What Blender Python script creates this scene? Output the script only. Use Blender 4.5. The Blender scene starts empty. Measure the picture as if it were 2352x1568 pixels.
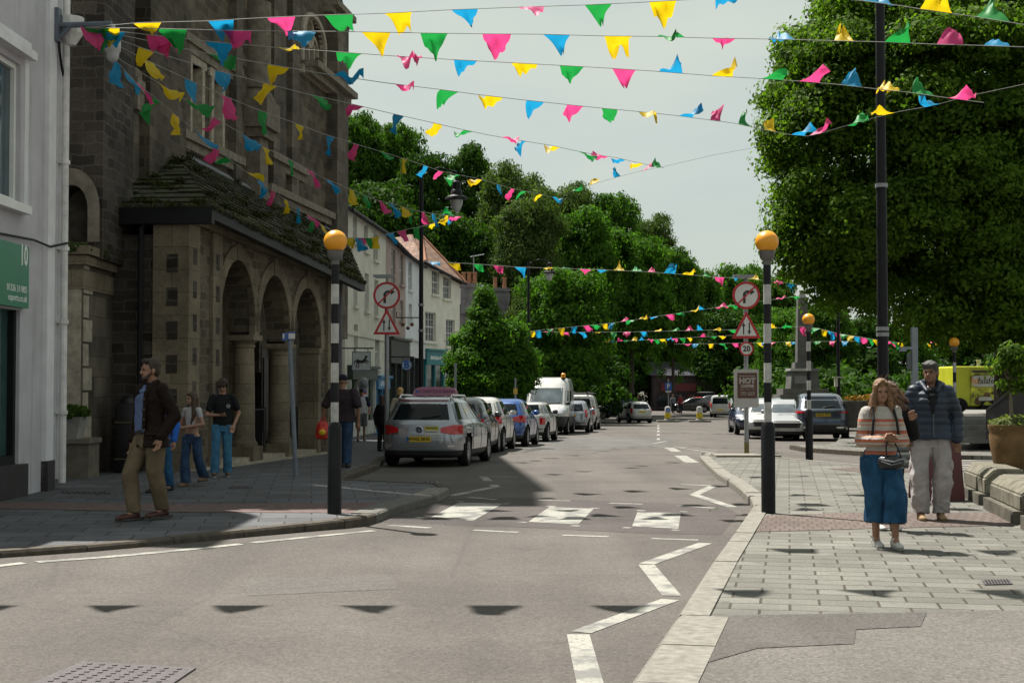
import bpy, bmesh, math, random
import numpy as np
from mathutils import Vector as V, Matrix, noise
R = math.radians
random.seed(7)
S = bpy.context.scene
COL = S.collection
# ------------------------------------------------------------------ camera, sky, sun, exposure
FL = 3267.0                       # focal length in photo units (photo 2352 wide)
EYE = 1.65
PIT = math.atan(101 / FL)
cam = bpy.data.cameras.new('camera')
cam.sensor_width = 36; cam.lens = FL / 2352 * 36; cam.clip_end = 3000; cam.clip_start = .1
camo = bpy.data.objects.new('camera', cam); COL.objects.link(camo)
camo.location = (0, 0, EYE); camo.rotation_euler = (math.pi / 2 + PIT, 0, 0)
S.camera = camo
SUND = V((.344, -.406, -1)).normalized()          # the way the sunlight travels
w = bpy.data.worlds.new('World'); S.world = w; w.use_nodes = True
nt = w.node_tree; bg = nt.nodes['Background']
sky = nt.nodes.new('ShaderNodeTexSky'); sky.sky_type = 'NISHITA'; sky.sun_disc = False
sky.sun_elevation = math.asin(-SUND.z); sky.sun_rotation = math.atan2(-SUND.x, -SUND.y)
sky.air_density = 1.0; sky.dust_density = 2.5; sky.ozone_density = 1.0
tc = nt.nodes.new('ShaderNodeTexCoord')
mpn = nt.nodes.new('ShaderNodeMapping'); mpn.inputs['Scale'].default_value = (1.2, 1.2, 3.2)
nz = nt.nodes.new('ShaderNodeTexNoise'); nz.inputs['Scale'].default_value = 2.2; nz.inputs['Detail'].default_value = 5
rp = nt.nodes.new('ShaderNodeValToRGB')
rp.color_ramp.elements[0].position = .36; rp.color_ramp.elements[0].color = (.6, .6, .6, 1)
rp.color_ramp.elements[1].position = .62; rp.color_ramp.elements[1].color = (.97, .97, .97, 1)
mx = nt.nodes.new('ShaderNodeMixRGB'); mx.inputs['Color2'].default_value = (6.1, 6.65, 5.95, 1)   # thin bright cloud veil
nt.links.new(tc.outputs['Generated'], mpn.inputs['Vector']); nt.links.new(mpn.outputs['Vector'], nz.inputs['Vector'])
nt.links.new(nz.outputs['Fac'], rp.inputs['Fac']); nt.links.new(rp.outputs['Color'], mx.inputs['Fac'])
nt.links.new(sky.outputs['Color'], mx.inputs['Color1']); nt.links.new(mx.outputs['Color'], bg.inputs['Color'])
bg.inputs['Strength'].default_value = .05
sl = bpy.data.lights.new('sun', 'SUN'); sl.energy = 5.0; sl.angle = R(.6); sl.color = (1, .955, .87)
so = bpy.data.objects.new('sun', sl); COL.objects.link(so)
so.rotation_euler = SUND.to_track_quat('-Z', 'Y').to_euler(); so.location = (-30, 40, 60)
S.view_settings.view_transform = 'Standard'; S.view_settings.look = 'None'
S.view_settings.exposure = 1.1; S.view_settings.gamma = 1
S.cycles.use_denoising = True
S.cycles.max_bounces = 6; S.cycles.diffuse_bounces = 3; S.cycles.transparent_max_bounces = 8
# ------------------------------------------------------------------ where photo points lie in the world
def ray(x, y):
    u = (x - 1176) / FL; v = (784 - y) / FL
    return V((u, math.cos(PIT) - v * math.sin(PIT), math.sin(PIT) + v * math.cos(PIT)))
def at(x, y, Y):
    d = ray(x, y); return V((d.x / d.y * Y, Y, EYE + d.z / d.y * Y))
def gz(Y):
    return 0 if Y < 24 else -.013 * (min(Y, 100) - 24)
def G(x, y, z=0.0):
    d = ray(x, y); k = d.z / d.y; Y = 20
    for _ in range(60): Y = .5 * Y + .5 * max(3, (gz(Y) + z - EYE) / k)
    return V((d.x / d.y * Y, Y, gz(Y) + z))
# ------------------------------------------------------------------ materials
def srgb(r, g, b):
    f = lambda c: c / 12.92 if c <= .04045 else ((c + .055) / 1.055) ** 2.4
    return (f(r / 255), f(g / 255), f(b / 255), 1)
def lin(c): return tuple(c[:3]) + (1,)
MC = {}
class NT:
    def __init__(s, name):
        s.m = bpy.data.materials.new(name); s.m.use_nodes = True; s.t = s.m.node_tree
        s.b = s.t.nodes['Principled BSDF']
    def n(s, typ, **kw):
        o = s.t.nodes.new('ShaderNode' + typ)
        for k, v in kw.items():
            if hasattr(o, k): setattr(o, k, v)
            else: o.inputs[k.replace('_', ' ')].default_value = v
        return o
    def l(s, a, b): s.t.links.new(a, b)
    def coord(s, scale=(1, 1, 1), rot=(0, 0, 0)):
        t = s.n('TexCoord'); m = s.n('Mapping'); m.inputs['Scale'].default_value = scale; m.inputs['Rotation'].default_value = rot
        s.l(t.outputs['Object'], m.inputs['Vector']); return m.outputs['Vector']
    def ramp(s, fac, stops):
        r = s.n('ValToRGB'); e = r.color_ramp.elements
        while len(e) < len(stops): e.new(.5)
        for q, (p, c) in zip(e, stops): q.position = p; q.color = lin(c)
        s.l(fac, r.inputs['Fac']); return r.outputs['Color']
    def mix(s, f, a, b, typ='MIX'):
        m = s.n('MixRGB', blend_type=typ)
        for i, v in (('Fac', f), ('Color1', a), ('Color2', b)):
            if isinstance(v, (int, float)): m.inputs[i].default_value = v
            elif isinstance(v, tuple): m.inputs[i].default_value = lin(v)
            else: s.l(v, m.inputs[i])
        return m.outputs['Color']
    def noise(s, vec, sc, det=4, rough=.55):
        o = s.n('TexNoise'); o.inputs['Scale'].default_value = sc; o.inputs['Detail'].default_value = det; o.inputs['Roughness'].default_value = rough
        if vec: s.l(vec, o.inputs['Vector'])
        return o.outputs['Fac']
    def bump(s, h, st=.3, d=.02):
        o = s.n('Bump'); o.inputs['Strength'].default_value = st; o.inputs['Distance'].default_value = d
        s.l(h, o.inputs['Height']); s.l(o.outputs['Normal'], s.b.inputs['Normal'])
def M(name, col, rough=.6, var=.18, sc=6, bump=0, metal=0, spec=.4, coat=0):
    if name in MC: return MC[name]
    a = NT(name); v = a.coord()
    c = col
    n1 = a.noise(v, sc, 5)
    lo = tuple(x * (1 - var) for x in c[:3]); hi = tuple(min(1, x * (1 + var)) for x in c[:3])
    a.l(a.ramp(n1, [(.3, lo), (.7, hi)]), a.b.inputs['Base Color'])
    a.b.inputs['Roughness'].default_value = rough; a.b.inputs['Metallic'].default_value = metal
    a.b.inputs['Specular IOR Level'].default_value = spec if rough < .7 else min(spec, .15)
    if coat: a.b.inputs['Coat Weight'].default_value = coat; a.b.inputs['Coat Roughness'].default_value = .05
    if bump: a.bump(a.noise(v, sc * 6, 4), bump, .01)
    MC[name] = a.m; return a.m
def leafmat(name, c1, c2, tr=.45):
    a = NT(name); g = a.n('NewGeometry'); v = a.coord()
    col = a.ramp(g.outputs['Random Per Island'], [(0, c1), (1, c2)])
    col = a.mix(.45, col, a.ramp(a.noise(v, .8, 2), [(.35, tuple(x * .6 for x in c1)), (.65, tuple(x * 1.25 for x in c2))]))
    a.l(col, a.b.inputs['Base Color']); a.b.inputs['Roughness'].default_value = .65; a.b.inputs['Specular IOR Level'].default_value = .08
    t = a.n('BsdfTranslucent'); mxs = a.n('MixShader'); mxs.inputs[0].default_value = tr
    tcol = a.mix(1.0, col, (1.3, 1.5, .45), 'MULTIPLY'); a.l(tcol, t.inputs['Color'])
    out = a.t.nodes['Material Output']
    a.l(a.b.outputs[0], mxs.inputs[1]); a.l(t.outputs[0], mxs.inputs[2]); a.l(mxs.outputs[0], out.inputs['Surface'])
    return a.m
def asphalt(name, c, patchy=.25):
    a = NT(name); v = a.coord()
    f = a.noise(v, 75, 3, .8); big = a.noise(v, .5, 4)
    vo = a.n('TexVoronoi'); vo.inputs['Scale'].default_value = 55; a.l(v, vo.inputs['Vector'])
    c1 = a.ramp(f, [(.25, tuple(x * .35 for x in c)), (.5, c), (.75, tuple(x * 1.85 for x in c))])
    c2 = a.ramp(vo.outputs['Color'], [(.15, tuple(x * .55 for x in c)), (.85, tuple(x * 1.5 for x in c))])
    col = a.mix(.5, c1, c2)
    col = a.mix(1.0, col, a.ramp(big, [(.3, (1 - patchy,) * 3), (.7, (1 + patchy * .4,) * 3)]), 'MULTIPLY')
    crk = a.n('TexVoronoi', feature='DISTANCE_TO_EDGE'); crk.inputs['Scale'].default_value = .16; a.l(a.mix(.14, v, a.n('TexNoise').outputs['Color']), crk.inputs['Vector'])
    col = a.mix(a.ramp(crk.outputs['Distance'], [(0, (.22,) * 3), (.004, (0,) * 3)]), col, tuple(x * .35 for x in c))
    st = a.noise(v, 1.7, 3); col = a.mix(a.ramp(st, [(.62, (0,) * 3), (.74, (.35,) * 3)]), col, tuple(x * .5 for x in c))
    sp = a.noise(v, 9, 2); col = a.mix(a.ramp(sp, [(.70, (0,) * 3), (.74, (.5,) * 3)]), col, tuple(x * .4 for x in c))
    tk = a.noise(a.coord((.9, .06, 1), (0, 0, R(-9))), 1.1, 3); col = a.mix(1.0, col, a.ramp(tk, [(.35, (.86,) * 3), (.65, (1.1,) * 3)]), 'MULTIPLY')
    a.l(col, a.b.inputs['Base Color']); a.b.inputs['Roughness'].default_value = .85; a.b.inputs['Specular IOR Level'].default_value = .25
    a.bump(f, .5, .006); return a.m
def paving(name, c, bw, bh, ang, mort, var=.2, ms=.012):
    a = NT(name); v = a.coord((1, 1, 1), (0, 0, ang))
    b = a.n('TexBrick'); b.offset = .5; a.l(v, b.inputs['Vector'])
    b.inputs['Scale'].default_value = 1; b.inputs['Brick Width'].default_value = bw; b.inputs['Row Height'].default_value = bh
    b.inputs['Mortar Size'].default_value = ms; b.inputs['Mortar Smooth'].default_value = .3; b.inputs['Bias'].default_value = 0
    b.inputs['Color1'].default_value = lin(tuple(x * (1 - var) for x in c)); b.inputs['Color2'].default_value = lin(tuple(x * (1 + var) for x in c)); b.inputs['Mortar'].default_value = lin(mort)
    f = a.noise(v, 60, 3, .8); g = a.noise(v, .9, 4)
    col = a.mix(1.0, b.outputs['Color'], a.ramp(f, [(.3, (.68,) * 3), (.7, (1.25,) * 3)]), 'MULTIPLY')
    col = a.mix(1.0, col, a.ramp(g, [(.3, (.72,) * 3), (.65, (1.08,) * 3)]), 'MULTIPLY')
    sp = a.noise(v, 5, 2); col = a.mix(a.ramp(sp, [(.64, (0,) * 3), (.70, (.45,) * 3)]), col, tuple(x * .5 for x in c))
    a.l(col, a.b.inputs['Base Color']); a.b.inputs['Roughness'].default_value = .8; a.b.inputs['Specular IOR Level'].default_value = .25
    a.bump(b.outputs['Fac'], -.6, .01); return a.m
def masonry(name, c, bw, bh, mort, var=.35, ms=.012, soot=.5, axis='both', wob=.0):
    """stone courses on upright walls: texture runs on (horizontal run, height)"""
    a = NT(name); t = a.n('TexCoord'); sx = a.n('SeparateXYZ'); a.l(t.outputs['Object'], sx.inputs[0])
    add = a.n('Math', operation='ADD'); a.l(sx.outputs['X'], add.inputs[0]); a.l(sx.outputs['Y'], add.inputs[1])
    cb = a.n('CombineXYZ'); a.l(add.outputs[0], cb.inputs[0]); a.l(sx.outputs['Z'], cb.inputs[1])
    vec = cb.outputs[0]
    if wob:
        wn = a.n('TexNoise'); wn.inputs['Scale'].default_value = 2.5; a.l(vec, wn.inputs['Vector'])
        vec = a.mix(wob, vec, wn.outputs['Color'])
    b = a.n('TexBrick'); b.offset = .5; a.l(vec, b.inputs['Vector'])
    b.inputs['Scale'].default_value = 1; b.inputs['Brick Width'].default_value = bw; b.inputs['Row Height'].default_value = bh
    b.inputs['Mortar Size'].default_value = ms; b.inputs['Mortar Smooth'].default_value = .2
    b.inputs['Color1'].default_value = lin(tuple(x * (1 - var) for x in c)); b.inputs['Color2'].default_value = lin(tuple(x * (1 + var) for x in c)); b.inputs['Mortar'].default_value = lin(mort)
    f = a.noise(t.outputs['Object'], 25, 4, .7); g = a.noise(t.outputs['Object'], .7, 5, .65)
    col = a.mix(1.0, b.outputs['Color'], a.ramp(f, [(.3, (.7,) * 3), (.7, (1.2,) * 3)]), 'MULTIPLY')
    col = a.mix(1.0, col, a.ramp(g, [(.32, (1 - soot,) * 3), (.62, (1.1,) * 3)]), 'MULTIPLY')
    a.l(col, a.b.inputs['Base Color']); a.b.inputs['Roughness'].default_value = .88; a.b.inputs['Specular IOR Level'].default_value = .2
    a.bump(b.outputs['Fac'], -.5, .012); return a.m
def mossroof(name):
    a = NT(name); t = a.n('TexCoord'); sx = a.n('SeparateXYZ'); a.l(t.outputs['Object'], sx.inputs[0])
    wv = a.n('Math', operation='MULTIPLY'); a.l(sx.outputs['Z'], wv.inputs[0]); wv.inputs[1].default_value = 7.5
    fr = a.n('Math', operation='FRACT'); a.l(wv.outputs[0], fr.inputs[0])
    g = a.noise(t.outputs['Object'], 1.6, 6, .7); f = a.noise(t.outputs['Object'], 14, 4, .7)
    base = a.ramp(f, [(.3, (.016, .014, .011)), (.7, (.058, .05, .037))])
    moss = a.ramp(f, [(.3, (.012, .018, .003)), (.7, (.05, .058, .010))])
    col = a.mix(a.ramp(g, [(.42, (0,) * 3), (.52, (1,) * 3)]), base, moss)
    col = a.mix(1.0, col, a.ramp(fr.outputs[0], [(0, (.35,) * 3), (.18, (1,) * 3)]), 'MULTIPLY')
    a.l(col, a.b.inputs['Base Color']); a.b.inputs['Roughness'].default_value = .95
    a.bump(fr.outputs[0], .8, .03); return a.m
def paintmarks(name):
    a = NT(name); v = a.coord(); f = a.noise(v, 30, 4, .75); g = a.noise(v, 3, 4, .6)
    col = a.ramp(f, [(.34, (.105, .10, .092)), (.46, (.23, .225, .196)), (.7, (.285, .28, .245))])
    col = a.mix(a.ramp(g, [(.42, (.9,) * 3), (.52, (0,) * 3)]), col, (.11, .105, .1))
    a.l(col, a.b.inputs['Base Color']); a.b.inputs['Roughness'].default_value = .7; return a.m
def flagmat(name, c):
    a = NT(name); a.b.inputs['Base Color'].default_value = lin(c); a.b.inputs['Roughness'].default_value = .55
    t = a.n('BsdfTranslucent'); t.inputs['Color'].default_value = lin(c); mxs = a.n('MixShader'); mxs.inputs[0].default_value = .5
    a.l(a.b.outputs[0], mxs.inputs[1]); a.l(t.outputs[0], mxs.inputs[2]); a.l(mxs.outputs[0], a.t.nodes['Material Output'].inputs['Surface']); return a.m
def stripes(name, cols, period, axis='Z', wob=.006, rough=.9, off=0):
    a = NT(name); t = a.n('TexCoord'); sx = a.n('SeparateXYZ'); a.l(t.outputs['Object'], sx.inputs[0])
    nn = a.noise(t.outputs['Object'], 60, 3); ad = a.n('Math', operation='MULTIPLY_ADD'); a.l(nn, ad.inputs[0]); ad.inputs[1].default_value = wob; a.l(sx.outputs[axis], ad.inputs[2])
    mu = a.n('Math', operation='MULTIPLY_ADD'); a.l(ad.outputs[0], mu.inputs[0]); mu.inputs[1].default_value = 1 / period; mu.inputs[2].default_value = off
    fr = a.n('Math', operation='FRACT'); a.l(mu.outputs[0], fr.inputs[0])
    col = a.ramp(fr.outputs[0], cols)
    for e in a.t.nodes:
        if e.type == 'VALTORGB': e.color_ramp.interpolation = 'CONSTANT'
    col = a.mix(1.0, col, a.ramp(a.noise(t.outputs['Object'], 90, 2), [(.3, (.8,) * 3), (.7, (1.15,) * 3)]), 'MULTIPLY')
    a.l(col, a.b.inputs['Base Color']); a.b.inputs['Roughness'].default_value = rough; a.bump(a.noise(t.outputs['Object'], 120, 2), .4, .005); return a.m
def carpaint(name, c, metal=.0, rough=.3):
    a = NT(name); v = a.coord(); n1 = a.noise(v, 2.5, 4)
    dirt = a.n('SeparateXYZ'); a.l(a.n('TexCoord').outputs['Object'], dirt.inputs[0])
    col = a.ramp(n1, [(.3, tuple(x * .88 for x in c)), (.7, tuple(min(1, x * 1.06) for x in c))])
    col = a.mix(a.ramp(dirt.outputs['Z'], [(.2, (.35,) * 3), (.5, (0,) * 3)]), col, (.13, .12, .10))    # road dirt along the sills
    a.l(col, a.b.inputs['Base Color'])
    a.b.inputs['Metallic'].default_value = metal; a.b.inputs['Roughness'].default_value = rough; a.b.inputs['Coat Weight'].default_value = .8; a.b.inputs['Coat Roughness'].default_value = .04
    return a.m
def emit(name, c, s=1):
    a = NT(name); a.b.inputs['Base Color'].default_value = lin(c); a.b.inputs['Emission Color'].default_value = lin(c); a.b.inputs['Emission Strength'].default_value = s; return a.m
# ------------------------------------------------------------------ mesh helpers
class MB:
    def __init__(s): s.v = []; s.f = []; s.mi = []
    def add(s, vs, fs, m=0):
        o = len(s.v); s.v += [tuple(p) for p in vs]; s.f += [tuple(o + i for i in q) for q in fs]; s.mi += [m] * len(fs); return s
    def box(s, c, sz, X=V((1, 0, 0)), Y=V((0, 1, 0)), Z=V((0, 0, 1)), m=0, bev=0.0):
        c = V(c); a, b, d = (k / 2 for k in sz)
        if bev:
            vs = []; fs = []
            bm = bmesh.new(); bmesh.ops.create_cube(bm, size=1)
            for q in bm.verts: q.co = V((q.co.x * sz[0], q.co.y * sz[1], q.co.z * sz[2]))
            bmesh.ops.bevel(bm, geom=list(bm.edges), offset=bev, segments=2, affect='EDGES', profile=.5)
            bm.verts.index_update()
            vs = [c + X * q.co.x + Y * q.co.y + Z * q.co.z for q in bm.verts]; fs = [[q.index for q in f.verts] for f in bm.faces]
            bm.free(); return s.add(vs, fs, m)
        vs = [c + X * (a * i) + Y * (b * j) + Z * (d * k) for k in (-1, 1) for j in (-1, 1) for i in (-1, 1)]
        return s.add(vs, [(0, 2, 3, 1), (4, 5, 7, 6), (0, 1, 5, 4), (2, 6, 7, 3), (0, 4, 6, 2), (1, 3, 7, 5)], m)
    def tube(s, pts, rad, n=10, m=0, caps=True):
        pts = [V(p) for p in pts]
        if isinstance(rad, (int, float)): rad = [rad] * len(pts)
        vs = []; fs = []; up = V((.31, .17, .93))
        for i, p in enumerate(pts):
            t = (pts[min(i + 1, len(pts) - 1)] - pts[max(i - 1, 0)]).normalized()
            if abs(t.dot(up)) > .95: up = V((.9, .3, .1))
            a = t.cross(up).normalized(); b = t.cross(a)
            if i == 0: a0 = a
            vs += [p + (a * math.cos(2 * math.pi * k / n) + b * math.sin(2 * math.pi * k / n)) * rad[i] for k in range(n)]
        for i in range(len(pts) - 1):
            fs += [(i * n + k, i * n + (k + 1) % n, (i + 1) * n + (k + 1) % n, (i + 1) * n + k) for k in range(n)]
        if caps: fs += [tuple(range(n))[::-1], tuple((len(pts) - 1) * n + k for k in range(n))]
        return s.add(vs, fs, m)
    def lathe(s, c, prof, n=20, m=0, axis=V((0, 0, 1))):
        axis = V(axis).normalized(); a = axis.orthogonal().normalized(); b = axis.cross(a); c = V(c)
        vs = [c + axis * h + (a * math.cos(2 * math.pi * k / n) + b * math.sin(2 * math.pi * k / n)) * r for r, h in prof for k in range(n)]
        fs = [(i * n + k, i * n + (k + 1) % n, (i + 1) * n + (k + 1) % n, (i + 1) * n + k) for i in range(len(prof) - 1) for k in range(n)]
        if prof[0][0] > 1e-4: fs.append(tuple(range(n))[::-1])
        if prof[-1][0] > 1e-4: fs.append(tuple((len(prof) - 1) * n + k for k in range(n)))
        return s.add(vs, fs, m)
    def ell(s, c, r, n=14, m=0, mat=None):
        c = V(c); vs = []; k = n // 2 + 1
        for i in range(k + 1):
            th = math.pi * i / k
            for j in range(n):
                p = V((r[0] * math.sin(th) * math.cos(2 * math.pi * j / n), r[1] * math.sin(th) * math.sin(2 * math.pi * j / n), r[2] * math.cos(th)))
                vs.append(c + (mat @ p if mat else p))
        fs = [(i * n + j, (i + 1) * n + j, (i + 1) * n + (j + 1) % n, i * n + (j + 1) % n) for i in range(k) for j in range(n)]
        return s.add(vs, fs, m)
    def caps(s, p0, p1, r0, r1, n=12, m=0):
        p0 = V(p0); p1 = V(p1); d = p1 - p0; L = max(d.length, 1e-5); ax = d / L
        pr = [(r0 * math.sin(t), -r0 * math.cos(t)) for t in (.02, .5, 1.0, 1.4)] + [(r1 * math.sin(t), L - r1 * math.cos(t)) for t in (1.7, 2.1, 2.6, 3.12)]
        return s.lathe(p0, pr, n, m, ax)
    def rings(s, rs, n=20, m=0):
        vs = [V((x + rx * math.cos(2 * math.pi * k / n), y + ry * math.sin(2 * math.pi * k / n), z)) for x, y, z, rx, ry in rs for k in range(n)]
        fs = [(i * n + k, i * n + (k + 1) % n, (i + 1) * n + (k + 1) % n, (i + 1) * n + k) for i in range(len(rs) - 1) for k in range(n)]
        fs += [tuple(range(n))[::-1], tuple((len(rs) - 1) * n + k for k in range(n))]
        return s.add(vs, fs, m)
    def prism(s, poly, fr, o0, o1, holes=(), m=0, pt=None):
        """flat polygon with holes in the (s, z) plane of a frame, thickened from o0 to o1"""
        bm = bmesh.new(); es = []; loops = [list(poly)] + [list(h) for h in holes]
        for lp in loops:
            vv = [bm.verts.new((a, b, 0)) for a, b in lp]
            es += [bm.edges.new((vv[i], vv[(i + 1) % len(vv)])) for i in range(len(vv))]
        bmesh.ops.triangle_fill(bm, use_beauty=True, use_dissolve=False, edges=es)
        bm.verts.index_update(); bm.faces.ensure_lookup_table()
        flat = [(q.co.x, q.co.y) for q in bm.verts]; tri = [[q.index for q in f.verts] for f in bm.faces]; bm.free()
        P = pt or fr.pt; N = len(flat)
        vs = [P(a, b, o1) for a, b in flat] + [P(a, b, o0) for a, b in flat]
        fs = [t for t in tri] + [[N + i for i in t[::-1]] for t in tri]
        st = 0
        for lp in loops:
            k = len(lp); fs += [(st + i, st + (i + 1) % k, N + st + (i + 1) % k, N + st + i) for i in range(k)]; st += k
        return s.add(vs, fs, m)
    def wall(s, fr, a0, a1, zb, z0, z1, holes, o0, o1, m=0):
        top = lambda a: z0 + (z1 - z0) * (a - a0) / (a1 - a0)
        cuts = sorted({a0, a1} | {h[0] for h in holes} | {h[1] for h in holes}); cell = []
        for l, r in zip(cuts, cuts[1:]):
            hh = sorted([(h[2], h[3]) for h in holes if h[0] < (l + r) / 2 < h[1]]); zz = zb
            for c0, c1 in hh:
                if c0 > zz: cell.append((l, r, zz, zz, c0, c0))
                zz = max(zz, c1)
            cell.append((l, r, zz, zz, top(l), top(r)))
        for l, r, b0, b1, t0, t1 in cell: s.add([fr.pt(l, b0, o1), fr.pt(r, b1, o1), fr.pt(r, t1, o1), fr.pt(l, t0, o1)], [(0, 1, 2, 3)], m)
        for h in holes:
            c = [(h[0], h[2]), (h[1], h[2]), (h[1], h[3]), (h[0], h[3])]
            s.add([fr.pt(a, z, o1) for a, z in c] + [fr.pt(a, z, o0) for a, z in c], [(i, (i + 1) % 4, 4 + (i + 1) % 4, 4 + i) for i in range(4)], m)
        c = [(a0, zb), (a1, zb), (a1, z1), (a0, z0)]
        return s.add([fr.pt(a, z, o1) for a, z in c] + [fr.pt(a, z, o0) for a, z in c], [(i, (i + 1) % 4, 4 + (i + 1) % 4, 4 + i) for i in range(4)], m)
    def build(s, name, mats, parent=None, smooth=False, rec=True):
        me = bpy.data.meshes.new(name); me.from_pydata([tuple(p) for p in s.v], [], s.f)
        if not isinstance(mats, (list, tuple)): mats = [mats]
        for q in mats: me.materials.append(q)
        if len(mats) > 1: me.polygons.foreach_set('material_index', s.mi)
        if rec:
            bm = bmesh.new(); bm.from_mesh(me); bmesh.ops.recalc_face_normals(bm, faces=bm.faces); bm.to_mesh(me); bm.free()
        if smooth: me.polygons.foreach_set('use_smooth', [True] * len(me.polygons)); me.set_sharp_from_angle(angle=R(smooth if smooth > 1 else 40))
        me.update()
        o = bpy.data.objects.new(name, me); COL.objects.link(o)
        if parent is not None: o.parent = parent
        return o
def tag(o, label=None, cat=None, group=None, kind=None):
    if label: o['label'] = label
    if cat: o['category'] = cat
    if group: o['group'] = group
    if kind: o['kind'] = kind
    return o
def thing(name, label, cat, loc=(0, 0, 0), rz=0, group=None):
    o = bpy.data.objects.new(name, None); COL.objects.link(o); o.empty_display_size = .2
    o.location = loc; o.rotation_euler = (0, 0, rz); return tag(o, label, cat, group)
def copy_tree(o, parent=None):
    c = o.copy(); COL.objects.link(c); c.parent = parent
    for ch in list(o.children): copy_tree(ch, c)
    return c
def structure(mb, name, mat, **k): return tag(mb.build(name, mat, **k), kind='structure')
class Fr:
    """upright wall plane: p0 on the ground plan, run direction d, outward normal to the right of the run"""
    def __init__(s, p0, d, flip=False):
        s.p = V((p0[0], p0[1], 0)); s.d = V((d[0], d[1], 0)).normalized(); s.n = V((s.d.y, -s.d.x, 0)) * (-1 if flip else 1)
    def pt(s, a, z, o=0): return s.p + s.d * a + s.n * o + V((0, 0, z))
    def sz(s, x, y, o=0):
        d = ray(x, y); q = s.p + s.n * o - V((0, 0, EYE)); q = V((q.x, q.y, 0))
        t = s.n.dot(q) / s.n.dot(V((d.x, d.y, 0))); h = d * t
        return (V((h.x, h.y, 0)) - V((s.p.x, s.p.y, 0))).dot(s.d), EYE + h.z
    def rect(s, x0, y0, x1, y1, o=0):
        """photo box -> level rectangle on the wall"""
        xm = (x0 + x1) / 2; a0 = s.sz(x0, (y0 + y1) / 2, o)[0]; a1 = s.sz(x1, (y0 + y1) / 2, o)[0]
        return a0, a1, s.sz(xm, y1, o)[1], s.sz(xm, y0, o)[1]
def box_on(mb, fr, a0, a1, z0, z1, o0, o1, m=0):
    c = fr.pt((a0 + a1) / 2, (z0 + z1) / 2, (o0 + o1) / 2)
    return mb.box(c, (abs(a1 - a0), abs(o1 - o0), abs(z1 - z0)), fr.d, fr.n, V((0, 0, 1)), m)
FONTS = {}
def text(body, size, mat, parent, M4, name='lettering', bold=0.0, align='CENTER', shear=0, ext=.002, wide=1.0):
    cu = bpy.data.curves.new('lettering', 'FONT'); cu.body = body; cu.size = size; cu.align_x = align; cu.align_y = 'CENTER'
    cu.extrude = ext; cu.offset = bold; cu.shear = shear; cu.resolution_u = 2
    t = bpy.data.objects.new('tmp', cu); COL.objects.link(t)
    me = bpy.data.meshes.new_from_object(t.evaluated_get(bpy.context.evaluated_depsgraph_get())); bpy.data.objects.remove(t)
    bpy.data.curves.remove(cu)
    me.transform(M4 @ Matrix.Diagonal((wide, 1, 1, 1))); me.materials.clear(); me.materials.append(mat)
    o = bpy.data.objects.new(name, me); COL.objects.link(o); o.parent = parent; return o
def frame4(o, X, Y):
    X = V(X).normalized(); Y = V(Y).normalized(); Z = X.cross(Y)
    return Matrix(((X.x, Y.x, Z.x, o[0]), (X.y, Y.y, Z.y, o[1]), (X.z, Y.z, Z.z, o[2]), (0, 0, 0, 1)))
Z1 = V((0, 0, 1))
def arch_pts(a0, a1, zs, rise, n=14, rev=False):
    c = (a0 + a1) / 2; h = (a1 - a0) / 2
    p = [(c - h * math.cos(math.pi * i / n), zs + rise * math.sin(math.pi * i / n)) for i in range(n + 1)]
    return p[::-1] if rev else p
# shared materials
black = M('black_metal', (.010, .010, .012), .5, .2, spec=.18)
white = M('white_paint', (.72, .72, .70), .5, .08, 3)
glassd = M('dark_glass', (.012, .016, .018), .06, .3, 2, spec=.8)
rubber = M('rubber', (.016, .016, .016), .85)
greymetal = M('grey_metal', (.22, .23, .24), .45, .15, 4, metal=.3)
steel = M('steel', (.5, .5, .52), .3, .1, 4, metal=.8)
# ------------------------------------------------------------------ ground
tar = asphalt('asphalt', (.086, .076, .069))
tar2 = asphalt('footway_asphalt', (.108, .099, .09), .2)
tar3 = asphalt('asphalt_patch', (.076, .069, .064), .12)
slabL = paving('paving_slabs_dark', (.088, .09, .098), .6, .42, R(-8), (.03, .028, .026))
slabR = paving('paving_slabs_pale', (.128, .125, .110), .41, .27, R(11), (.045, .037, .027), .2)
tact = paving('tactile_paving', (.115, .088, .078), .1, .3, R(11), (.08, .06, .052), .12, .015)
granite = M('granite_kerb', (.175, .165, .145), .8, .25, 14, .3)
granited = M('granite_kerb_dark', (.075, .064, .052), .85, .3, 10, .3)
marks = paintmarks('road_paint')
ys = [-30, 0, 6, 12, 18, 24] + list(range(28, 104, 4)) + [130, 180, 260, 400, 700]
mb = MB(); vs = []; fs = []
xs = [-500, -60, -20, -6, 0, 6, 20, 60, 500]
for y in ys: vs += [(x, y, gz(y)) for x in xs]
for j in range(len(ys) - 1):
    fs += [(j * 9 + i, j * 9 + i + 1, (j + 1) * 9 + i + 1, (j + 1) * 9 + i) for i in range(8)]
structure(mb.add(vs, fs), 'road', tar)
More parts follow.
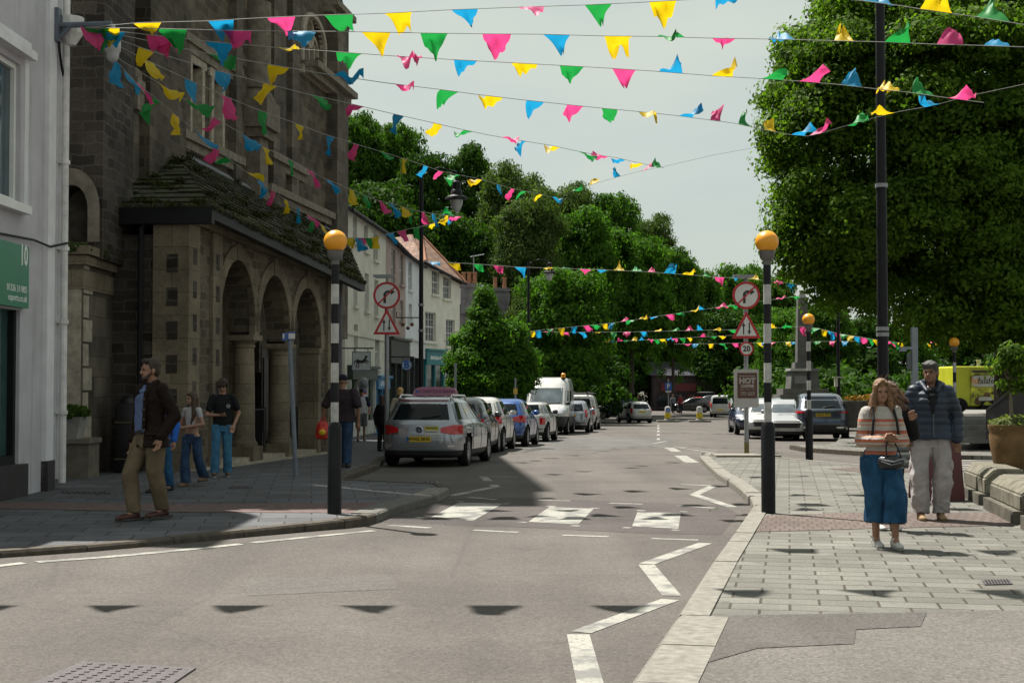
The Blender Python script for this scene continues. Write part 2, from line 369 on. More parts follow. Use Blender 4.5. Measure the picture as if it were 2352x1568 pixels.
def sheet(poly, z, name, mat, thick=0.0, kind='structure', mk=True):
    """ground polygon draped on the falling street; with thickness it gets a kerb-high edge"""
    bm = bmesh.new(); vv = [bm.verts.new((p[0], p[1], 0)) for p in poly]
    es = [bm.edges.new((vv[i], vv[(i + 1) % len(vv)])) for i in range(len(vv))]
    bmesh.ops.triangle_fill(bm, use_beauty=True, edges=es)
    for yy in range(24, 100, 8):
        bmesh.ops.bisect_plane(bm, geom=list(bm.verts) + list(bm.edges) + list(bm.faces), plane_co=(0, yy, 0), plane_no=(0, 1, 0))
    for yy in (100,):
        bmesh.ops.bisect_plane(bm, geom=list(bm.verts) + list(bm.edges) + list(bm.faces), plane_co=(0, yy, 0), plane_no=(0, 1, 0))
    if thick:
        r = bmesh.ops.extrude_face_region(bm, geom=list(bm.faces))
        for q in r['geom']:
            if isinstance(q, bmesh.types.BMVert): q.co.z = 1
    for q in bm.verts:
        q.co.z = gz(q.co.y) + z - (thick if (thick and q.co.z < .5) else 0)
    bmesh.ops.recalc_face_normals(bm, faces=bm.faces)
    if not thick:
        for f in bm.faces:
            if f.normal.z < 0: f.normal_flip()
    me = bpy.data.meshes.new(name); bm.to_mesh(me); bm.free(); me.materials.append(mat)
    o = bpy.data.objects.new(name, me); COL.objects.link(o)
    if kind: o['kind'] = kind
    return o
PZ = .11
# left pavement
LK = [(-420, 1312), (0, 1268), (200, 1254), (400, 1236), (560, 1219), (700, 1204), (790, 1194), (838, 1187), (862, 1180)]
LK2 = [(905, 1163), (1000, 1136), (1030, 1121), (1010, 1110), (780, 1100), (800, 1090), (868, 1066)]
carL = [V((-2.95, 33)), V((-2.5, 38)), V((-1.75, 44)), V((-.75, 51)), V((.4, 58)), V((1.7, 66)), V((2.9, 74)), V((3.4, 84)), V((3.5, 98))]
poly = [G(*p, PZ).xy for p in LK + LK2] + carL + [V((-60, 98)), V((-60, 8))]
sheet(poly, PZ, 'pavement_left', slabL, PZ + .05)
# right pavement
RK = [(1335, 1800), (1455, 1568), (1560, 1415), (1640, 1290), (1700, 1208), (1733, 1160), (1727, 1144), (1690, 1112), (1650, 1087), (1622, 1062), (1608, 1047), (1625, 1040)]
far = [(1760, 1049), (1860, 1057), (2010, 1070), (2215, 1083)]
rp = [G(*p, PZ).xy for p in RK + far]
poly = rp + [V((10.6, 24.6)), V((40, 24.6)), V((40, 3)), V((2, 3))]
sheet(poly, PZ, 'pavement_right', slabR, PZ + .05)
# asphalt part of the right footway (nearest the camera) and its darker reinstatement patch
apoly = [G(*p, PZ).xy for p in [(1500, 1800), (1588, 1568), (1640, 1422), (1642, 1413), (2352, 1402), (3000, 1395)]] + [V((30, 3)), V((2, 3))]
sheet(apoly, PZ + .004, 'footway', tar2)
ppoly = [G(*p, PZ).xy for p in [(1622, 1524), (1642, 1416), (2128, 1408), (2115, 1440), (1966, 1447), (1962, 1480), (1740, 1490)]]
sheet(ppoly, PZ + .008, 'footway_patch', tar3)
# tactile strips
sheet([G(*p, PZ).xy for p in [(1708, 1222), (1738, 1184), (2010, 1176), (2290, 1178), (2330, 1206), (2000, 1214)]], PZ + .005, 'tactile_paving', tact)
sheet([G(*p, PZ).xy for p in [(1900, 1076), (2090, 1068), (2090, 1084), (1990, 1086)]], PZ + .005, 'tactile_paving', tact)
sheet([G(*p, PZ).xy for p in [(-200, 1150), (420, 1158), (850, 1154), (900, 1160), (868, 1178), (420, 1176), (-200, 1164)]], PZ + .005, 'tactile_paving', M('red_paving', (.12, .085, .08), .85, .3, 9))
def kerb(pts, w0, name, mat, side=1, h=PZ + .012):
    mb = MB(); P = [G(*p, PZ) if not isinstance(p, V) else V((p.x, p.y, gz(p.y) + PZ)) for p in pts]
    Q = []
    for i, p in enumerate(P):
        t = (P[min(i + 1, len(P) - 1)] - P[max(i - 1, 0)]); n = V((t.y, -t.x, 0)).normalized() * side
        Q.append((p + n * .012, p - n * w0))
    acc = 0
    for i in range(len(P) - 1):
        L = (P[i + 1] - P[i]).length; k = max(1, round(L / .9))
        for j in range(k):
            a, b = j / k, (j + 1) / k - .012 / max(L / k, .1) / k
            o0 = Q[i][0].lerp(Q[i + 1][0], a); o1 = Q[i][0].lerp(Q[i + 1][0], b); i0 = Q[i][1].lerp(Q[i + 1][1], a); i1 = Q[i][1].lerp(Q[i + 1][1], b)
            up = V((0, 0, .012 + random.uniform(-.004, .006))); dn = V((0, 0, -h - .05))
            ins = lambda o, ii: o.lerp(ii, .1)
            v = [o0 + dn, o1 + dn, o1 - V((0, 0, .012)), o0 - V((0, 0, .012)), ins(o0, i0) + up, ins(o1, i1) + up, i1 + up, i0 + up, i0 + dn, i1 + dn]
            mb.add(v, [(0, 1, 2, 3), (3, 2, 5, 4), (4, 5, 6, 7), (7, 6, 9, 8), (0, 3, 4, 7, 8), (1, 9, 6, 5, 2)])
    structure(mb, name, mat)
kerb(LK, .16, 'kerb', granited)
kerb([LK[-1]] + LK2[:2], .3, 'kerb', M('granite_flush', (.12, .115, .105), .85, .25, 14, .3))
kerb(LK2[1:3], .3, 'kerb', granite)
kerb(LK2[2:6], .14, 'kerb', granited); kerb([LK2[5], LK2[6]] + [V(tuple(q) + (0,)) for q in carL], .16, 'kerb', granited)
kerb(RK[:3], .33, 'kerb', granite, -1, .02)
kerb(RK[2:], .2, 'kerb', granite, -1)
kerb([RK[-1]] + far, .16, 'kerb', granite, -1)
# far pavement beyond the side road, plaza with steps
fp = [G(*p, PZ).xy for p in [(1826, 1023), (1862, 1029), (1990, 1037), (2130, 1043)]]
sheet(fp + [V((14.5, 31.5)), V((45, 31.5)), V((60, 60)), V((14, 60)), V((10.2, 45))], PZ, 'pavement_far', slabR, PZ + .05)
kerb([(1826, 1023), (1862, 1029), (1990, 1037), (2130, 1043)], .16, 'kerb', granited, -1)
# road markings: white paint quads 4 mm above the road
def stripe(mb, a, b, w, z=.004):
    a = G(*a) if not isinstance(a, V) else a; b = G(*b) if not isinstance(b, V) else b
    t = (b - a); t.z = 0; n = V((t.y, -t.x, 0)).normalized() * w / 2
    k = max(1, int(t.length / 3)); vs = []
    for i in range(k + 1):
        p = a.lerp(b, i / k)
        for q in (p - n, p + n): vs.append((q.x, q.y, gz(q.y) + z))
    mb.add(vs, [(2 * i, 2 * i + 1, 2 * i + 3, 2 * i + 2) for i in range(k)])
Q3 = lambda x, y: (800 + .4 * x, 988 + .4 * y)
mb = MB()
for q in ([(475, 498), (635, 415), (890, 420), (730, 512)], [(1035, 525), (1155, 440), (1410, 450), (1320, 540)], [(1630, 550), (1660, 470), (1910, 475), (1895, 565)]):
    mb.add([G(*Q3(*p)) + V((0, 0, .004)) for p in q], [(0, 1, 2, 3)])
structure(mb, 'zebra_crossing', marks)
sheet([G(*Q3(*q)).xy for q in [(150, 520), (560, 395), (900, 385), (2150, 430), (2240, 480), (2140, 600), (1700, 592), (1000, 556), (300, 540)]], .002, 'road_patch', asphalt('dark_asphalt', (.066, .056, .054), .3))
sheet([G(*q).xy for q in [(560, 1330), (900, 1318), (915, 1352), (570, 1368)]], .002, 'road_patch', asphalt('patched_asphalt', (.088, .08, .074), .2))
sheet([G(*q).xy for q in [(1060, 1010), (1180, 1000), (1560, 1004), (1520, 1030), (1230, 1035)]], .002, 'road_patch', asphalt('patched_asphalt2', (.084, .08, .076), .2))
mb = MB()
for a, b in (((235, 545), (470, 560)), ((720, 573), (975, 586)), ((1230, 602), (1495, 611)), ((1740, 621), (2010, 630)), ((1090, 400), (1275, 405)), ((690, 384), (850, 398)), ((1500, 418), (1690, 424)), ((1900, 433), (2100, 446))):
    stripe(mb, Q3(*a), Q3(*b), .11)
for q in ((410, 500), (700, 513), (1000, 527), (1305, 547), (1600, 558), (1880, 572), (900, 420), (1165, 435), (1415, 446), (1680, 460), (1925, 466), (645, 408)):
    x, y = Q3(*q); stripe(mb, (x - 9, y), (x + 9, y + 1), .1)
structure(mb, 'crossing_marking', marks)
mb = MB()
zz = [((2050, 648), (1712, 768)), ((1712, 772), (1858, 950)), ((1850, 972), (1335, 1160)), ((1320, 1172), (1400, 1500)), ((2095, 320), (1985, 371)), ((1990, 371), (2205, 441)), ((1910, 311), (2092, 317)), ((775, 268), (845, 322)), ((855, 322), (590, 376)), ((750, 265), (970, 268))]
for a, b in zz: stripe(mb, Q3(*a), Q3(*b), .15)
structure(mb, 'zigzag_marking', marks)
mb = MB()
for a, b, w_ in (((1562, 1046), (1590, 1062), .32), ((1535, 1027), (1554, 1037), .28), ((1548, 1026), (1645, 1040), .1), ((1545, 1024), (1648, 1034), .1), ((1500, 1018), (1530, 1013), .12)):
    stripe(mb, a, b, w_)
for y in (1010, 1000, 992, 985, 979): stripe(mb, (1512, y), (1512, y - 4), .12)
structure(mb, 'road_marking', marks)
mb = MB()                                       # second crossing on the side road
for i in range(7):
    stripe(mb, (2160, 1047 + i * 5.2), (2300, 1046 + i * 5.4), .36 + .02 * i)
structure(mb, 'zebra_crossing', marks)
# the road rises gently to the low kerb on the left, where the edge line runs
KH = [.062, .062, .06, .055, .045, .03, .015, .004, .004]; KP = [G(*q, PZ) for q in LK]; vs = []; fs = []; lv = []
for i, q in enumerate(KP):
    t = KP[min(i + 1, 8)] - KP[max(i - 1, 0)]; nn = V((t.y, -t.x, 0)).normalized()
    for d in (-.05, .3, .7, 1.1, 1.7): a = q + nn * d; vs.append((a.x, a.y, max(.0015, KH[i] * (1 - max(0, d) / 1.7)) if d < 1.6 else -.004))
    lv.append((q, nn, KH[i]))
fs = [(i * 5 + k, i * 5 + k + 1, (i + 1) * 5 + k + 1, (i + 1) * 5 + k) for i in range(8) for k in range(4)]
mb = MB(); structure(mb.add(vs, fs), 'road_shoulder', tar)
mb = MB()
def edge(i, u, d):
    q = lv[i][0].lerp(lv[i + 1][0], u) + lv[i][1].lerp(lv[i + 1][1], u) * d; h = lv[i][2] + (lv[i + 1][2] - lv[i][2]) * u
    q.z = max(.0015, h * (1 - d / 1.7)) + .005; return q
for i, u0, u1 in ((0, .3, 1), (1, .15, 1), (2, 0, 1), (3, 0, .55), (3, .72, 1), (4, 0, 1), (5, 0, 1)):
    mb.add([edge(i, u0, .38), edge(i, u1, .38), edge(i, u1, .49), edge(i, u0, .49)], [(0, 1, 2, 3)])
structure(mb, 'road_marking', marks)
# iron covers
iron = M('cast_iron', (.06, .05, .054), .6, .4, 30, .6)
def cover(pts, z, label):
    P = [G(*p, z) + V((0, 0, .006)) for p in pts]; c = sum(P, V()) / len(P); mb = MB()
    X = (P[1] - P[0]); Y = (P[-1] - P[0])
    n = len(P); mb.add([p + V((0, 0, .004)) for p in P] + [p - V((0, 0, .01)) for p in P], [tuple(range(n))] + [(i, (i + 1) % n, n + (i + 1) % n, n + i) for i in range(n)])
    for i in range(1, 9):
        for j in range(1, 9):
            p = P[0].lerp(P[1], i / 9).lerp(P[3].lerp(P[2], i / 9), j / 9); mb.box(p + V((0, 0, .006)), (X.length * .04, Y.length * .03, .006))
    o = mb.build('manhole_cover', iron); tag(o, label, 'manhole cover'); return o
cover([(70, 1572), (190, 1521), (450, 1536), (370, 1590)], 0, 'large rusty manhole cover set in the road nearest the camera')
cover([(2256, 1334), (2318, 1332), (2326, 1342), (2262, 1344)], PZ, 'small dark iron cover set in the pale right pavement slabs')
cover([(525, 1119), (572, 1117), (580, 1121), (535, 1123)], PZ, 'narrow dark iron cover in the shaded pavement right of the girl')
cover([(140, 1128), (250, 1130), (255, 1134), (150, 1134)], PZ, 'shaded iron cover in the pavement beside the white building')
cover([(918, 1110), (1005, 1105), (1010, 1110), (925, 1116)], .0, 'long drain cover in the parking bay behind the taxi')
# hill behind the town (under the wood)
mb = MB(); vs = []; fs = []; nx, ny = 40, 24
for j in range(ny):
    Y = 112 + j * 12
    for i in range(nx):
        X = -110 + i * 6.5
        t = max(0, min(1, (20 - X) / 75)); h = gz(100) - 1.5 + 15 * t * max(0, min(1, (Y - 112) / 60)) + 2 * noise.noise(V((X * .03, Y * .03, 0)))
        vs.append((X, Y, h))
fs = [(j * nx + i, j * nx + i + 1, (j + 1) * nx + i + 1, (j + 1) * nx + i) for j in range(ny - 1) for i in range(nx - 1)]
structure(mb.add(vs, fs), 'hill', M('hill_earth', (.05, .065, .025), .95, .4, .5))
# ------------------------------------------------------------------ buildings
rubble = masonry('rubble_stone', (.058, .048, .04), .38, .17, (.095, .084, .07), .45, .014, .55, wob=.12)
ashlar = masonry('ashlar_stone', (.21, .172, .122), .75, .42, (.12, .10, .07), .12, .008, .5)
darkash = masonry('weathered_ashlar', (.13, .11, .088), .7, .36, (.085, .07, .055), .25, .01, .6)
dressed = M('dressed_granite', (.34, .30, .24), .85, .3, 7, .5)
dressd = M('dark_dressed_stone', (.19, .165, .132), .85, .35, 5, .5)
moss = mossroof('mossy_slates'); lead = M('lead_flashing', (.20, .21, .23), .5, .25, 4)
plants = leafmat('wall_plant_leaf', (.03, .05, .012), (.07, .10, .03))
# white corner shop on the left edge
WF = Fr((-6.86, 21.4), (-.01, -1), True)        # run towards the camera, normal to the street
bld = thing('shop_building', 'white painted corner shop building with a green shop sign at the left edge', 'building')
def wsz(x, y): return WF.sz(x, y)
wb = MB(); zt = 11.4
ww = WF.rect(0, 118, 50, 455)                   # upper window
ww = (ww[0] + .0, ww[1], ww[2], ww[3])
a1 = ww[1]; z0w, z1w = wsz(48, 470)[1], wsz(48, 150)[1]
sfa, sfz = wsz(52, 700)[0], wsz(20, 712)[1]
aw0 = a1 if a1 > 0 else 0
aw = wsz(46, 300)[0]
win = [(aw, z0w), (3.2, z0w), (3.2, z1w), (aw, z1w)]
asf = wsz(44, 900)[0]
zsh = wsz(40, 712)[1]
shop = [(asf, .55), (4.2, .55), (4.2, zsh), (asf, zsh)]
wb.wall(WF, 0, 2.7, 0, zt, zt, [(aw, 2.7, z0w, z1w), (asf, 2.7, .55, zsh)], -.35, 0); wb.wall(WF, 2.7, 5.2, 0, 7, 7, [(2.7, 3.2, z0w, z1w), (2.7, 4.2, .55, zsh)], -.35, 0)
wb.box(WF.pt(1.35, zt / 2, -2.4), (2.69, 4.1, zt - .02), WF.d, WF.n); wb.box(WF.pt(3.95, 3.5, -2.4), (2.49, 4.1, 6.98), WF.d, WF.n)
wr = NT('white_render'); nf = wr.noise(wr.coord((5, 5, .35)), 1.2, 5, .65); nb = wr.noise(wr.coord(), 1.5, 5); cw = wr.ramp(nb, [(.3, (.42, .405, .43)), (.7, (.53, .515, .55))])
cw = wr.mix(wr.ramp(nf, [(.55, (0,) * 3), (.72, (.55,) * 3)]), cw, (.26, .24, .225)); wr.l(cw, wr.b.inputs['Base Color']); wr.b.inputs['Roughness'].default_value = .8; wr.b.inputs['Specular IOR Level'].default_value = .15; wr.bump(wr.noise(wr.coord(), 25, 4), .25, .01); MC['white_render'] = wr.m
wb.build('wall', wr.m, bld)
tr = MB()
p1 = wsz(82, 800)[0]; 
for o_, a0_, a1_ in ((.05, -.0, .16), (.07, .30, .62)): box_on(tr, WF, a0_, a1_, .25, zt - .3, .0, o_)
box_on(tr, WF, aw - .22, 3.4, z1w + .1, z1w + .22, 0, .16); box_on(tr, WF, aw - .18, 3.4, z1w + .22, z1w + .34, 0, .09)
box_on(tr, WF, aw - .2, aw - .05, z0w - .1, z1w + .1, 0, .05)
tr.build('trim', M('white_trim', (.66, .65, .67), .6, .1, 3), bld)
fr_ = MB()
for a0_, a1_, zz0, zz1 in ((aw, aw + .07, z0w, z1w), (aw + .07, 3.2, z1w - .07, z1w), (aw + .07, 3.2, z0w, z0w + .07)): box_on(fr_, WF, a0_, a1_, zz0, zz1, -.16, -.06)
wf_ = fr_.build('window', white, bld)
pn = MB(); box_on(pn, WF, aw + .06, 3.2, z0w + .06, z1w - .06, -.14, -.12); pn.build('pane', M('blue_window_glass', (.03, .06, .075), .08, .3, 2, spec=.8), wf_)
sl_ = MB(); box_on(sl_, WF, aw - .12, 3.4, z0w - .14, z0w - .02, -.05, .14); sl_.build('sill', white, wf_)
# green sign
gs0 = wsz(52, 640)[0]; gz0, gz1 = wsz(46, 708)[1], wsz(46, 566)[1]
sg = MB(); box_on(sg, WF, gs0, 4.3, gz0, gz1, .01, .09); sg = sg.build('shop_sign', M('green_sign', (.0, .16, .075), .35, .1, 2), bld)
L4 = lambda a, z, o=.092: frame4(WF.pt(a, z, o), -WF.d, Z1)
wt = M('white_lettering', (.75, .75, .72), .5, .02)
text('10', (gz1 - gz0) * .46, wt, sg, L4(wsz(49, 588)[0], wsz(40, 589)[1]), align='RIGHT', bold=.008, wide=.75)
text('01326 311805', (gz1 - gz0) * .155, wt, sg, L4(wsz(47, 668)[0], wsz(40, 666)[1]), align='RIGHT')
text('esports.co.uk', (gz1 - gz0) * .155, wt, sg, L4(wsz(47, 690)[0], wsz(40, 687)[1]), align='RIGHT')
shp = MB()
box_on(shp, WF, asf, asf + .09, .55, zsh, -.2, -.05); box_on(shp, WF, asf + .09, 4.2, .55, .68, -.2, -.05)
shp = shp.build('shop_window', black, bld)
pn = MB(); box_on(pn, WF, asf + .08, 4.2, .66, zsh, -.16, -.14); pn.build('pane', M('shop_glass', (.04, .085, .08), .06, .3, 2, spec=.8), shp)
bs = MB(); box_on(bs, WF, asf - .12, 4.3, .1, .56, -.1, .1); box_on(bs, WF, .3, .62, .1, .55, 0.0, .1); bs.build('plinth', M('black_plinth', (.03, .028, .028), .5, .3, 6), bld)
dp = MB(); q = [WF.pt(.1, z, .14) for z in (.2, 3, 6, 10.5)]; dp.tube(q, .055, 10)
for z in (1.25, 2.6, 3.7, 5.0): dp.lathe(WF.pt(.1, z, .14), [(.075, -.03), (.075, .03)], 10)
for z in (1.25, 2.6, 3.7, 5.0): box_on(dp, WF, .02, .18, z - .02, z + .02, .05, .09)
dp.lathe(WF.pt(.1, 7.05, .2), [(.08, -.28), (.19, -.1), (.2, .12), (.2, .14)], 12)
dp.build('downpipe', M('white_pipe', (.6, .58, .57), .6, .2, 6), bld)
cbl = MB(); cbl.tube([WF.pt(3, 3.66, .03), WF.pt(1.2, 3.72, .06), WF.pt(.6, 3.68, .1), WF.pt(.14, 3.78, .2)], .018, 6); cbl.build('cable', black, bld)
# security camera on its bracket
zc = wsz(104, 48)[1]
cc = thing('security_camera', 'white dome security camera hanging from a grey wall bracket on the white building', 'camera', WF.pt(.36, zc, .0))
m_ = MB(); T = lambda a, z, o: WF.pt(a, z, o) - cc.location
m_.box(T(.36, zc, .1), (.16, .06, .5), WF.d, WF.n); m_.tube([T(.36, zc, .12), T(.36, zc + .02, .9)], .045, 8); m_.tube([T(.36, zc - .18, .12), T(.36, zc - .02, .28)], .03, 8)
m_.build('bracket', M('blue_grey_metal', (.10, .12, .15), .5, .2, 5), cc)
m_ = MB(); m_.lathe(T(.36, zc - .47, .92), [(.0, 0), (.06, 0), (.115, .08), (.12, .22), (.07, .32), (.035, .36), (.035, .48)], 16); dm = m_.build('housing', M('grey_white_plastic', (.42, .42, .42), .4, .1), cc, smooth=True)
m_ = MB(); m_.ell(T(.36, zc - .45, .92), (.095, .095, .11)); m_.build('dome', M('grey_dome', (.38, .38, .40), .15, .1), dm, smooth=True)
m_ = MB(); m_.tube([T(.36, zc - .1, .1), T(.33, zc - .4, .12), T(.2, zc - .55, .1), T(.1, zc - .78, .12)], .02, 6); m_.build('cable', black, cc)

# ---- stone hall (church-like) with its arcaded porch
FP = Fr((-6.0, 26.2), (.13, 1))
MP = Fr(FP.p + FP.n * -2.6, (.13, 1))
hall = thing('stone_hall', 'tall dark stone hall with buttresses, arched windows and a mossy arcaded porch', 'building')
fs_ = FP.sz
pa0, pa1 = fs_(427, 900)[0], fs_(775, 900)[0]
zt0, zt1 = fs_(427, 512)[1], fs_(775, 648)[1]
def ztop(a): return zt0 + (zt1 - zt0) * (a - pa0) / (pa1 - pa0)
gzz = lambda a: gz(FP.pt(a, 0).y) + PZ
arch = [(503, 585, 757, 596), (592, 665, 780, 632), (672, 736, 797, 661)]
outer = [(pa0, -.6), (fs_(503, 1000)[0], -.6)]
AR = []
for x0, x1, ysp, yap in arch:
    a0, a1 = fs_(x0, ysp)[0], fs_(x1, ysp)[0]; zsp = fs_(x0, ysp)[1] if not AR else AR[0][2]; am = (a0 + a1) / 2
    xm = 1176 + 0 * am; zsp = fs_((x0 + x1) / 2, ysp)[1]; zap = fs_((x0 + x1) / 2, yap)[1]
    AR.append((a0, a1, zsp, zap - zsp)); outer += arch_pts(a0, a1, zsp, zap - zsp, 18)
outer += [(AR[-1][1], -.6), (pa1, -.6), (pa1, zt1), (pa0, zt0)]
pm = MB(); pm.prism(outer, FP, -.55, 0)
pm.build('porch_wall', masonry('porch_rubble', (.115, .092, .068), .34, .16, (.15, .127, .095), .42, .014, .35, wob=.08), hall)
def vous(mb, a0, a1, zs, rise, th, o0, o1, n=11):
    """ring of arch stones"""
    c = (a0 + a1) / 2; h = (a1 - a0) / 2
    for i in range(n):
        t0, t1 = math.pi * i / n, math.pi * (i + 1) / n
        P = lambda k, t: (c - (h + k) * math.cos(t), zs + (rise + k) * math.sin(t))
        mb.prism([P(.002, t0), P(.002, t1), P(th, t1), P(th, t0)], FP, o0, o1)
pm = MB()
for a0, a1, zs, r_ in AR: vous(pm, a0, a1, zs, r_, .30, -.1, .03, 13)
for a0, a1, zs, r_ in AR: box_on(pm, FP, (a0 + a1) / 2 - .14, (a0 + a1) / 2 + .14, zs + r_ + .02, ztop((a0 + a1) / 2) - .02, -.1, .045)
pm.build('arch_stones', ashlar, hall)
def pier(mb, mb2, a0, a1, zt_, o=.06, chk=True, y0=.0):
    box_on(mb, FP, a0, a1, -.5, zt_, -.3, o)
    if chk:
        for k in range(7):
            zc_ = .95 + k * .62
            if zc_ < zt_ - .3: box_on(mb2, FP, (a0 + a1) / 2 - .1, (a0 + a1) / 2 + .1, zc_ - .16, zc_ + .16, o - .02, o + .004)
pm = MB(); pk = MB()
stones = []
def newpier():
    global pm
    if pm.v: stones.append(pm.build('pier', ashlar, hall))
    pm = MB()
pier(pm, pk, fs_(481, 800)[0], AR[0][0] - .01, ztop(AR[0][0]), .07); newpier()
pier(pm, pk, fs_(748, 800)[0], fs_(763, 800)[0], zt1, .07); newpier()
pier(pm, pk, pa0 - .02, fs_(450, 800)[0], zt0 + .1, .07)
# side of the corner pier that faces the camera
E = FP.pt(pa0, 0); wd = 1.0
sd = Fr((E.x - FP.n.x * .93, E.y - FP.n.y * .93 - .0), (FP.n.x, FP.n.y))
sd.p = V((E.x, E.y, 0)) - FP.n * .62 - FP.d * .02
box_on(pm, sd, .0, .69, -.5, zt0 + .1, 0, .06)
for k in range(8):
    zc_ = .8 + k * .62
    if zc_ < zt0 - .2: box_on(pk, sd, .26, .48, zc_ - .17, zc_ + .17, .04, .064)
newpier()
for k in range(0, len(pk.v), 8):
    q = MB(); q.add(pk.v[k:k + 8], [(0, 2, 3, 1), (4, 5, 7, 6), (0, 1, 5, 4), (2, 6, 7, 3), (0, 4, 6, 2), (1, 3, 7, 5)]); q.build('inset_stone', rubble, hall)
pm = MB(); box_on(pm, sd, -2.2, 0, -.5, zt0 - .2, -.6, .0); pm.build('side_wall', rubble, hall)
pm = MB()                                       # cornice beam under the eaves
bp = [FP.pt(pa0 - .1, zt0 + .02, .12), FP.pt(pa1 + .1, zt1 + .02, .12)]
for o_, dz, hh in ((.14, .0, .2), (.24, .19, .14)):
    a, b = FP.pt(pa0 - .12, zt0 + dz, o_ - .25), FP.pt(pa1 + .1, zt1 + dz, o_ - .25)
    mid = (a + b) / 2; pm.box(mid + V((0, 0, hh / 2)), ((b - a).length, .5, hh), (b - a).normalized(), FP.n, (b - a).normalized().cross(FP.n) * -1)
box_on(pm, sd, -.1, .85, zt0 + .02, zt0 + .34, -.1, .16)
pm.build('cornice', ashlar, hall)
for (al, ar) in ((AR[0], AR[1]), (AR[1], AR[2])):                       # round columns
    ac = (al[1] + ar[0]) / 2; zc_ = (al[2] + ar[2]) / 2 - .02; g_ = gzz(ac)
    m_ = MB(); c_ = FP.pt(ac, 0, -.27)
    m_.lathe(c_, [(.30, g_ + .32), (.31, g_ + .38), (.27, g_ + .44), (.245, g_ + .5), (.235, zc_ * .6), (.215, zc_ - .26), (.24, zc_ - .24), (.24, zc_ - .2), (.22, zc_ - .17), (.30, zc_ - .1)], 24)
    m_.box(c_ + V((0, 0, zc_ - .045)), (.62, .62, .11), FP.d, FP.n); m_.box(c_ + V((0, 0, g_ + .16)), (.66, .66, .34), FP.d, FP.n)
    m_.build('column', ashlar, hall, smooth=50)
m_ = MB(); ar = AR[2]
box_on(m_, FP, fs_(736, 800)[0] - .25, fs_(736, 800)[0] - .02, -.6, ar[2], -.5, .02)
box_on(m_, FP, fs_(736, 800)[0] - .3, fs_(736, 800)[0] + .02, ar[2] - .12, ar[2], -.5, .06); m_.build('respond', ashlar, hall)
m_ = MB()                                       # inside of the porch: back wall, floor, step, ceiling
box_on(m_, FP, pa0 + .1, pa1, -.6, zt1 + .3, -2.5, -2.3); m_.build('inner_wall', ashlar, hall)
m_ = MB(); box_on(m_, FP, pa0 + .6, pa1, zt1 - .1, zt1 + .1, -2.3, -.56); m_.build('ceiling', dressd, hall)
m_ = MB()
for k in range(4):
    a0, a1 = pa0 + (pa1 - pa0) * k / 4, pa0 + (pa1 - pa0) * (k + 1) / 4
    box_on(m_, FP, a0, a1 - .004, -.7, gzz((a0 + a1) / 2) + .12, -2.3, -.02); 
    box_on(m_, FP, a0, a1 - .004, -.7, gzz((a0 + a1) / 2) + .03, -.02, .3)
m_.build('step', dressed, hall)
pass                                            # inner pilasters and doors behind the arches
for x in (532, 545, 618, 628, 700):
    m_ = MB(); a_ = FP.sz(x, 900, -2.3)[0]; box_on(m_, FP, a_ - .22, a_ + .22, 0, 3.4, -2.3, -2.12); m_.build('pilaster', ashlar, hall)
for x in (610, 662):
    a_ = FP.sz(x, 900, -2.3)[0]
    m_ = MB(); box_on(m_, FP, a_ - .6, a_ + .55, .0, 2.7, -2.3, -2.22)
    for k in (-.28, .24): box_on(m_, FP, a_ + k - .2, a_ + k + .2, .4, 2.4, -2.22, -2.19)
    m_.build('door', M('dark_oak_door', (.05, .035, .025), .5, .4, 6), hall)
pass                                            # iron railing in the arches
for x0, x1 in ((588, 640), (667, 712)):
    m_ = MB(); b0, b1 = fs_(x0, 900)[0] + .05, fs_(x1, 900)[0] - .02; n = int((b1 - b0) / .12)
    g_ = gzz((b0 + b1) / 2) + .15
    for k in range(n + 1):
        a_ = b0 + (b1 - b0) * k / n; m_.tube([FP.pt(a_, g_, -.3), FP.pt(a_, g_ + 1.0, -.3)], .012, 6)
    for z in (.08, .95): m_.tube([FP.pt(b0, g_ + z, -.3), FP.pt(b1, g_ + z, -.3)], .016, 6)
    m_.build('railing', black, hall)
# porch roof
E0 = FP.pt(fs_(490, 478, .55)[0], fs_(490, 478, .55)[1], .55); e1 = fs_(838, 652, .55); E1 = FP.pt(e1[0], e1[1], .55)
r0 = MP.sz(385, 338); r1 = MP.sz(795, 548); R0 = MP.pt(*r0); R1 = MP.pt(*r1)
Eb = E0 - FP.n * 2.25 - FP.d * .1
m_ = MB(); rnd = random.Random(3)
def courses(e0, e1, r0_, r1_, rows, wid):
    """overlapping courses of uneven slates, each slate a thin slab lifted at its lower edge"""
    nrm = (e1 - e0).cross(r0_ - e0).normalized(); nrm = nrm if nrm.z > 0 else -nrm
    for j in range(rows):
        u0, u1 = j / rows, min(1, (j + 1.25) / rows); A, B_ = e0.lerp(r0_, u0), e1.lerp(r1_, u0); C, D = e1.lerp(r1_, u1), e0.lerp(r0_, u1)
        k = max(1, int((B_ - A).length / wid)); cut = [0] + sorted((i + rnd.uniform(-.2, .2)) / k for i in range(1, k)) + [1]
        for l, r in zip(cut, cut[1:]):
            h = .03 + rnd.uniform(0, .03); q = [A.lerp(B_, l), A.lerp(B_, r - .004), D.lerp(C, r - .004), D.lerp(C, l)]; dn = (q[0] - q[3]).normalized() * rnd.uniform(-.01, .03)
            top = [q[0] + nrm * h + dn, q[1] + nrm * h + dn, q[2] + nrm * .004, q[3] + nrm * .004]; m_.add(top + [q[0] + dn - nrm * .01, q[1] + dn - nrm * .01], [(0, 1, 2, 3), (4, 5, 1, 0), (0, 3, 4), (1, 5, 2)])
courses(E0, E1, R0, R1, 15, .42); courses(Eb, E0, R0, R0 + FP.d * .02, 15, .42)
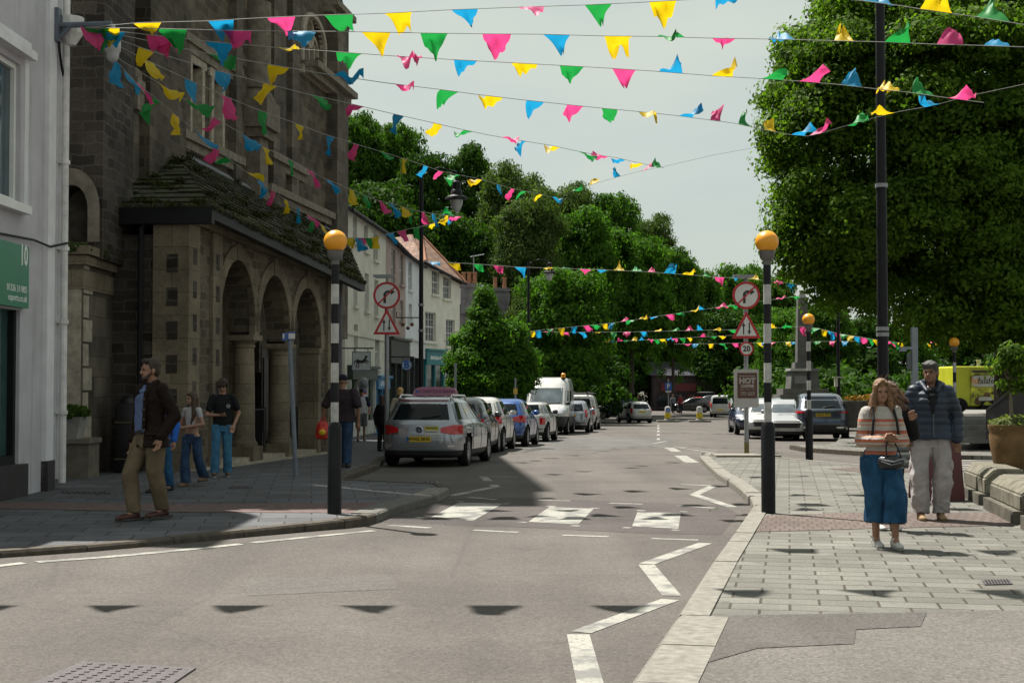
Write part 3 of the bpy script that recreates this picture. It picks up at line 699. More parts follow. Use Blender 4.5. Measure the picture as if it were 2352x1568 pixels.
for pa, pb in ((E0, E1), (Eb, E0)):             # thick moss-grown tile edge
    for k in range(60):
        p = pa.lerp(pb, (k + rnd.random()) / 60); m_.ell(p + V((0, 0, .03)) , (rnd.uniform(.05, .13), rnd.uniform(.05, .1), rnd.uniform(.04, .09)), 6)
porch_roof = m_.build('roof', moss, hall)
m_ = MB()
d_ = (E1 - E0).normalized(); m_.box((E0 + E1) / 2 + V((0, 0, -.1)) - FP.n * .08, ((E1 - E0).length, .16, .2), d_, FP.n, FP.n.cross(d_))
d2 = (E0 - Eb).normalized(); m_.box((E0 + Eb) / 2 + V((0, 0, -.14)), ((E0 - Eb).length, .16, .3), d2, d_, d2.cross(d_))
m_.add([E0 + V((0, 0, -.05)), E1 + V((0, 0, -.05)), R1 + V((0, 0, -.5)), R0 + V((0, 0, -.5)), Eb + V((0, 0, -.05))], [(0, 1, 2, 3), (4, 0, 3)])
m_.build('gutter', black, hall)
m_ = MB(); a_, b_ = R0 + V((0, 0, .02)) + FP.n * .05, R1 + V((0, 0, .02)) + FP.n * .05
d3 = (b_ - a_).normalized(); m_.box((a_ + b_) / 2, ((b_ - a_).length, .34, .05), d3, (FP.n - V((0, 0, .9))).normalized(), d3.cross((FP.n - V((0, 0, .9))).normalized()))
m_.build('flashing', lead, hall)
m_ = MB(); q = FP.pt(pa0, 0, 0); t0 = sd.pt(-.18, zt0 + .1, .1)
m_.tube([Eb.lerp(E0, .42) + V((0, 0, -.2)), sd.pt(-.2, zt0 - .1, .14), sd.pt(-.2, .3, .14)], .055, 8); m_.build('downpipe', black, hall)
# main street wall above and behind the porch
ms = MP.sz
am0, am1 = ms(343, 200)[0], ms(779, 200)[0]
holes = []; wins = []
for x0, y0, x1, y1 in ((436, 150, 460, 330), (486, 185, 507, 350)):
    a0, a1 = ms(x0, 250)[0], ms(x1, 250)[0]; z0, z1 = ms((x0 + x1) / 2, y1)[1], ms((x0 + x1) / 2, y0)[1]
    holes.append([(a0, z0), (a1, z0), (a1, z1), (a0, z1)]); wins.append((a0, a1, z0, z1))
a0, a1 = ms(695, 150)[0], ms(742, 150)[0]; zb, zs, za = ms(718, 172)[1], ms(718, 92)[1], ms(718, 42)[1]
aw_ = (a0, a1, zb, zs, za - zs)
holes.append([(a0, zb), (a1, zb)] + arch_pts(a0, a1, zs, za - zs, 16, True))
zA, zP = 14.1, 23.7
mw = MB(); mw.prism([(am0, -.6), (am1, -.6), (am1, zA), (am0 + .9, zP), (am0, zP - 1.2)], MP, -.7, 0, holes)
mw.build('wall', masonry('hall_stone', (.105, .085, .064), .5, .24, (.13, .11, .085), .38, .013, .5, wob=.06), hall)
mw = MB()                                       # body of the hall behind, with its slate roof
c_ = MP.pt((am0 + am1) / 2, 0, -8); mw.box(c_ + V((0, 0, 6.6)), (am1 - am0 - .3, 14.4, 14.2), MP.d, MP.n); mw.build('rear_wall', rubble, hall)
rf = MB(); pk_ = am0 + .9
for o0, o1 in ((.25, -15.5),):
    rf.prism([(am0 - .3, zP - 1.7), (pk_, zP - .05), (am1 + .35, zA - .45), (am1 + .35, zA - .2), (pk_, zP + .2), (am0 - .3, zP - 1.45)], MP, o1, o0)
rf.build('roof', M('slate_roof', (.06, .06, .068), .95, .35, 3, spec=.05), hall)
for a0, a1, z0, z1 in wins:
    m_ = MB()
    for p_ in ((a0 - .16, a0 + .02, z0, z1), (a1 - .02, a1 + .16, z0, z1), (a0 - .3, a1 + .3, z1, z1 + .22), (a0 - .25, a1 + .25, z0 - .18, z0)): box_on(m_, MP, *p_, -.2, .06)
    w_ = m_.build('window', dressed, hall)
    m_ = MB(); box_on(m_, MP, a0, a1, z0, z1, -.4, -.38); m_.build('pane', glassd, w_)
    m_ = MB(); m_.prism([(a0, z0), (a1, z0), (a1, z1), (a0, z1)], MP, -.38, -.3, [[(a0 + .05, z0 + .06), (a1 - .05, z0 + .06), (a1 - .05, (z0 + z1) / 2 - .03), (a0 + .05, (z0 + z1) / 2 - .03)], [(a0 + .05, (z0 + z1) / 2 + .03), (a1 - .05, (z0 + z1) / 2 + .03), (a1 - .05, z1 - .05), (a0 + .05, z1 - .05)]])
    m_.build('frame', M('old_window_frame', (.3, .27, .22), .6), w_)
a0, a1, zb, zs, rs = aw_; ac = (a0 + a1) / 2; hw = (a1 - a0) / 2
m_ = MB(); MPo = MP
def ring(mb, c, r0, r1, o0, o1, a_=0, b_=2 * math.pi, n=28, fr=MP, cz=0, ry=1):
    for i in range(n):
        t0, t1 = a_ + (b_ - a_) * i / n, a_ + (b_ - a_) * (i + 1) / n
        P = lambda r, t: (c + r * math.cos(t), cz + r * ry * math.sin(t))
        mb.prism([P(r0, t0), P(r1, t0), P(r1, t1), P(r0, t1)], fr, o0, o1)
ring(m_, ac, hw, hw + .22, -.1, .08, 0, math.pi, 14, MP, zs, rs / hw); ring(m_, ac, hw * .3, hw * .42, -.4, -.1, cz=zs + rs * .38, n=18)
for k in (-1, 0, 1): box_on(m_, MP, ac + k * hw * .5 - .05, ac + k * hw * .5 + .05, zb, zs - .02, -.42, -.12)
for k in (-1, 1):
    ring(m_, ac + k * hw * .5, hw * .4, hw * .5, -.41, -.13, 0, math.pi, 10, MP, zs - .3)
for k in (-1, 1): box_on(m_, MP, ac + k * (hw + .11) - .1, ac + k * (hw + .11) + .1, zb, zs, -.1, .07)
box_on(m_, MP, a0 - .4, a1 + .4, zb - .25, zb, -.2, .14)
w_ = m_.build('arched_window', dressed, hall); m_ = MB()
m_.prism([(a0, zb), (a1, zb)] + arch_pts(a0, a1, zs, rs, 16, True), MP, -.5, -.45); m_.build('pane', M('leaded_glass', (.028, .03, .03), .2, .4, 9, spec=.6), w_)
m_ = MB()                                       # round engaged column with its base, pilasters, strings
ca = ms(578, 200)[0]; z1_ = ms(578, 236)[1]; z2_ = ms(578, 300)[1]
m_.lathe(MP.pt(ca, 0, .12), [(.5, z1_), (.5, z1_ + .1), (.42, z1_ + .25), (.4, z1_ + .3), (.4, 12.0)], 20)
m_.lathe(MP.pt(ca, 0, .12), [(.40, 9.6), (.46, 9.64), (.46, 9.76), (.40, 9.8)], 20)
box_on(m_, MP, ca - .62, ca + .6, z2_, z1_, -.1, .62); box_on(m_, MP, ca - .5, ca + .5, z2_ - .25, z2_, -.1, .5); box_on(m_, MP, ca - .36, ca + .36, 2, z2_ - .25, -.1, .36)
m_.build('engaged_column', M('column_stone', (.155, .132, .105), .85, .3, 5, .4), hall, smooth=40)
pass
for x0, x1, o_ in ((410, 427, .12), (526, 540, .2), (612, 640, .22), (660, 676, .16), (752, 778, .34)):
    m_ = MB(); p0_, p1_ = ms(x0, 200)[0], ms(x1, 200)[0]; box_on(m_, MP, p0_, p1_, 3.2, 13.9, 0, o_); m_.build('pilaster', darkash, hall)
pass
for y, x, x0, x1, o_ in ((206, 765, 690, 786, .55), (28, 765, 742, 786, .5), (318, 430, 345, 545, .24), (372, 640, 605, 690, .3), (92, 430, 405, 545, .18), (470, 690, 600, 780, .3)):
    m_ = MB(); z_ = ms(x, y)[1]; p0_, p1_ = ms(x0, y)[0], ms(x1, y)[0]
    box_on(m_, MP, p0_, p1_, z_ - .1, z_ + .1, 0, o_); box_on(m_, MP, p0_ + .02, p1_ - .02, z_ - .3, z_ - .1, 0, o_ * .6); m_.build('string_course', dressd, hall)
# left end: stepped dark wall with buttress, niche and ledge
B1 = Fr((-10.2, 24.5), (1, 0)); B2 = Fr((-7.42, 26.5), (1, 0)); B3 = Fr((-10.2, 25.0), (1, 0)); B4 = Fr((-8.6, 28.6), (1, 0))
b1 = B1.sz; zs_ = b1(160, 575)[1]
m_ = MB(); m_.box(V((-8.8, 25.6, (zs_) / 2 - .2)), (2.76, 2.2, zs_ + .4)); m_.build('buttress', darkash, hall)
b3 = B3.sz
na0, na1 = b3(128, 500)[0], b3(203, 500)[0]; nzs = b3(165, 480)[1]; nzt = b3(165, 425)[1]; nzb = b3(165, 556)[1]
m_ = MB(); x1_ = b3(236, 400)[0]
m_.prism([(-3.0, nzb - .3), (x1_, nzb - .3), (x1_, 18.0), (-3, 18.0)], B3, -2.0, 0, [[(na0, nzb), (na1, nzb)] + arch_pts(na0, na1, nzs, nzt - nzs, 14, True)])
m_.build('niche_wall', rubble, hall)
m_ = MB(); box_on(m_, B3, na0 - .1, na1 + .1, nzb - .1, nzt + .2, -.8, -.6); m_.build('niche', dressd, hall)
m_ = MB(); hw_ = (na1 - na0) / 2
ring(m_, (na0 + na1) / 2, hw_, hw_ + .2, -.1, .05, 0, math.pi, 12, B3, nzs, (nzt - nzs) / hw_)
for s_ in (na0 - .2, na1): box_on(m_, B3, s_, s_ + .2, nzb, nzs, -.1, .05)
m_.build('niche_surround', dressd, hall)
m_ = MB(); x2 = B2.sz(334, 600)[0]
for dz, o_ in ((0, .16), (-.17, .1), (-.5, .03)):
    h_ = .15 if dz > -.4 else .33
    m_.box(V((-8.8, 25.6, zs_ + dz)), (2.76 + 2 * o_, 2.2 + 2 * o_, h_))
    box_on(m_, B2, .0, x2, zs_ + dz - h_ / 2, zs_ + dz + h_ / 2, 0, o_)
m_.build('ledge', ashlar, hall)
m_ = MB(); box_on(m_, B2, -.2, x2 + .5, -.4, zt0 - .25, -2.2, 0); box_on(m_, B4, B4.sz(206, 300)[0], B4.sz(344, 300)[0], zt0 - .3, 22.5, -3.2, 0); m_.build('return_wall', masonry('return_stone', (.08, .065, .048), .42, .2, (.105, .088, .066), .42, .013, .5, wob=.08), hall)
m_ = MB(); q0 = B1.sz(188, 800)[0]
box_on(m_, B1, 2.5, 2.775, -.3, zs_ - .5, -.3, .02)
for k in range(9): m_.box(V((-7.43, 24.72 + (.1 if k % 2 else 0), .5 + k * .42)), (.05, .5 if k % 2 else .3, .38))
m_.build('quoins', dressed, hall)
u0, u1 = B4.sz(206, 100)[0], B4.sz(322, 100)[0]; zu = B4.sz(260, 205)[1]
m_ = MB(); box_on(m_, B4, u0, u1, zs_ + .1, zu, 0, .45); box_on(m_, B4, u0 + .12, u1 - .1, zu, 13.4, 0, .3)
m_.build('buttress', darkash, hall)
m_ = MB(); box_on(m_, B4, u0 - .12, u1 + .12, zu - .12, zu + .12, 0, .62); box_on(m_, B4, u0 - .05, u1 + .05, zu + .12, zu + .34, 0, .52); box_on(m_, B4, u0 - .1, u1 + .1, zu - .5, zu - .12, 0, .52)
m_.build('weathering', dressd, hall)
# far gable end quoin strip with drainpipe at the far corner of the hall
m_ = MB(); a_ = ms(790, 500)[0]; box_on(m_, MP, a_ - .1, a_ + .7, -.6, ms(790, 385)[1], -1.5, -.4); m_.build('annexe_wall', rubble, hall)
m_ = MB(); c_ = ms(795, 372); box_on(m_, MP, a_ - .2, a_ + 1.0, c_[1] - .1, c_[1] + .25, -1.6, -.2); m_.build('annexe_cornice', dressd, hall)
m_ = MB(); a_ = FP.sz(789, 800)[0]; m_.tube([FP.pt(a_, gzz(a_), -.1), FP.pt(a_, 5.4, -.1)], .07, 8); m_.build('downpipe', M('grey_pipe', (.12, .12, .13), .5), hall)

# ---- terrace along the street
TP = Fr((-6.1, 53.0), (.075, 1))
cream = lambda n, c: M(n, c, .8, .12, 1.5, .2)
def house(label, fr, x0, x1, y0, y1, matw, wins_, back=7, rooff=True, roofm=None, sillm=None, frames=None, base=-1.2, rise=2.0, eave=.25):
    h = thing('terraced_house', label, 'house', group='houses along the street')
    a0, a1 = fr.sz(x0, 700)[0], fr.sz(x1, 700)[0]; z0_, z1_ = fr.sz(x0, y0)[1], fr.sz(x1, y1)[1]
    hs = []; ws = []
    for (wx0, wx1, wy0, wy1, *st) in wins_:
        b0, b1, c0, c1 = fr.rect(wx0, wy0, wx1, wy1); b0 = max(b0, a0 + .05); b1 = min(b1, a1 - .05)
        hs.append([(b0, c0), (b1, c0), (b1, c1), (b0, c1)]); ws.append((b0, b1, c0, c1))
    mb = MB(); mb.wall(fr, a0, a1, base, z0_, z1_, ws, -.3, 0)
    mb.box(fr.pt((a0 + a1) / 2, (min(z0_, z1_) + base) / 2 - .1, -.35 - back / 2 + .3), (a1 - a0 - .01, back - .7, min(z0_, z1_) - base - .3), fr.d, fr.n)
    mb.build('wall', matw, h)
    for b0, b1, c0, c1 in ws:
        t_ = .05; mb = MB(); cm = (c0 + c1) / 2; bm_ = (b0 + b1) / 2
        mb.prism([(b0, c0), (b1, c0), (b1, c1), (b0, c1)], fr, -.17, -.11, [[(b0 + t_, c0 + t_), (b1 - t_, c0 + t_), (b1 - t_, cm - .03), (b0 + t_, cm - .03)], [(b0 + t_, cm + .03), (b1 - t_, cm + .03), (b1 - t_, c1 - t_), (b0 + t_, c1 - t_)]])
        box_on(mb, fr, bm_ - .02, bm_ + .02, c0 + t_, c1 - t_, -.165, -.115)
        if frames:
            for k in range(1, 4): box_on(mb, fr, b0 + t_, b1 - t_, c0 + (c1 - c0) * k / 4 - .012, c0 + (c1 - c0) * k / 4 + .012, -.163, -.117)
            for k in (1, 3): box_on(mb, fr, b0 + (b1 - b0) * k / 4 - .012, b0 + (b1 - b0) * k / 4 + .012, c0 + t_, c1 - t_, -.163, -.117)
        w_ = mb.build('window', M('sash_paint', (.55, .55, .53), .5), h)
        mb = MB(); box_on(mb, fr, b0, b1, c0, c1, -.2, -.18); mb.build('pane', M('house_glass', (.07, .08, .09), .08, .5, .7, spec=.8), w_)
        mb = MB(); box_on(mb, fr, b0 - .1, b1 + .1, c0 - .12, c0 - .01, -.05, .12); mb.build('sill', sillm or matw, w_)
    if rooff:
        mb = MB(); e = eave
        A, B = fr.pt(a0, z0_, e), fr.pt(a1, z1_, e); C, D = fr.pt(a1, z1_ + rise, -back / 2), fr.pt(a0, z0_ + rise, -back / 2); E_, F_ = fr.pt(a1, z1_, -back), fr.pt(a0, z0_, -back)
        dn = V((0, 0, -.12)); mb.add([A, B, C, D, E_, F_, A + dn, B + dn, C + dn, D + dn, E_ + dn, F_ + dn], [(0, 1, 2, 3), (3, 2, 4, 5), (6, 9, 8, 7), (9, 11, 10, 8), (0, 6, 7, 1), (5, 4, 10, 11), (0, 3, 9, 6), (3, 5, 11, 9), (1, 7, 8, 2), (2, 8, 10, 4)])
        mb.build('roof', roofm or M('slate_roof', (.06, .06, .068), .95, .35, 3, spec=.05), h)
        mb = MB(); mb.tube([A + V((0, 0, -.04)), B + V((0, 0, -.04))], .07, 8); mb.build('gutter', black, h)
    return h, a0, a1, z0_, z1_
h1, a0, a1, z0, z1 = house('long cream three storey terraced house right beside the stone hall', TP, 793, 886, 478, 540, cream('cream_render', (.56, .54, .47)),
    [(811, 820, 493, 557), (836, 845, 515, 577), (858, 868, 535, 598), (812, 821, 612, 702), (838, 847, 628, 714), (860, 869, 643, 725), (813, 822, 745, 800), (862, 872, 770, 845)])
m_ = MB(); box_on(m_, TP, a0, a1 - .02, TP.sz(840, 770)[1] - .1, TP.sz(840, 770)[1] + .08, 0, .06); m_.build('string_course', cream('cream_render', (.56, .54, .47)), h1)
h2, *_ = house('narrow pinkish grey terraced house between the cream and white ones', TP, 886.5, 931, 541, 585, cream('pink_render', (.34, .27, .25)),
    [(899, 908, 572, 652), (918, 926, 585, 654), (900, 908, 675, 745), (918, 926, 690, 738)])
h3, *_ = house('slim bluish white terraced house with two windows one above the other', TP, 931.5, 968, 586, 612, cream('bluewhite_render', (.60, .62, .64)),
    [(938, 946, 601, 666), (939, 946, 698, 737)])
CP = Fr((-4.55, 72.5), (.34, 1))
terra = paving('terracotta_tiles', (.20, .115, .08), .3, .35, R(-18), (.06, .035, .025), .3, .02)
h4, a0, a1, z0, z1 = house('cream corner house with a terracotta hipped roof and white barred windows', CP, 969, 1056, 604, 652, cream('pale_cream_render', (.66, .64, .55)),
    [(992, 1009, 620, 676), (1018, 1036, 630, 686), (976, 1001, 717, 784), (1024, 1045, 734, 796)], rooff=False, frames=True, back=8)
A, B = CP.pt(a0 - .3, z0, .3), CP.pt(a1 + .2, z1, .3); RD = at(968, 552, 79); RE = at(942, 551, 76)
m_ = MB(); m_.add([A, B, CP.pt(a1 + .2, z1, -8), CP.pt(a0 - .3, z0 + .2, -8), RE + V((0, 0, .3)), RD + V((0, 0, .25))], [(0, 1, 5, 4), (1, 2, 5), (2, 3, 4, 5), (3, 0, 4)])
m_.add([A - V((0, 0, .12)), B - V((0, 0, .12))], []); m_.build('roof', terra, h4)
m_ = MB(); m_.tube([A, B], .07, 8); m_.build('gutter', black, h4)
m_ = MB(); m_.tube([RD + V((0, 0, .27)), B + V((0, 0, .05))], .09, 8); m_.tube([RD + V((0, 0, .27)), A + V((0, 0, .05))], .09, 8); m_.build('hip_tiles', M('hip_tile', (.22, .10, .06), .8, .3, 8), h4)
m_ = MB(); box_on(m_, CP, a0, a1, CP.sz(1000, 806)[1] - .08, CP.sz(1000, 806)[1] + .1, 0, .1); m_.build('string_course', cream('pale_cream_render', (.66, .64, .55)), h4)
m_ = MB(); m_.tube([at(966, 640, 72), at(966, 800, 72)], .06, 8); m_.build('downpipe', black, h4)
def shopfront(par, fr, x0, x1, ytop, ymid, fasc, body, txt=None, tcol=None, door=True, tsize=.4):
    a0, a1 = fr.sz(x0, ymid)[0] + .03, fr.sz(x1, ymid)[0] - .03; zt_, zm = fr.sz((x0 + x1) / 2, ytop)[1], fr.sz((x0 + x1) / 2, ymid)[1]; g_ = gz(fr.pt((a0 + a1) / 2, 0).y) + PZ
    m_ = MB(); box_on(m_, fr, a0, a1, zm, zt_, .01, .22); box_on(m_, fr, a0, a1, zt_, zt_ + .1, .01, .34); fa = m_.build('shop_sign', fasc, par)
    m_ = MB(); n = max(2, round((a1 - a0) / 1.6))
    for k in range(n + 1): c_ = a0 + .07 + (a1 - a0 - .14) * k / n; box_on(m_, fr, c_ - .07, c_ + .07, g_ + .01, zm - .01, .01, .14)
    box_on(m_, fr, a0 + .14, a1 - .14, g_ + .02, g_ + .55, .015, .1)
    sf = m_.build('shop_front', body, par)
    m_ = MB(); box_on(m_, fr, a0 + .1, a1 - .1, g_ + .5, zm, .004, .04); m_.build('pane', M('shop_glass_dark', (.02, .025, .028), .06, .3, 1, spec=.8), sf)
    if txt:                                     # the words are too far off to read: short strokes of paint, as they look
        m_ = MB(); q = random.Random(len(txt)); w_ = (a1 - a0) * .62; c0 = (a0 + a1) / 2 - w_ / 2; zc = (zm + zt_) / 2; h = (zt_ - zm) * tsize
        for k in range(len(txt)): box_on(m_, fr, c0 + w_ * k / len(txt), c0 + w_ * (k + q.uniform(.45, .8)) / len(txt), zc - h * q.uniform(.3, .5), zc + h * q.uniform(.25, .5), .22, .226)
        m_.build('lettering', tcol, fa)
dkshop = M('dark_shopfront', (.022, .022, .02), .5, .3, 3); teal = M('teal_shopfront', (.02, .17, .19), .45, .15, 2); bluesh = M('blue_shopfront', (.045, .20, .42), .5, .15, 2)
shopfront(h1, TP, 797, 856, 846, 872, M('green_black_fascia', (.028, .04, .03), .5), M('white_shopfront', (.5, .5, .47), .6))
shopfront(h1, TP, 857, 885, 868, 893, bluesh, bluesh, 'xxxxx', M('pale_blue_letters', (.5, .6, .7), .5), tsize=.5)
shopfront(h2, TP, 887, 930, 782, 835, M('black_fascia', (.018, .02, .017), .5, .4, 4), dkshop)
shopfront(h3, TP, 932, 967, 785, 822, M('white_fascia', (.62, .62, .62), .5), dkshop)
shopfront(h4, CP, 971, 1016, 806, 838, teal, teal, 'xxxxxxxxxxx', M('white_lettering', (.75, .75, .72)), tsize=.3)
shopfront(h4, CP, 1017, 1054, 822, 846, M('white_fascia', (.62, .62, .62), .5), M('white_shopfront', (.5, .5, .47), .6), 'xxxxxx', M('red_letters', (.5, .04, .05)), tsize=.5)
# further houses with chimneys in front of the wood
FH = Fr((-3.4, 92), (.5, 1))
m_ = thing('terraced_house', 'grey slate roofed house with a tall brick chimney behind the corner house', 'house', group='houses along the street')
P = lambda x, y, Y=93: at(x, y, Y)
def quad_house(par, x0, x1, y0, y1, Y, mat, dep=6, roofc=None, rise=1.5):
    A, B = at(x0, y0, Y), at(x1, y0, Y); mb = MB(); h = A.z + 2.2
    mb.box(V(((A.x + B.x) / 2, Y + dep / 2, A.z / 2 - 1.1)), (B.x - A.x, dep, A.z + 2.2)); mb.build('wall', mat, par)
    mb = MB(); e = .3; z = A.z
    mb.add([V((A.x - e, Y - e, z)), V((B.x + e, Y - e, z)), V((B.x + e, Y + dep / 2, z + rise)), V((A.x - e, Y + dep / 2, z + rise)), V((B.x + e, Y + dep + e, z)), V((A.x - e, Y + dep + e, z))], [(0, 1, 2, 3), (3, 2, 4, 5), (0, 3, 5), (1, 4, 2), (0, 5, 4, 1)])
    rf = mb.build('roof', roofc or M('slate_roof', (.06, .06, .068), .95, .35, 3, spec=.05), par); return rf
brick = masonry('chimney_brick', (.24, .12, .08), .23, .08, (.2, .17, .14), .3, .01, .4)
def chimney(par, x, y0, y1, Y, w_, mat, pots=3):
    A = at(x, y0, Y); B = at(x, y1, Y); mb = MB(); mb.box(V((A.x, Y, (A.z + B.z) / 2)), (w_, w_ * .7, A.z - B.z)); mb.box(V((A.x, Y, A.z - .15)), (w_ + .16, w_ * .7 + .16, .2))
    c = mb.build('chimney', mat, par); mb = MB()
    for k in range(pots): mb.lathe(V((A.x + (k - (pots - 1) / 2) * w_ / pots, Y, A.z)), [(.15, 0), (.13, .3), (.12, .62), (.15, .65), (.15, .75)], 10)
    mb.build('chimney_pots', M('clay_pots', (.32, .15, .09), .8, .2, 6), c)
rf = quad_house(m_, 1056, 1098, 700, 1000, 90, M('grey_stone_wall', (.14, .13, .14), .8, .3, 2)); chimney(rf, 1078, 652, 720, 90, 1.05, M('grey_chimney', (.15, .14, .145), .85, .3, 3)); 
mb = MB(); A = at(1088, 586, 90); mb.tube([at(1088, 650, 90), A], .03, 6); mb.tube([at(1080, 590, 90), at(1112, 584, 90)], .025, 6)
for k in range(5): p = at(1086 + k * 5, 588 - k * .6, 90); mb.tube([p - V((0, .4, 0)), p + V((0, .4, 0))], .02, 5)
mb.build('aerial', greymetal, m_)
m_ = thing('terraced_house', 'further grey house with two chimney pots showing above the small pavement tree', 'house', group='houses along the street')
rf = quad_house(m_, 1099, 1160, 705, 1000, 98, M('slate_hung_wall', (.12, .12, .13), .8, .3, 2)); chimney(rf, 1148, 662, 725, 98, 1.3, M('grey_chimney', (.15, .14, .145)), 2)
m_ = thing('terraced_house', 'pale stucco building half hidden by trees behind the white van', 'house', group='houses along the street')
rf = quad_house(m_, 1228, 1300, 745, 1000, 104, cream('pale_cream_render', (.66, .64, .55)))
mb = MB(); 
for x in (1243, 1252):
    A = at(x, 840, 104); mb.box(V((A.x, 103.98, A.z)), (.8, .1, 1.9))
mb.build('window', glassd, m_)
m_ = thing('shop_building', 'dark shop with a red fascia in deep shade under the far trees', 'building')
rf = quad_house(m_, 1500, 1640, 862, 1000, 150, M('dark_brick', (.05, .04, .04), .8, .3, 2), 6)
mb = MB(); A, B = at(1518, 880, 149.9), at(1600, 898, 149.9); mb.box((A + B) / 2, (B.x - A.x, .12, A.z - B.z)); mb.build('shop_sign', M('dark_red_fascia', (.12, .015, .02), .5), m_)
mb = MB(); A, B = at(1512, 905, 149.9), at(1595, 938, 149.9); mb.box((A + B) / 2, (B.x - A.x, .1, A.z - B.z)); mb.build('window', glassd, m_)
# pale building far right behind the food van
m_ = thing('villa', 'white gabled building far behind the yellow food van', 'building')
A, B = at(2120, 872, 100), at(2205, 872, 100)
quad_house(m_, 2120, 2205, 862, 950, 100, cream('bluewhite_render', (.60, .62, .64)), 6, M('pale_roof', (.35, .35, .36), .7), 1.2)
mb = MB()
for x in (2140, 2160, 2184):
    A = at(x, 885, 99.9); mb.box(A, (.9, .1, 1.1))
mb.build('window', glassd, m_)
m_ = thing('shop_kiosk', 'low shop with a red and yellow sign behind the puffer jacket man', 'kiosk')
quad_house(m_, 2080, 2128, 895, 950, 92, M('kiosk_wall', (.2, .05, .05), .7), 4, None, .4)
mb = MB(); A, B = at(2082, 897, 91.8), at(2126, 911, 91.8); mb.box((A + B) / 2, (B.x - A.x, .1, A.z - B.z)); mb.build('red_sign', M('red_sign', (.5, .02, .03), .5), m_)
mb = MB(); A, B = at(2082, 912, 91.8), at(2126, 936, 91.8); mb.box((A + B) / 2, (B.x - A.x, .1, A.z - B.z)); ys_ = mb.build('yellow_sign', M('yellow_sign', (.75, .6, .02), .5), m_)
text('am', .85, M('red_letters', (.5, .04, .05)), ys_, frame4(at(2106, 925, 91.7), (1, 0, 0), Z1), bold=.02)
# ------------------------------------------------------------------ street furniture
orange = M('amber_globe', (.72, .30, .012), .35, .1, 3, spec=.5)
beaw = M('beacon_white', (.36, .355, .34), .5, .25, 9); beab = M('beacon_black', (.011, .011, .013), .5, .3, 8, spec=.18)
def beacon(x, y, label, H_=3.42, nb=8, foot=1.1, z=PZ, rim=False, gr=.142):
    p = G(x, y, z); b = thing('belisha_beacon', label, 'crossing beacon', p, group='belisha beacons at the crossings')
    m_ = MB(); m_.lathe((0, 0, 0), [(.085, -.05), (.085, foot - .06), (.06, foot)], 18); m_.build('sleeve', beab, b, smooth=True)
    h0, h1 = foot, H_ - .42; 
    for k in range(nb):
        q = MB(); q.lathe((0, 0, 0), [(.047, h0 + (h1 - h0) * k / nb), (.047, h0 + (h1 - h0) * (k + 1) / nb)], 16); q.build('black_band' if k % 2 else 'white_band', beab if k % 2 else beaw, b, smooth=True)
    m_ = MB(); m_.lathe((0, 0, 0), [(.047, h1), (.05, h1 + .05), (.085, h1 + .08), (.1, h1 + .15), (.1, h1 + .17)], 16); m_.build('lamp_collar', M('beacon_collar', (.10, .095, .09), .5, .3, 6), b, smooth=True)
    m_ = MB(); c = h1 + .16 + gr * .86; m_.ell((0, 0, c), (gr, gr, gr * .97), 28); m_.build('lamp_globe', orange, b, smooth=True)
    if rim: m_ = MB(); m_.lathe((0, 0, c), [(gr + .012, -.008), (gr + .012, .008)], 28); m_.build('rim', white, b)
    return b
beacon(768, 1179, 'belisha beacon with orange globe at the left kerb in front of the stone hall')
beacon(1765, 1178, 'belisha beacon beside the hot coffee sign pole on the right pavement')
beacon(1859, 1051, 'belisha beacon in front of the dark suv at the side road', 3.3)
beacon(2194, 1028, 'smaller belisha beacon in front of the yellow food van', 3.1, 6, 1.0)
# road signs
redm = M('sign_red', (.38, .012, .02), .4, .1, 3); signw = M('sign_white', (.55, .545, .53), .45, .08, 6); bkm = M('sign_black', (.015, .015, .016), .5)
def disc(mb, c, r0, r1, y0, y1, n=40):
    for i in range(n):
        t0, t1 = 2 * math.pi * i / n, 2 * math.pi * (i + 1) / n
        P = lambda r, t, y: V((c[0] + r * math.cos(t), y, c[1] + r * math.sin(t)))
        if r0 > 0: vs = [P(r0, t0, y0), P(r1, t0, y0), P(r1, t1, y0), P(r0, t1, y0)]
        else: vs = [V((c[0], y0, c[1])), P(r1, t0, y0), P(r1, t1, y0)]
        k = len(vs); mb.add(vs + [v + V((0, y1 - y0, 0)) for v in vs], [tuple(range(k)), tuple(range(k, 2 * k))[::-1]] + [(i_, (i_ + 1) % k, k + (i_ + 1) % k, k + i_) for i_ in range(k)])
def flat(mb, pts, y0, y1):
    k = len(pts); mb.add([V((a, y0, b)) for a, b in pts] + [V((a, y1, b)) for a, b in pts], [tuple(range(k)), tuple(range(k, 2 * k))[::-1]] + [(i, (i + 1) % k, k + (i + 1) % k, k + i) for i in range(k)])
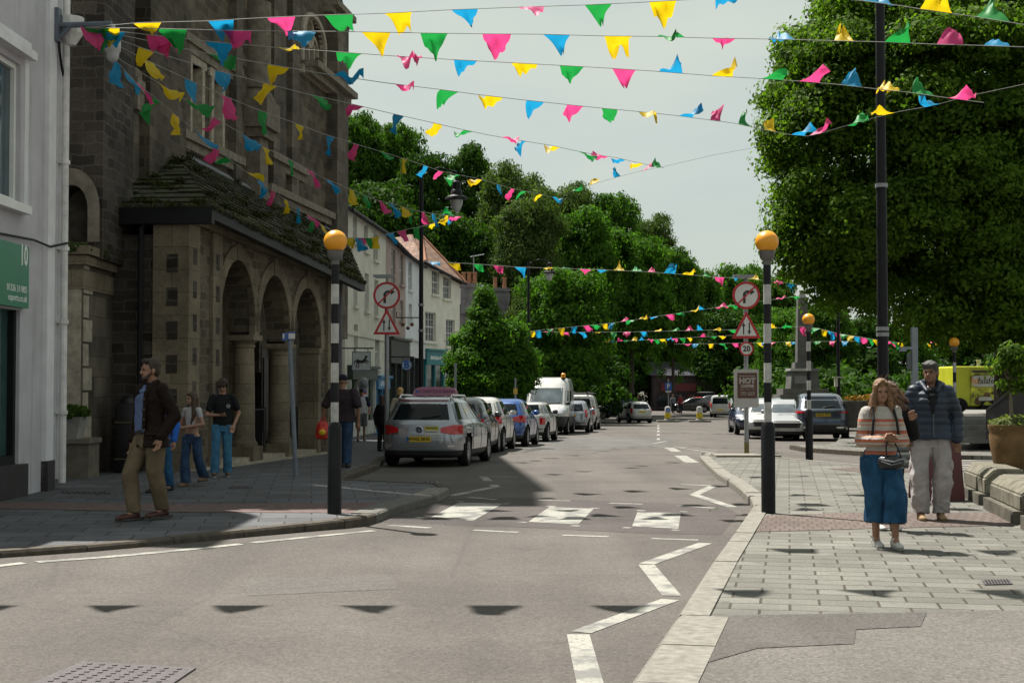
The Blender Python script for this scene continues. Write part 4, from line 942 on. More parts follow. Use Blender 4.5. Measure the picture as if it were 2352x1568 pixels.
def road_sign(p, label, zd, rd, zt, st, ht, pole_h, twenty=None, rz=0, dark=False):
    b = thing('road_sign', label, 'road sign', p, rz, group='no right turn signs')
    m_ = MB(); m_.tube([(0, .07, -.1), (0, .07, .55)], .058, 12); m_.tube([(0, .07, .5), (0, .07, pole_h)], .052, 12); m_.build('pole', greymetal, b, smooth=True)
    m_ = MB(); disc(m_, (0, zd), 0, rd, .0, .012); s1 = m_.build('no_right_turn_plate', signw, b)
    m_ = MB(); disc(m_, (0, zd), rd * .84, rd + .002, -.006, .013); 
    d = V((.707, 0, .707)) * rd * .86; n = V((-.707, 0, .707)) * rd * .055
    c = V((0, 0, zd)); m_.add([c + d + n + V((0, -.006, 0)), c + d - n + V((0, -.006, 0)), c - d - n + V((0, -.006, 0)), c - d + n + V((0, -.006, 0))], [(0, 1, 2, 3)])
    m_.build('red_ring', redm, s1)
    m_ = MB(); r = rd
    flat(m_, [(-.24 * r, zd - .58 * r), (-.05 * r, zd - .58 * r), (-.05 * r, zd + .10 * r), (.02 * r, zd + .17 * r), (.3 * r, zd + .17 * r), (.3 * r, zd + .03 * r), (.62 * r, zd + .26 * r), (.3 * r, zd + .49 * r), (.3 * r, zd + .36 * r), (-.02 * r, zd + .36 * r), (-.24 * r, zd + .16 * r)], -.004, -.001); m_.build('arrow', bkm, s1)
    m_ = MB(); tri = lambda k, dz=0: [(-st / 2 * k, zt + ht * (1 - k) / 3), (st / 2 * k, zt + ht * (1 - k) / 3), (0, zt + ht * k + ht * (1 - k) / 3)]
    flat(m_, tri(1), 0, .012); s2 = m_.build('two_way_plate', redm, b)
    m_ = MB(); flat(m_, tri(.72), -.004, -.001); m_.build('white_panel', signw, s2)
    m_ = MB()
    for sx, up in ((-.075, 1), (.075, -1)):
        cz = zt + ht * .36; f = lambda a, bb: (sx * st / .75 + a * st / .75, cz + up * bb * ht / .65)
        flat(m_, [f(-.016, -.14), f(.016, -.14), f(.016, .06), f(.05, .045), f(0, .15), f(-.05, .045), f(-.016, .06)], -.008, -.005)
    m_.build('arrows', bkm, s2)
    m_ = MB(); m_.box((-.06, .02, zd + rd + .14), (.5, .16, .055)); m_.box((-.06, -.02, zd + rd + .10), (.4, .1, .03)); m_.tube([(0, .05, zd + rd), (0, .05, zd + rd + .12)], .03, 8); m_.build('sign_light', greymetal, b)
    if twenty:
        zc, r2 = twenty; m_ = MB(); disc(m_, (0, zc), 0, r2, 0, .012); s3 = m_.build('speed_limit_plate', signw, b)
        m_ = MB(); disc(m_, (0, zc), r2 * .8, r2 + .002, -.006, .013); m_.build('red_ring', redm, s3)
        text('20', r2 * 1.12, bkm, s3, frame4((0, -.004, zc), (1, 0, 0), (0, 0, 1)), bold=.006, wide=.95)
    return b
def zat(y, p): return EYE + (885 - y) * p.y / FL - p.z
p = G(1716, 1046, PZ); zz_ = lambda y: zat(y, p); sc_ = p.y / FL
rs = road_sign(p, 'road sign pole with no right turn, two way, twenty and hot coffee signs', zz_(678), 31.5 * sc_, zz_(777), 66 * sc_, 63 * sc_, zz_(640), (zz_(801), 16 * sc_))
m_ = MB(); m_.tube([(0, .07, .0), (0, .07, .32)], .06, 12); m_.build('yellow_base', M('worn_yellow', (.16, .13, .06), .7, .3, 8), rs)
cs = thing('advertising_board', 'white board with a brown hot coffee to go poster strapped to the sign pole', 'poster', p)
bw = MB(); x0 = (1686 - 1716) * sc_; x1 = (1743 - 1716) * sc_; bw.box(((x0 + x1) / 2, -.03, (zz_(848) + zz_(935)) / 2), (x1 - x0, .012, zz_(848) - zz_(935))); bw.build('board', M('poster_white', (.36, .345, .34), .6, .08, 4), cs)
bw = MB(); x0 = (1694 - 1716) * sc_; x1 = (1739 - 1716) * sc_; z0, z1 = zz_(914), zz_(856); bw.box(((x0 + x1) / 2, -.042, (z0 + z1) / 2), (x1 - x0, .006, z1 - z0)); pb_ = bw.build('poster', M('poster_brown', (.085, .038, .028), .55, .15, 5), cs)
cr = M('poster_lettering', (.30, .27, .24), .6, .05); xm = (x0 + x1) / 2; hh = z1 - z0
F4 = lambda z, x=xm: frame4((x, -.047, z0 + z * hh), (1, 0, 0), (0, 0, 1))
text('HOT', hh * .30, cr, pb_, F4(.68), bold=.012, wide=1.0); text('COFFEE', hh * .155, cr, pb_, F4(.47), bold=.006, wide=.98); text('TO GO!', hh * .2, cr, pb_, F4(.17), shear=.3, bold=.002, wide=.8)
bw = MB()
for k in range(3): bw.box((xm - .13 + k * .14, -.047, z0 + .345 * hh), (.1, .003, .01))
for k in range(9): bw.box((xm - .17 + k * .042, -.047, z0 + .875 * hh), (.03, .003, .022))
bw.build('small_print', cr, pb_)
p2 = V((at(888, 770, 33).x, 33, gz(33) + PZ)); zz_ = lambda y: zat(y, p2); sc_ = 33 / FL
road_sign(p2, 'road sign on a grey pole before the cream terrace, no right turn above two way', zz_(678), 31 * sc_, zz_(768), 62 * sc_, 60 * sc_, zz_(650))
mb = MB(); pp = G(1712, 1048, PZ)
mb.box(pp + V((0, -.05, .03)), (1.5, .9, .05)); tag(mb.build('sign_base', M('concrete_base', (.2, .185, .16), .9, .2, 8)), 'pale concrete slab around the foot of the hot coffee sign pole', 'slab')
# fingerpost, leaning
pa = G(680, 1093, PZ); fpz = thing('fingerpost', 'leaning blue grey pole with a small blue finger sign in front of the porch', 'sign post', pa)
tp = at(665, 775, pa.y) - pa; m_ = MB(); m_.tube([(0, 0, -.05), tp], .04, 12); m_.build('pole', M('blue_grey_pole', (.13, .15, .18), .5, .2, 5), fpz, smooth=True)
m_ = MB(); q0 = at(649, 774, pa.y) - pa; q1 = at(678, 770, pa.y) - pa; m_.box((q0 + q1) / 2 + V((0, -.05, .0)), ((q1 - q0).length, .02, .13), (q1 - q0).normalized()); fb = m_.build('finger', M('finger_blue', (.05, .10, .30), .45), fpz)
m_ = MB(); m_.box((q0 + q1) / 2 + V((.06, -.062, .0)), (.11, .006, .09)); m_.box((q0 + q1) / 2 + V((-.08, -.062, .0)), (.03, .006, .08)); m_.build('white_panel', signw, fb)
# tall dark lamp posts
def lamp_post(p, label, h, r0, r1, arm=None, strap=None, lean=(0, 0)):
    b = thing('street_lamp', label, 'street lamp', p, group='tall dark street lamps')
    m_ = MB(); m_.lathe((0, 0, 0), [(r0 * 1.3, 0), (r0 * 1.3, 1.3), (r0 * 1.05, 1.4)], 16); m_.tube([(0, 0, 1.35), (lean[0] * .5, 0, h * .5), (lean[0], 0, h)], [r0, (r0 + r1) / 2, r1], 16); m_.build('pole', black, b, smooth=True)
    if strap:
        for z in strap: m_ = MB(); m_.lathe((lean[0] * z / h, 0, z), [(r0 * 1.12, -.04), (r0 * 1.12, .04)], 14); m_.build('strap', greymetal, b)
    if arm:
        ax, az = arm; m_ = MB(); m_.tube([(0, 0, h - .6), (.05, 0, h - .1), (ax * .5, 0, h + .12), (ax, 0, h - .02), (ax, 0, az + .55)], .035, 8); m_.build('arm', black, b)
        m_ = MB(); m_.lathe((ax, 0, az), [(.06, .62), (.13, .58), (.14, .34), (.18, .3), (.2, .16), (.36, .08), (.38, .02), (.2, .0)], 20); la = m_.build('lantern', black, b, smooth=True)
        m_ = MB(); m_.lathe((ax, 0, az), [(.2, .0), (.2, -.12), (.14, -.3), (.05, -.4), (.0, -.42)], 18); m_.build('lamp_glass', M('milky_glass', (.35, .36, .36), .15, .2, 6), la, smooth=True)
    return b
pq = V((at(967, 860, 46).x, 46, gz(46) + PZ)); zz_ = lambda y: zat(y, pq)
lamp_post(pq, 'street lamp with a hanging lantern in front of the slim white house', zz_(392), .085, .06, ((1048 - 967) * 46 / FL, zz_(458)), [3.6, zz_(700)])
pq = V((at(1214, 870, 78).x, 78, gz(78) + PZ)); zz_ = lambda y: zat(y, pq)
lamp_post(pq, 'distant street lamp among the trees above the white van', zz_(600), .1, .07, ((1262 - 1214) * 78 / FL, zz_(628)))
pq = G(2028, 1066, PZ); pq = V((at(2028, 860, 29).x, 29, PZ)); zz_ = lambda y: zat(y, pq)
lamp_post(pq, 'very tall black lamp post between the two belisha beacons on the right', 11.5, .115, .085, None, [zz_(755), zz_(768), zz_(425)])
pq = V((at(1926, 900, 58).x, 58, PZ)); zz_ = lambda y: zat(y, pq)
b = lamp_post(pq, 'thin dark post with a small white box right of the obelisk', zz_(700), .08, .06)
m_ = MB(); m_.box((-.12, -.1, zz_(878)), (.12, .12, .34)); m_.box((0, -.1, zz_(866)), (.5, .1, .05)); m_.build('sensor_box', M('cream_box', (.42, .42, .33), .5), b)
# grey signal pole behind the puffer jacket man
pq = V((at(2101, 900, 40).x, 40, PZ)); zz_ = lambda y: zat(y, pq); b = thing('sensor_pole', 'grey pole with a bracket and grey panel behind the puffer jacket man', 'pole', pq)
m_ = MB(); m_.box((0, 0, zz_(900) / 2 + 1.2), (.16, .16, zz_(800) ),); m_.build('pole', M('pale_grey_metal', (.20, .22, .25), .5, .1), b)
m_ = MB(); m_.box((-.18, -.02, zz_(799)), (.5, .14, .07)); m_.box((-.33, -.02, zz_(802)), (.16, .2, .12)); m_.build('bracket', M('pale_grey_metal', (.20, .22, .25)), b)
m_ = MB(); m_.box((-.15, .0, zz_(830)), (.12, .1, .45)); m_.build('panel', M('dark_grey_metal', (.09, .1, .11), .5), b)
# parking sign far off, small pole sign, keep-left bollards
pq = V((at(1535, 900, 125).x, 125, gz(125) + PZ)); zz_ = lambda y: zat(y, pq); b = thing('parking_sign', 'blue square parking sign with a white letter P far down the road', 'road sign', pq)
m_ = MB(); m_.tube([(0, 0, 0), (0, 0, zz_(870))], .06, 8); m_.build('pole', greymetal, b)
m_ = MB(); m_.box((0, -.08, zz_(887)), (.6, .03, .66)); pl = m_.build('plate', M('sign_blue', (.02, .10, .38), .4), b); m_ = MB(); m_.box((0, -.08, zz_(899)), (.5, .03, .14)); m_.build('small_plate', signw, b)
text('P', .55, M('sign_lettering', (.5, .5, .48)), pl, frame4((0, -.1, zz_(887)), (1, 0, 0), Z1), bold=.02)
pq = V((at(1184, 900, 47).x, 47, gz(47) + PZ)); zz_ = lambda y: zat(y, pq); b = thing('parking_sign', 'small yellow notice on a thin grey pole under the pavement tree', 'road sign', pq)
m_ = MB(); m_.tube([(0, 0, 0), (0, 0, zz_(868))], .03, 8); m_.build('pole', greymetal, b); m_ = MB(); m_.box((0, -.04, zz_(898)), (.14, .02, .19)); m_.build('plate', M('notice_yellow', (.5, .30, .03), .5), b)
pq = V((at(1046, 900, 40).x, 40, gz(40) + PZ)); b = thing('bus_stop_pole', 'plain grey square post in front of the teal shop', 'post', pq); m_ = MB(); m_.box((0, 0, zat(833, pq) / 2), (.07, .07, zat(833, pq))); m_.build('pole', greymetal, b)
def keepleft(x, label, plate):
    p = G(x, 969, 0); b = thing('traffic_bollard', label, 'bollard', p, group='keep left bollards on the refuge')
    m_ = MB(); m_.box((0, 0, .06), (1.6, .7, .16), bev=.04); m_.build('kerbstone', granite, b)
    m_ = MB(); m_.rings([(0, 0, .12, .3, .22), (0, 0, .2, .28, .2), (0, 0, .22, .22, .16), (0, 0, .3, .22, .16)], 16); m_.build('base', M('bollard_base', (.25, .24, .22), .6), b, smooth=True)
    m_ = MB(); m_.rings([(0, 0, .3, .22, .15), (0, 0, .66, .22, .15)], 18); m_.build('yellow_panel', M('bollard_yellow', (.55, .42, .015), .5), b, smooth=True)
    m_ = MB(); m_.rings([(0, 0, .66, .22, .15), (0, 0, 1.02, .21, .145), (0, 0, 1.1, .17, .12), (0, 0, 1.13, .08, .06)], 18); tp_ = m_.build('top', M('bollard_white', (.45, .44, .42), .5), b, smooth=True)
    if plate:
        m_ = MB(); disc(m_, (0, .87), 0, .15, -.16, -.155, 20); q = m_.build('blue_plate', M('sign_blue', (.02, .10, .38), .4), b)
        m_ = MB(); n = V((-.707, 0, .707)) * .025; d = V((.707, 0, .707)) * .1; c = V((0, -.163, .87)); m_.add([c + d + n, c + d - n, c - d - n, c - d + n], [(0, 1, 2, 3)]); m_.build('arrow', signw, q)
keepleft(1534, 'keep left bollard with a round blue arrow plate', True); keepleft(1607, 'keep left bollard without a plate seen from its plain side', False)
# obelisk memorial
pq = V((at(1843, 900, 64).x, 64, PZ)); zz_ = lambda y: zat(y, pq); k = 64 / FL; b = thing('obelisk', 'tall grey granite obelisk on a stepped pedestal under the trees', 'monument', pq)
gr_ = M('obelisk_granite', (.105, .105, .10), .8, .25, 3, .3)
def frust(mb, w0, w1, z0, z1): mb.add([(sx * w0 / 2, sy * w0 / 2, z0) for sx, sy in ((-1, -1), (1, -1), (1, 1), (-1, 1))] + [(sx * w1 / 2, sy * w1 / 2, z1) for sx, sy in ((-1, -1), (1, -1), (1, 1), (-1, 1))], [(3, 2, 1, 0), (4, 5, 6, 7), (0, 1, 5, 4), (1, 2, 6, 5), (2, 3, 7, 6), (3, 0, 4, 7)])
m_ = MB(); frust(m_, 28 * k, 21 * k, zz_(832), zz_(684)); frust(m_, 21 * k, 2 * k, zz_(684), zz_(668)); m_.build('shaft', gr_, b)
m_ = MB(); frust(m_, 42 * k, 40 * k, zz_(848), zz_(832)); frust(m_, 70 * k, 62 * k, zz_(852), zz_(846)); frust(m_, 66 * k, 60 * k, zz_(892), zz_(852)); m_.build('pedestal', gr_, b)
m_ = MB(); m_.box((-.1, -66 * k / 2 - .0, zz_(872)), (38 * k, .05, 18 * k)); m_.build('plaque', M('plaque', (.17, .17, .175), .4, .2, 20), b)
m_ = MB(); m_.box((0, 0, zz_(899) ), (104 * k, 80 * k, 13 * k)); m_.box((0, 0, zz_(920) ), (120 * k, 96 * k, 28 * k)); m_.build('plinth', M('obelisk_plinth', (.12, .115, .105), .85, .25, 3), b)
for x, lab in ((2046, 'pale stone bollard right of the dark suv'), (2070, 'rounder stone bollard close behind the long haired woman')):
    pq = V((at(x - 40 if x < 2050 else x - 30, 930, 56).x, 56, PZ)); m_ = MB(); m_.lathe((0, 0, 0), [(.2, 0), (.2, .8), (.17, .95), (.08, 1.03), (0, 1.05)], 14); o = m_.build('stone_bollard', M('stone_bollard', (.2, .19, .18), .8, .2, 5), smooth=True); o.location = pq; tag(o, lab, 'bollard', 'stone bollards')
# low wall with flowers behind the suv
pq = V((at(2060, 950, 52).x, 52, PZ)); b = thing('planter', 'low dark stone flower bed wall with orange flowers behind the suv', 'flower bed', pq)
m_ = MB(); m_.box((-.2, 0, .45), (3.6, .9, .9)); m_.box((-.2, 0, .93), (3.8, 1.05, .12)); m_.build('wall', M('bed_stone', (.11, .105, .1), .85, .3, 3), b)
# granite edging stones and terracotta pot on the right
def edging(pts, label, w_=.62, h_=.28):
    a, c = [G(*q, PZ) for q in pts]; d = (c - a); L = d.length; d.normalize(); n = V((d.y, -d.x, 0))
    b = thing('edging_stone', label, 'stone', a, group='granite edging stones round the raised bed')
    X = lambda s, o, z: d * s + n * o + V((0, 0, z)); m_ = MB()
    prof = [(0, 0), (.0, h_ * .62), (w_ * .22, h_), (w_ * .78, h_), (w_, h_ * .62), (w_, 0)]
    vs = [X(s, -o, z + .14) for s in (0.0, L) for o, z in prof]; k = len(prof)
    m_.add(vs, [tuple(range(k)), tuple(range(k, 2 * k))[::-1]] + [(i, (i + 1) % k, k + (i + 1) % k, k + i) for i in range(k)]); s_ = m_.build('coping', M('weathered_granite', (.135, .125, .098), .9, .4, 5, .5), b)
    m_ = MB(); m_.box(X(L / 2, -w_ / 2 + .05, .07), (L + .02, w_ + .06, .15), d, n); m_.build('footing', M('weathered_granite_dark', (.10, .093, .075), .9, .4, 4, .5), b)
    bpy.context.view_layer.update()
    bm = bmesh.new(); bm.from_mesh(s_.data); bmesh.ops.recalc_face_normals(bm, faces=bm.faces); bmesh.ops.bevel(bm, geom=list(bm.edges), offset=.02, segments=2, affect='EDGES'); bm.to_mesh(s_.data); bm.free()
edging([(2214, 1136), (2262, 1160)], 'mossy granite edging stone farthest back below the terracotta pot', .6, .33)
edging([(2274, 1168), (2344, 1204)], 'middle granite edging stone in the row at the right edge', .62, .295)
edging([(2362, 1214), (2500, 1292)], 'nearest granite edging stone cut by the right edge', .62, .27)
sheet([(6.7, 19.1), (8.2, 16.0), (14, 12.0), (16, 22.5), (8, 22.5)], PZ + .33, 'soil', M('bed_soil', (.05, .042, .03), .95, .4, 12, .6), .4)
pq = G(2330, 1085, PZ); pq = V((at(2335, 1080, 19.6).x, 19.6, PZ + .34)); b = thing('plant_pot', 'large weathered terracotta pot holding a small tree at the right edge', 'plant pot', pq)
m_ = MB(); m_.lathe((0, 0, 0), [(.27, 0), (.30, .1), (.345, .35), (.36, .5), (.35, .56), (.37, .6), (.375, .66), (.33, .66), (.31, .56)], 32); m_.build('pot', M('terracotta_pot', (.13, .08, .036), .75, .35, 4, .3), b, smooth=50)
m_ = MB(); m_.lathe((0, 0, .58), [(.0, 0), (.32, 0)], 20); m_.build('soil', M('soil', (.04, .03, .02), .95), b)
# steps, railing on the right
b = thing('stone_steps', 'broad pale stone steps up to the plaza behind the terracotta pot', 'steps')
m_ = MB()
for k in range(4):
    y0 = 38 + k * .5; q = [(11.95 + k * .1, y0), (24, y0), (34, 58), (11.95 + .34 * (58 - y0) + k * .1, 58)]; z = PZ + k * .15
    m_.add([V((a, c, z + dz)) for dz in (0, .15) for a, c in q], [(3, 2, 1, 0), (4, 5, 6, 7), (0, 1, 5, 4), (1, 2, 6, 5), (2, 3, 7, 6), (3, 0, 4, 7)])
m_.build('step', M('step_stone', (.17, .165, .15), .85, .2, 4, .3), b)
rl = thing('handrail_panel', 'dark metal balustrade panel with cut out leaf shapes beside the steps', 'railing')
P0, P1 = at(2268, 1000, 37.5), at(2352, 985, 38.5); m_ = MB()
T_ = lambda x, y: at(x, y, 37.6 if x < 2330 else 37.9)
k_ = [T_(2268, 1003), T_(2268, 945), T_(2325, 896), T_(2385, 872), T_(2385, 972), T_(2330, 978)]
m_.add(k_ + [q + V((0, .05, 0)) for q in k_], [tuple(range(6)), tuple(range(6, 12))[::-1]] + [(i, (i + 1) % 6, 6 + (i + 1) % 6, 6 + i) for i in range(6)]); m_.build('panel', M('bronze_metal', (.04, .036, .036), .5, .3, 3), rl)
m_ = MB(); m_.tube([T_(2266, 944) + V((0, -.03, .02)), T_(2325, 894) + V((0, -.03, .02)), T_(2390, 868) + V((0, -.03, .02))], .04, 8); m_.tube([T_(2268, 1008), T_(2268, 940)], .04, 8); m_.build('rail', M('bronze_metal', (.04, .036, .036)), rl)
# left side: black box, wedge planter, ledge
b = thing('litter_bin', 'black round topped litter bin behind the man in the brown jacket', 'bin', G(285, 1086, PZ))
m_ = MB(); yb = G(285, 1086, PZ).y; kx = yb / FL; m_.box((0, .3, .62), (48 * kx, .6, 1.24), bev=.05); m_.lathe((0, .3, 1.2), [(24 * kx, 0), (20 * kx, .1), (10 * kx, .17), (0, .19)], 20); m_.build('body', M('bin_black', (.01, .01, .01), .5), b, smooth=True)
m_ = MB(); m_.box((0, -.01, .9), (44 * kx, .012, .02)); m_.box((0, -.01, .25), (44 * kx, .012, .02)); m_.build('gold_line', M('gold_line', (.12, .09, .04), .5), b)
b = thing('stone_ledge', 'low stone bench wall at the foot of the dark wall beside the white building', 'ledge', V((at(160, 1080, 23.6).x, 23.6, PZ)))
m_ = MB(); m_.box((0, .3, .28), (.62, .6, .62)); m_.box((0, .28, .62), (.7, .68, .08)); m_.build('bench', M('ledge_stone', (.15, .13, .105), .85, .3, 4, .4), b)
b = thing('plant_pot', 'pale wedge shaped planter with green leaves beside the white building', 'plant pot', V((at(160, 1010, 23.7).x, 23.7, zat(1012, V((0, 23.7, 0))))))
m_ = MB(); kx = 23.7 / FL; frust(m_, 42 * kx, 70 * kx, 0, 56 * kx); m_.build('pot', M('pale_planter', (.28, .27, .25), .8, .2, 5), b)
# hanging signs on the shops
def bracket_sign(fr, x, y, hw, hh, label, shape, m0, cat='hanging sign'):
    a, z = fr.sz(x, y, .9); c = fr.pt(a, z, .9); b = thing('hanging_sign', label, cat, c, group='hanging shop signs')
    m_ = MB(); m_.tube([(-1.0, 0, hh + .12), (hw + .1, 0, hh + .12)], .025, 6); m_.tube([(-1.0, 0, hh + .12), (-1.0, 0, hh + .5)], .02, 6); m_.tube([(-hw * .7, 0, hh), (-hw * .7, 0, hh + .12)], .015, 5); m_.tube([(hw * .7, 0, hh), (hw * .7, 0, hh + .12)], .015, 5); m_.build('bracket', black, b)
    m_ = MB()
    if shape == 'box': m_.box((0, 0, 0), (hw * 2, .06, hh * 2))
    else: disc(m_, (0, 0), 0, hw, -.03, .03, 28)
    return b, m_.build('board', m0, b)
b, bd = bracket_sign(TP, 830, 829, 20 * 55 / FL, 20 * 55 / FL, 'square white hanging sign with a black prancing horse', 'box', M('pale_sign', (.42, .45, .45), .5))
m_ = MB(); e = lambda c, r, mat=None: m_.ell((c[0], -.035, c[1]), (r[0], .012, r[1]), 12)
e((0, -.02), (.15, .055)); e((-.12, -.01), (.07, .07)); e((.12, .03), (.06, .06)); m_.caps((.13, -.035, .05), (.17, -.035, .17), .04, .03); m_.caps((.16, -.035, .18), (.22, -.035, .14), .03, .018)
for p0_, p1_ in (((-.14, -.05), (-.18, -.14)), ((-.18, -.14), (-.15, -.24)), ((-.1, -.05), (-.08, -.15)), ((-.08, -.15), (-.1, -.24)), ((.13, -.0), (.2, -.04)), ((.2, -.04), (.19, -.1)), ((.14, .02), (.23, .03)), ((.23, .03), (.25, -.04)), ((-.18, .02), (-.25, -.02)), ((-.25, -.02), (-.24, -.1))): m_.caps((p0_[0], -.035, p0_[1]), (p1_[0], -.035, p1_[1]), .018, .013, 8)
m_.build('horse', bkm, bd, smooth=True); m_ = MB()
for q in ((0, .32, .68, .025), (0, -.32, .68, .025), (.32, 0, .025, .68), (-.32, 0, .025, .68)): m_.box((q[0], -.032, q[1]), (q[2], .01, q[3]))
m_.build('border', M('blue_border', (.09, .16, .19), .5), bd)
b, bd = bracket_sign(TP, 934, 838, 12 * 62 / FL, 12 * 62 / FL, 'round white hanging sign with a blue letter B', 'disc', M('pale_sign', (.42, .45, .45)))
text('B', .42, M('sign_blue', (.02, .10, .38)), bd, frame4((0, -.034, 0), (1, 0, 0), Z1), bold=.02)
m_ = MB(); disc(m_, (0, 0), .19, .225, -.036, -.03, 28); m_.build('blue_ring', M('sign_blue', (.02, .10, .38)), bd)
c = at(937, 745, 62); b = thing('hanging_sign', 'three brass balls hanging from an iron bracket on the white house', 'hanging sign', c, group='hanging shop signs')
m_ = MB(); m_.tube([(-.5, 0, .3), (.5, 0, .3)], .025, 6); m_.tube([(-.5, 0, .3), (-.5, 0, .55)], .02, 6)
for x, z in ((-.22, .02), (.0, -.16), (.18, .02)): m_.tube([(x, 0, z), (x, 0, .3)], .01, 5)
m_.build('bracket', black, b)
for x, z in ((-.22, .0), (.0, -.16), (.18, .0)): m_ = MB(); m_.ell((x, 0, z), (.085, .085, .085), 14); m_.build('ball', M('old_brass', (.13, .06, .025), .35, .3, 6, metal=.4), b, smooth=True)
c = at(834, 882, 52); b = thing('barber_pole', 'red and white barber pole with a round glass top on the cream house', 'barber pole', c)
m_ = MB(); m_.lathe((0, 0, 0), [(.13, -.5), (.13, -.2)], 16); m_.build('cylinder', stripes('barber_stripes', [(0, (.5, .5, .48)), (.33, (.4, .02, .03)), (.66, (.03, .06, .25))], .22), b)
m_ = MB(); m_.ell((0, 0, .02), (.2, .2, .24)); m_.lathe((0, 0, 0), [(.15, -.2), (.15, -.14)], 14); m_.build('globe', M('grey_globe', (.12, .13, .14), .2), b, smooth=True)
m_ = MB(); m_.box((0, .15, -.3), (.1, .4, .06)); m_.build('bracket', black, b)
# ------------------------------------------------------------------ vehicles
tailred = M('tail_light_red', (.40, .008, .012), .15, .2, 12, spec=.7); lens = M('clear_lens', (.35, .36, .38), .12, .3, 14, spec=.8)
plat_y = M('plate_yellow', (.52, .36, .01), .45, .05); plat_w = M('plate_white', (.4, .4, .38), .45, .05)
trimblk = M('black_plastic', (.02, .02, .021), .6, .2, 6); well = M('wheel_well', (.008, .008, .008), .9); carglass = M('car_glass', (.006, .009, .011), .10, .5, 1.2, spec=.16)
alloy = M('alloy', (.25, .25, .26), .3, .15, 6, metal=.6); chrome = M('chrome', (.55, .55, .56), .18, .05, metal=.9)
class CarShape:
    def __init__(s, prof, n=5.0): s.p = prof; s.n = n
    def sl(s, z):
        P = s.p
        if z <= P[0][0]: return P[0][1:]
        for a, b in zip(P, P[1:]):
            if z <= b[0]:
                t = (z - a[0]) / (b[0] - a[0]); return tuple(a[i] + (b[i] - a[i]) * t for i in (1, 2, 3))
        return P[-1][1:]
    def side(s, x, z):
        xr, xf, w_ = s.sl(z); c, h = (xr + xf) / 2, (xf - xr) / 2; u = max(-1, min(1, (x - c) / h)); return w_ * (1 - abs(u) ** s.n) ** (1 / s.n)
    def end(s, y, z, front):
        xr, xf, w_ = s.sl(z); c, h = (xr + xf) / 2, (xf - xr) / 2; u = max(-1, min(1, y / w_)); e = h * (1 - abs(u) ** s.n) ** (1 / s.n); return c + e if front else c - e
PROF = {  # height, rear, front, half width (for a 4.77 x 1.82 x 1.5 estate); fractions of each car are scaled from these
 'estate': [(.2, -2.2, 2.15, .80), (.26, -2.32, 2.3, .87), (.36, -2.37, 2.37, .90), (.55, -2.385, 2.385, .91), (.64, -2.38, 2.375, .912), (.72, -2.355, 2.32, .905), (.80, -2.335, 2.0, .905), (.88, -2.32, 1.45, .90), (.95, -2.30, 1.06, .875), (.99, -2.26, .97, .85), (1.10, -2.15, .72, .80), (1.25, -2.0, .38, .735), (1.38, -1.86, .06, .68), (1.45, -1.72, -.22, .63), (1.485, -1.5, -.5, .55), (1.5, -1.2, -.8, .42)],
 'hatch': [(.2, -1.8, 1.85, .74), (.26, -1.92, 1.95, .81), (.36, -1.97, 2.0, .84), (.55, -1.99, 2.02, .86), (.66, -1.98, 2.0, .862), (.76, -1.95, 1.85, .86), (.86, -1.93, 1.5, .855), (.94, -1.90, 1.12, .845), (1.0, -1.85, .95, .82), (1.12, -1.74, .72, .775), (1.26, -1.6, .45, .715), (1.38, -1.46, .2, .66), (1.46, -1.3, -.05, .6), (1.5, -1.05, -.35, .5), (1.515, -.8, -.5, .38)],
 'suv': [(.26, -2.05, 2.05, .80), (.32, -2.2, 2.2, .88), (.45, -2.27, 2.27, .92), (.7, -2.3, 2.3, .925), (.82, -2.29, 2.28, .925), (.94, -2.26, 2.15, .92), (1.03, -2.24, 1.6, .91), (1.1, -2.2, 1.2, .885), (1.14, -2.14, 1.08, .86), (1.28, -1.95, .8, .81), (1.44, -1.72, .45, .75), (1.56, -1.5, .15, .69), (1.62, -1.35, -.1, .62), (1.655, -1.15, -.4, .5), (1.665, -.9, -.6, .38)],
 'mini': [(.2, -1.7, 1.7, .72), (.26, -1.82, 1.8, .80), (.4, -1.87, 1.87, .84), (.6, -1.88, 1.89, .845), (.72, -1.86, 1.87, .845), (.82, -1.83, 1.75, .84), (.9, -1.8, 1.25, .83), (.96, -1.76, .98, .80), (1.0, -1.72, .9, .78), (1.12, -1.66, .76, .745), (1.25, -1.58, .6, .70), (1.34, -1.5, .45, .66), (1.39, -1.36, .28, .58), (1.41, -1.1, 0, .46)],
 'van': [(.3, -2.7, 2.6, .84), (.38, -2.76, 2.75, .92), (.55, -2.78, 2.82, .97), (.8, -2.78, 2.84, .985), (.95, -2.78, 2.8, .99), (1.1, -2.78, 2.62, .99), (1.22, -2.78, 2.25, .985), (1.3, -2.78, 2.0, .975), (1.5, -2.77, 1.78, .965), (1.8, -2.76, 1.45, .945), (2.05, -2.75, 1.18, .92), (2.25, -2.74, .95, .89), (2.42, -2.72, .7, .84), (2.5, -2.66, .4, .77), (2.54, -2.4, 0, .6)],
 'minivan': [(.25, -2.05, 2.0, .78), (.32, -2.13, 2.12, .85), (.5, -2.17, 2.18, .89), (.72, -2.18, 2.18, .9), (.86, -2.18, 2.05, .9), (.97, -2.18, 1.6, .895), (1.06, -2.17, 1.25, .885), (1.2, -2.15, 1.0, .86), (1.4, -2.13, .7, .825), (1.6, -2.1, .42, .79), (1.74, -2.05, .15, .73), (1.8, -1.95, -.1, .66), (1.83, -1.7, -.4, .5)],
}
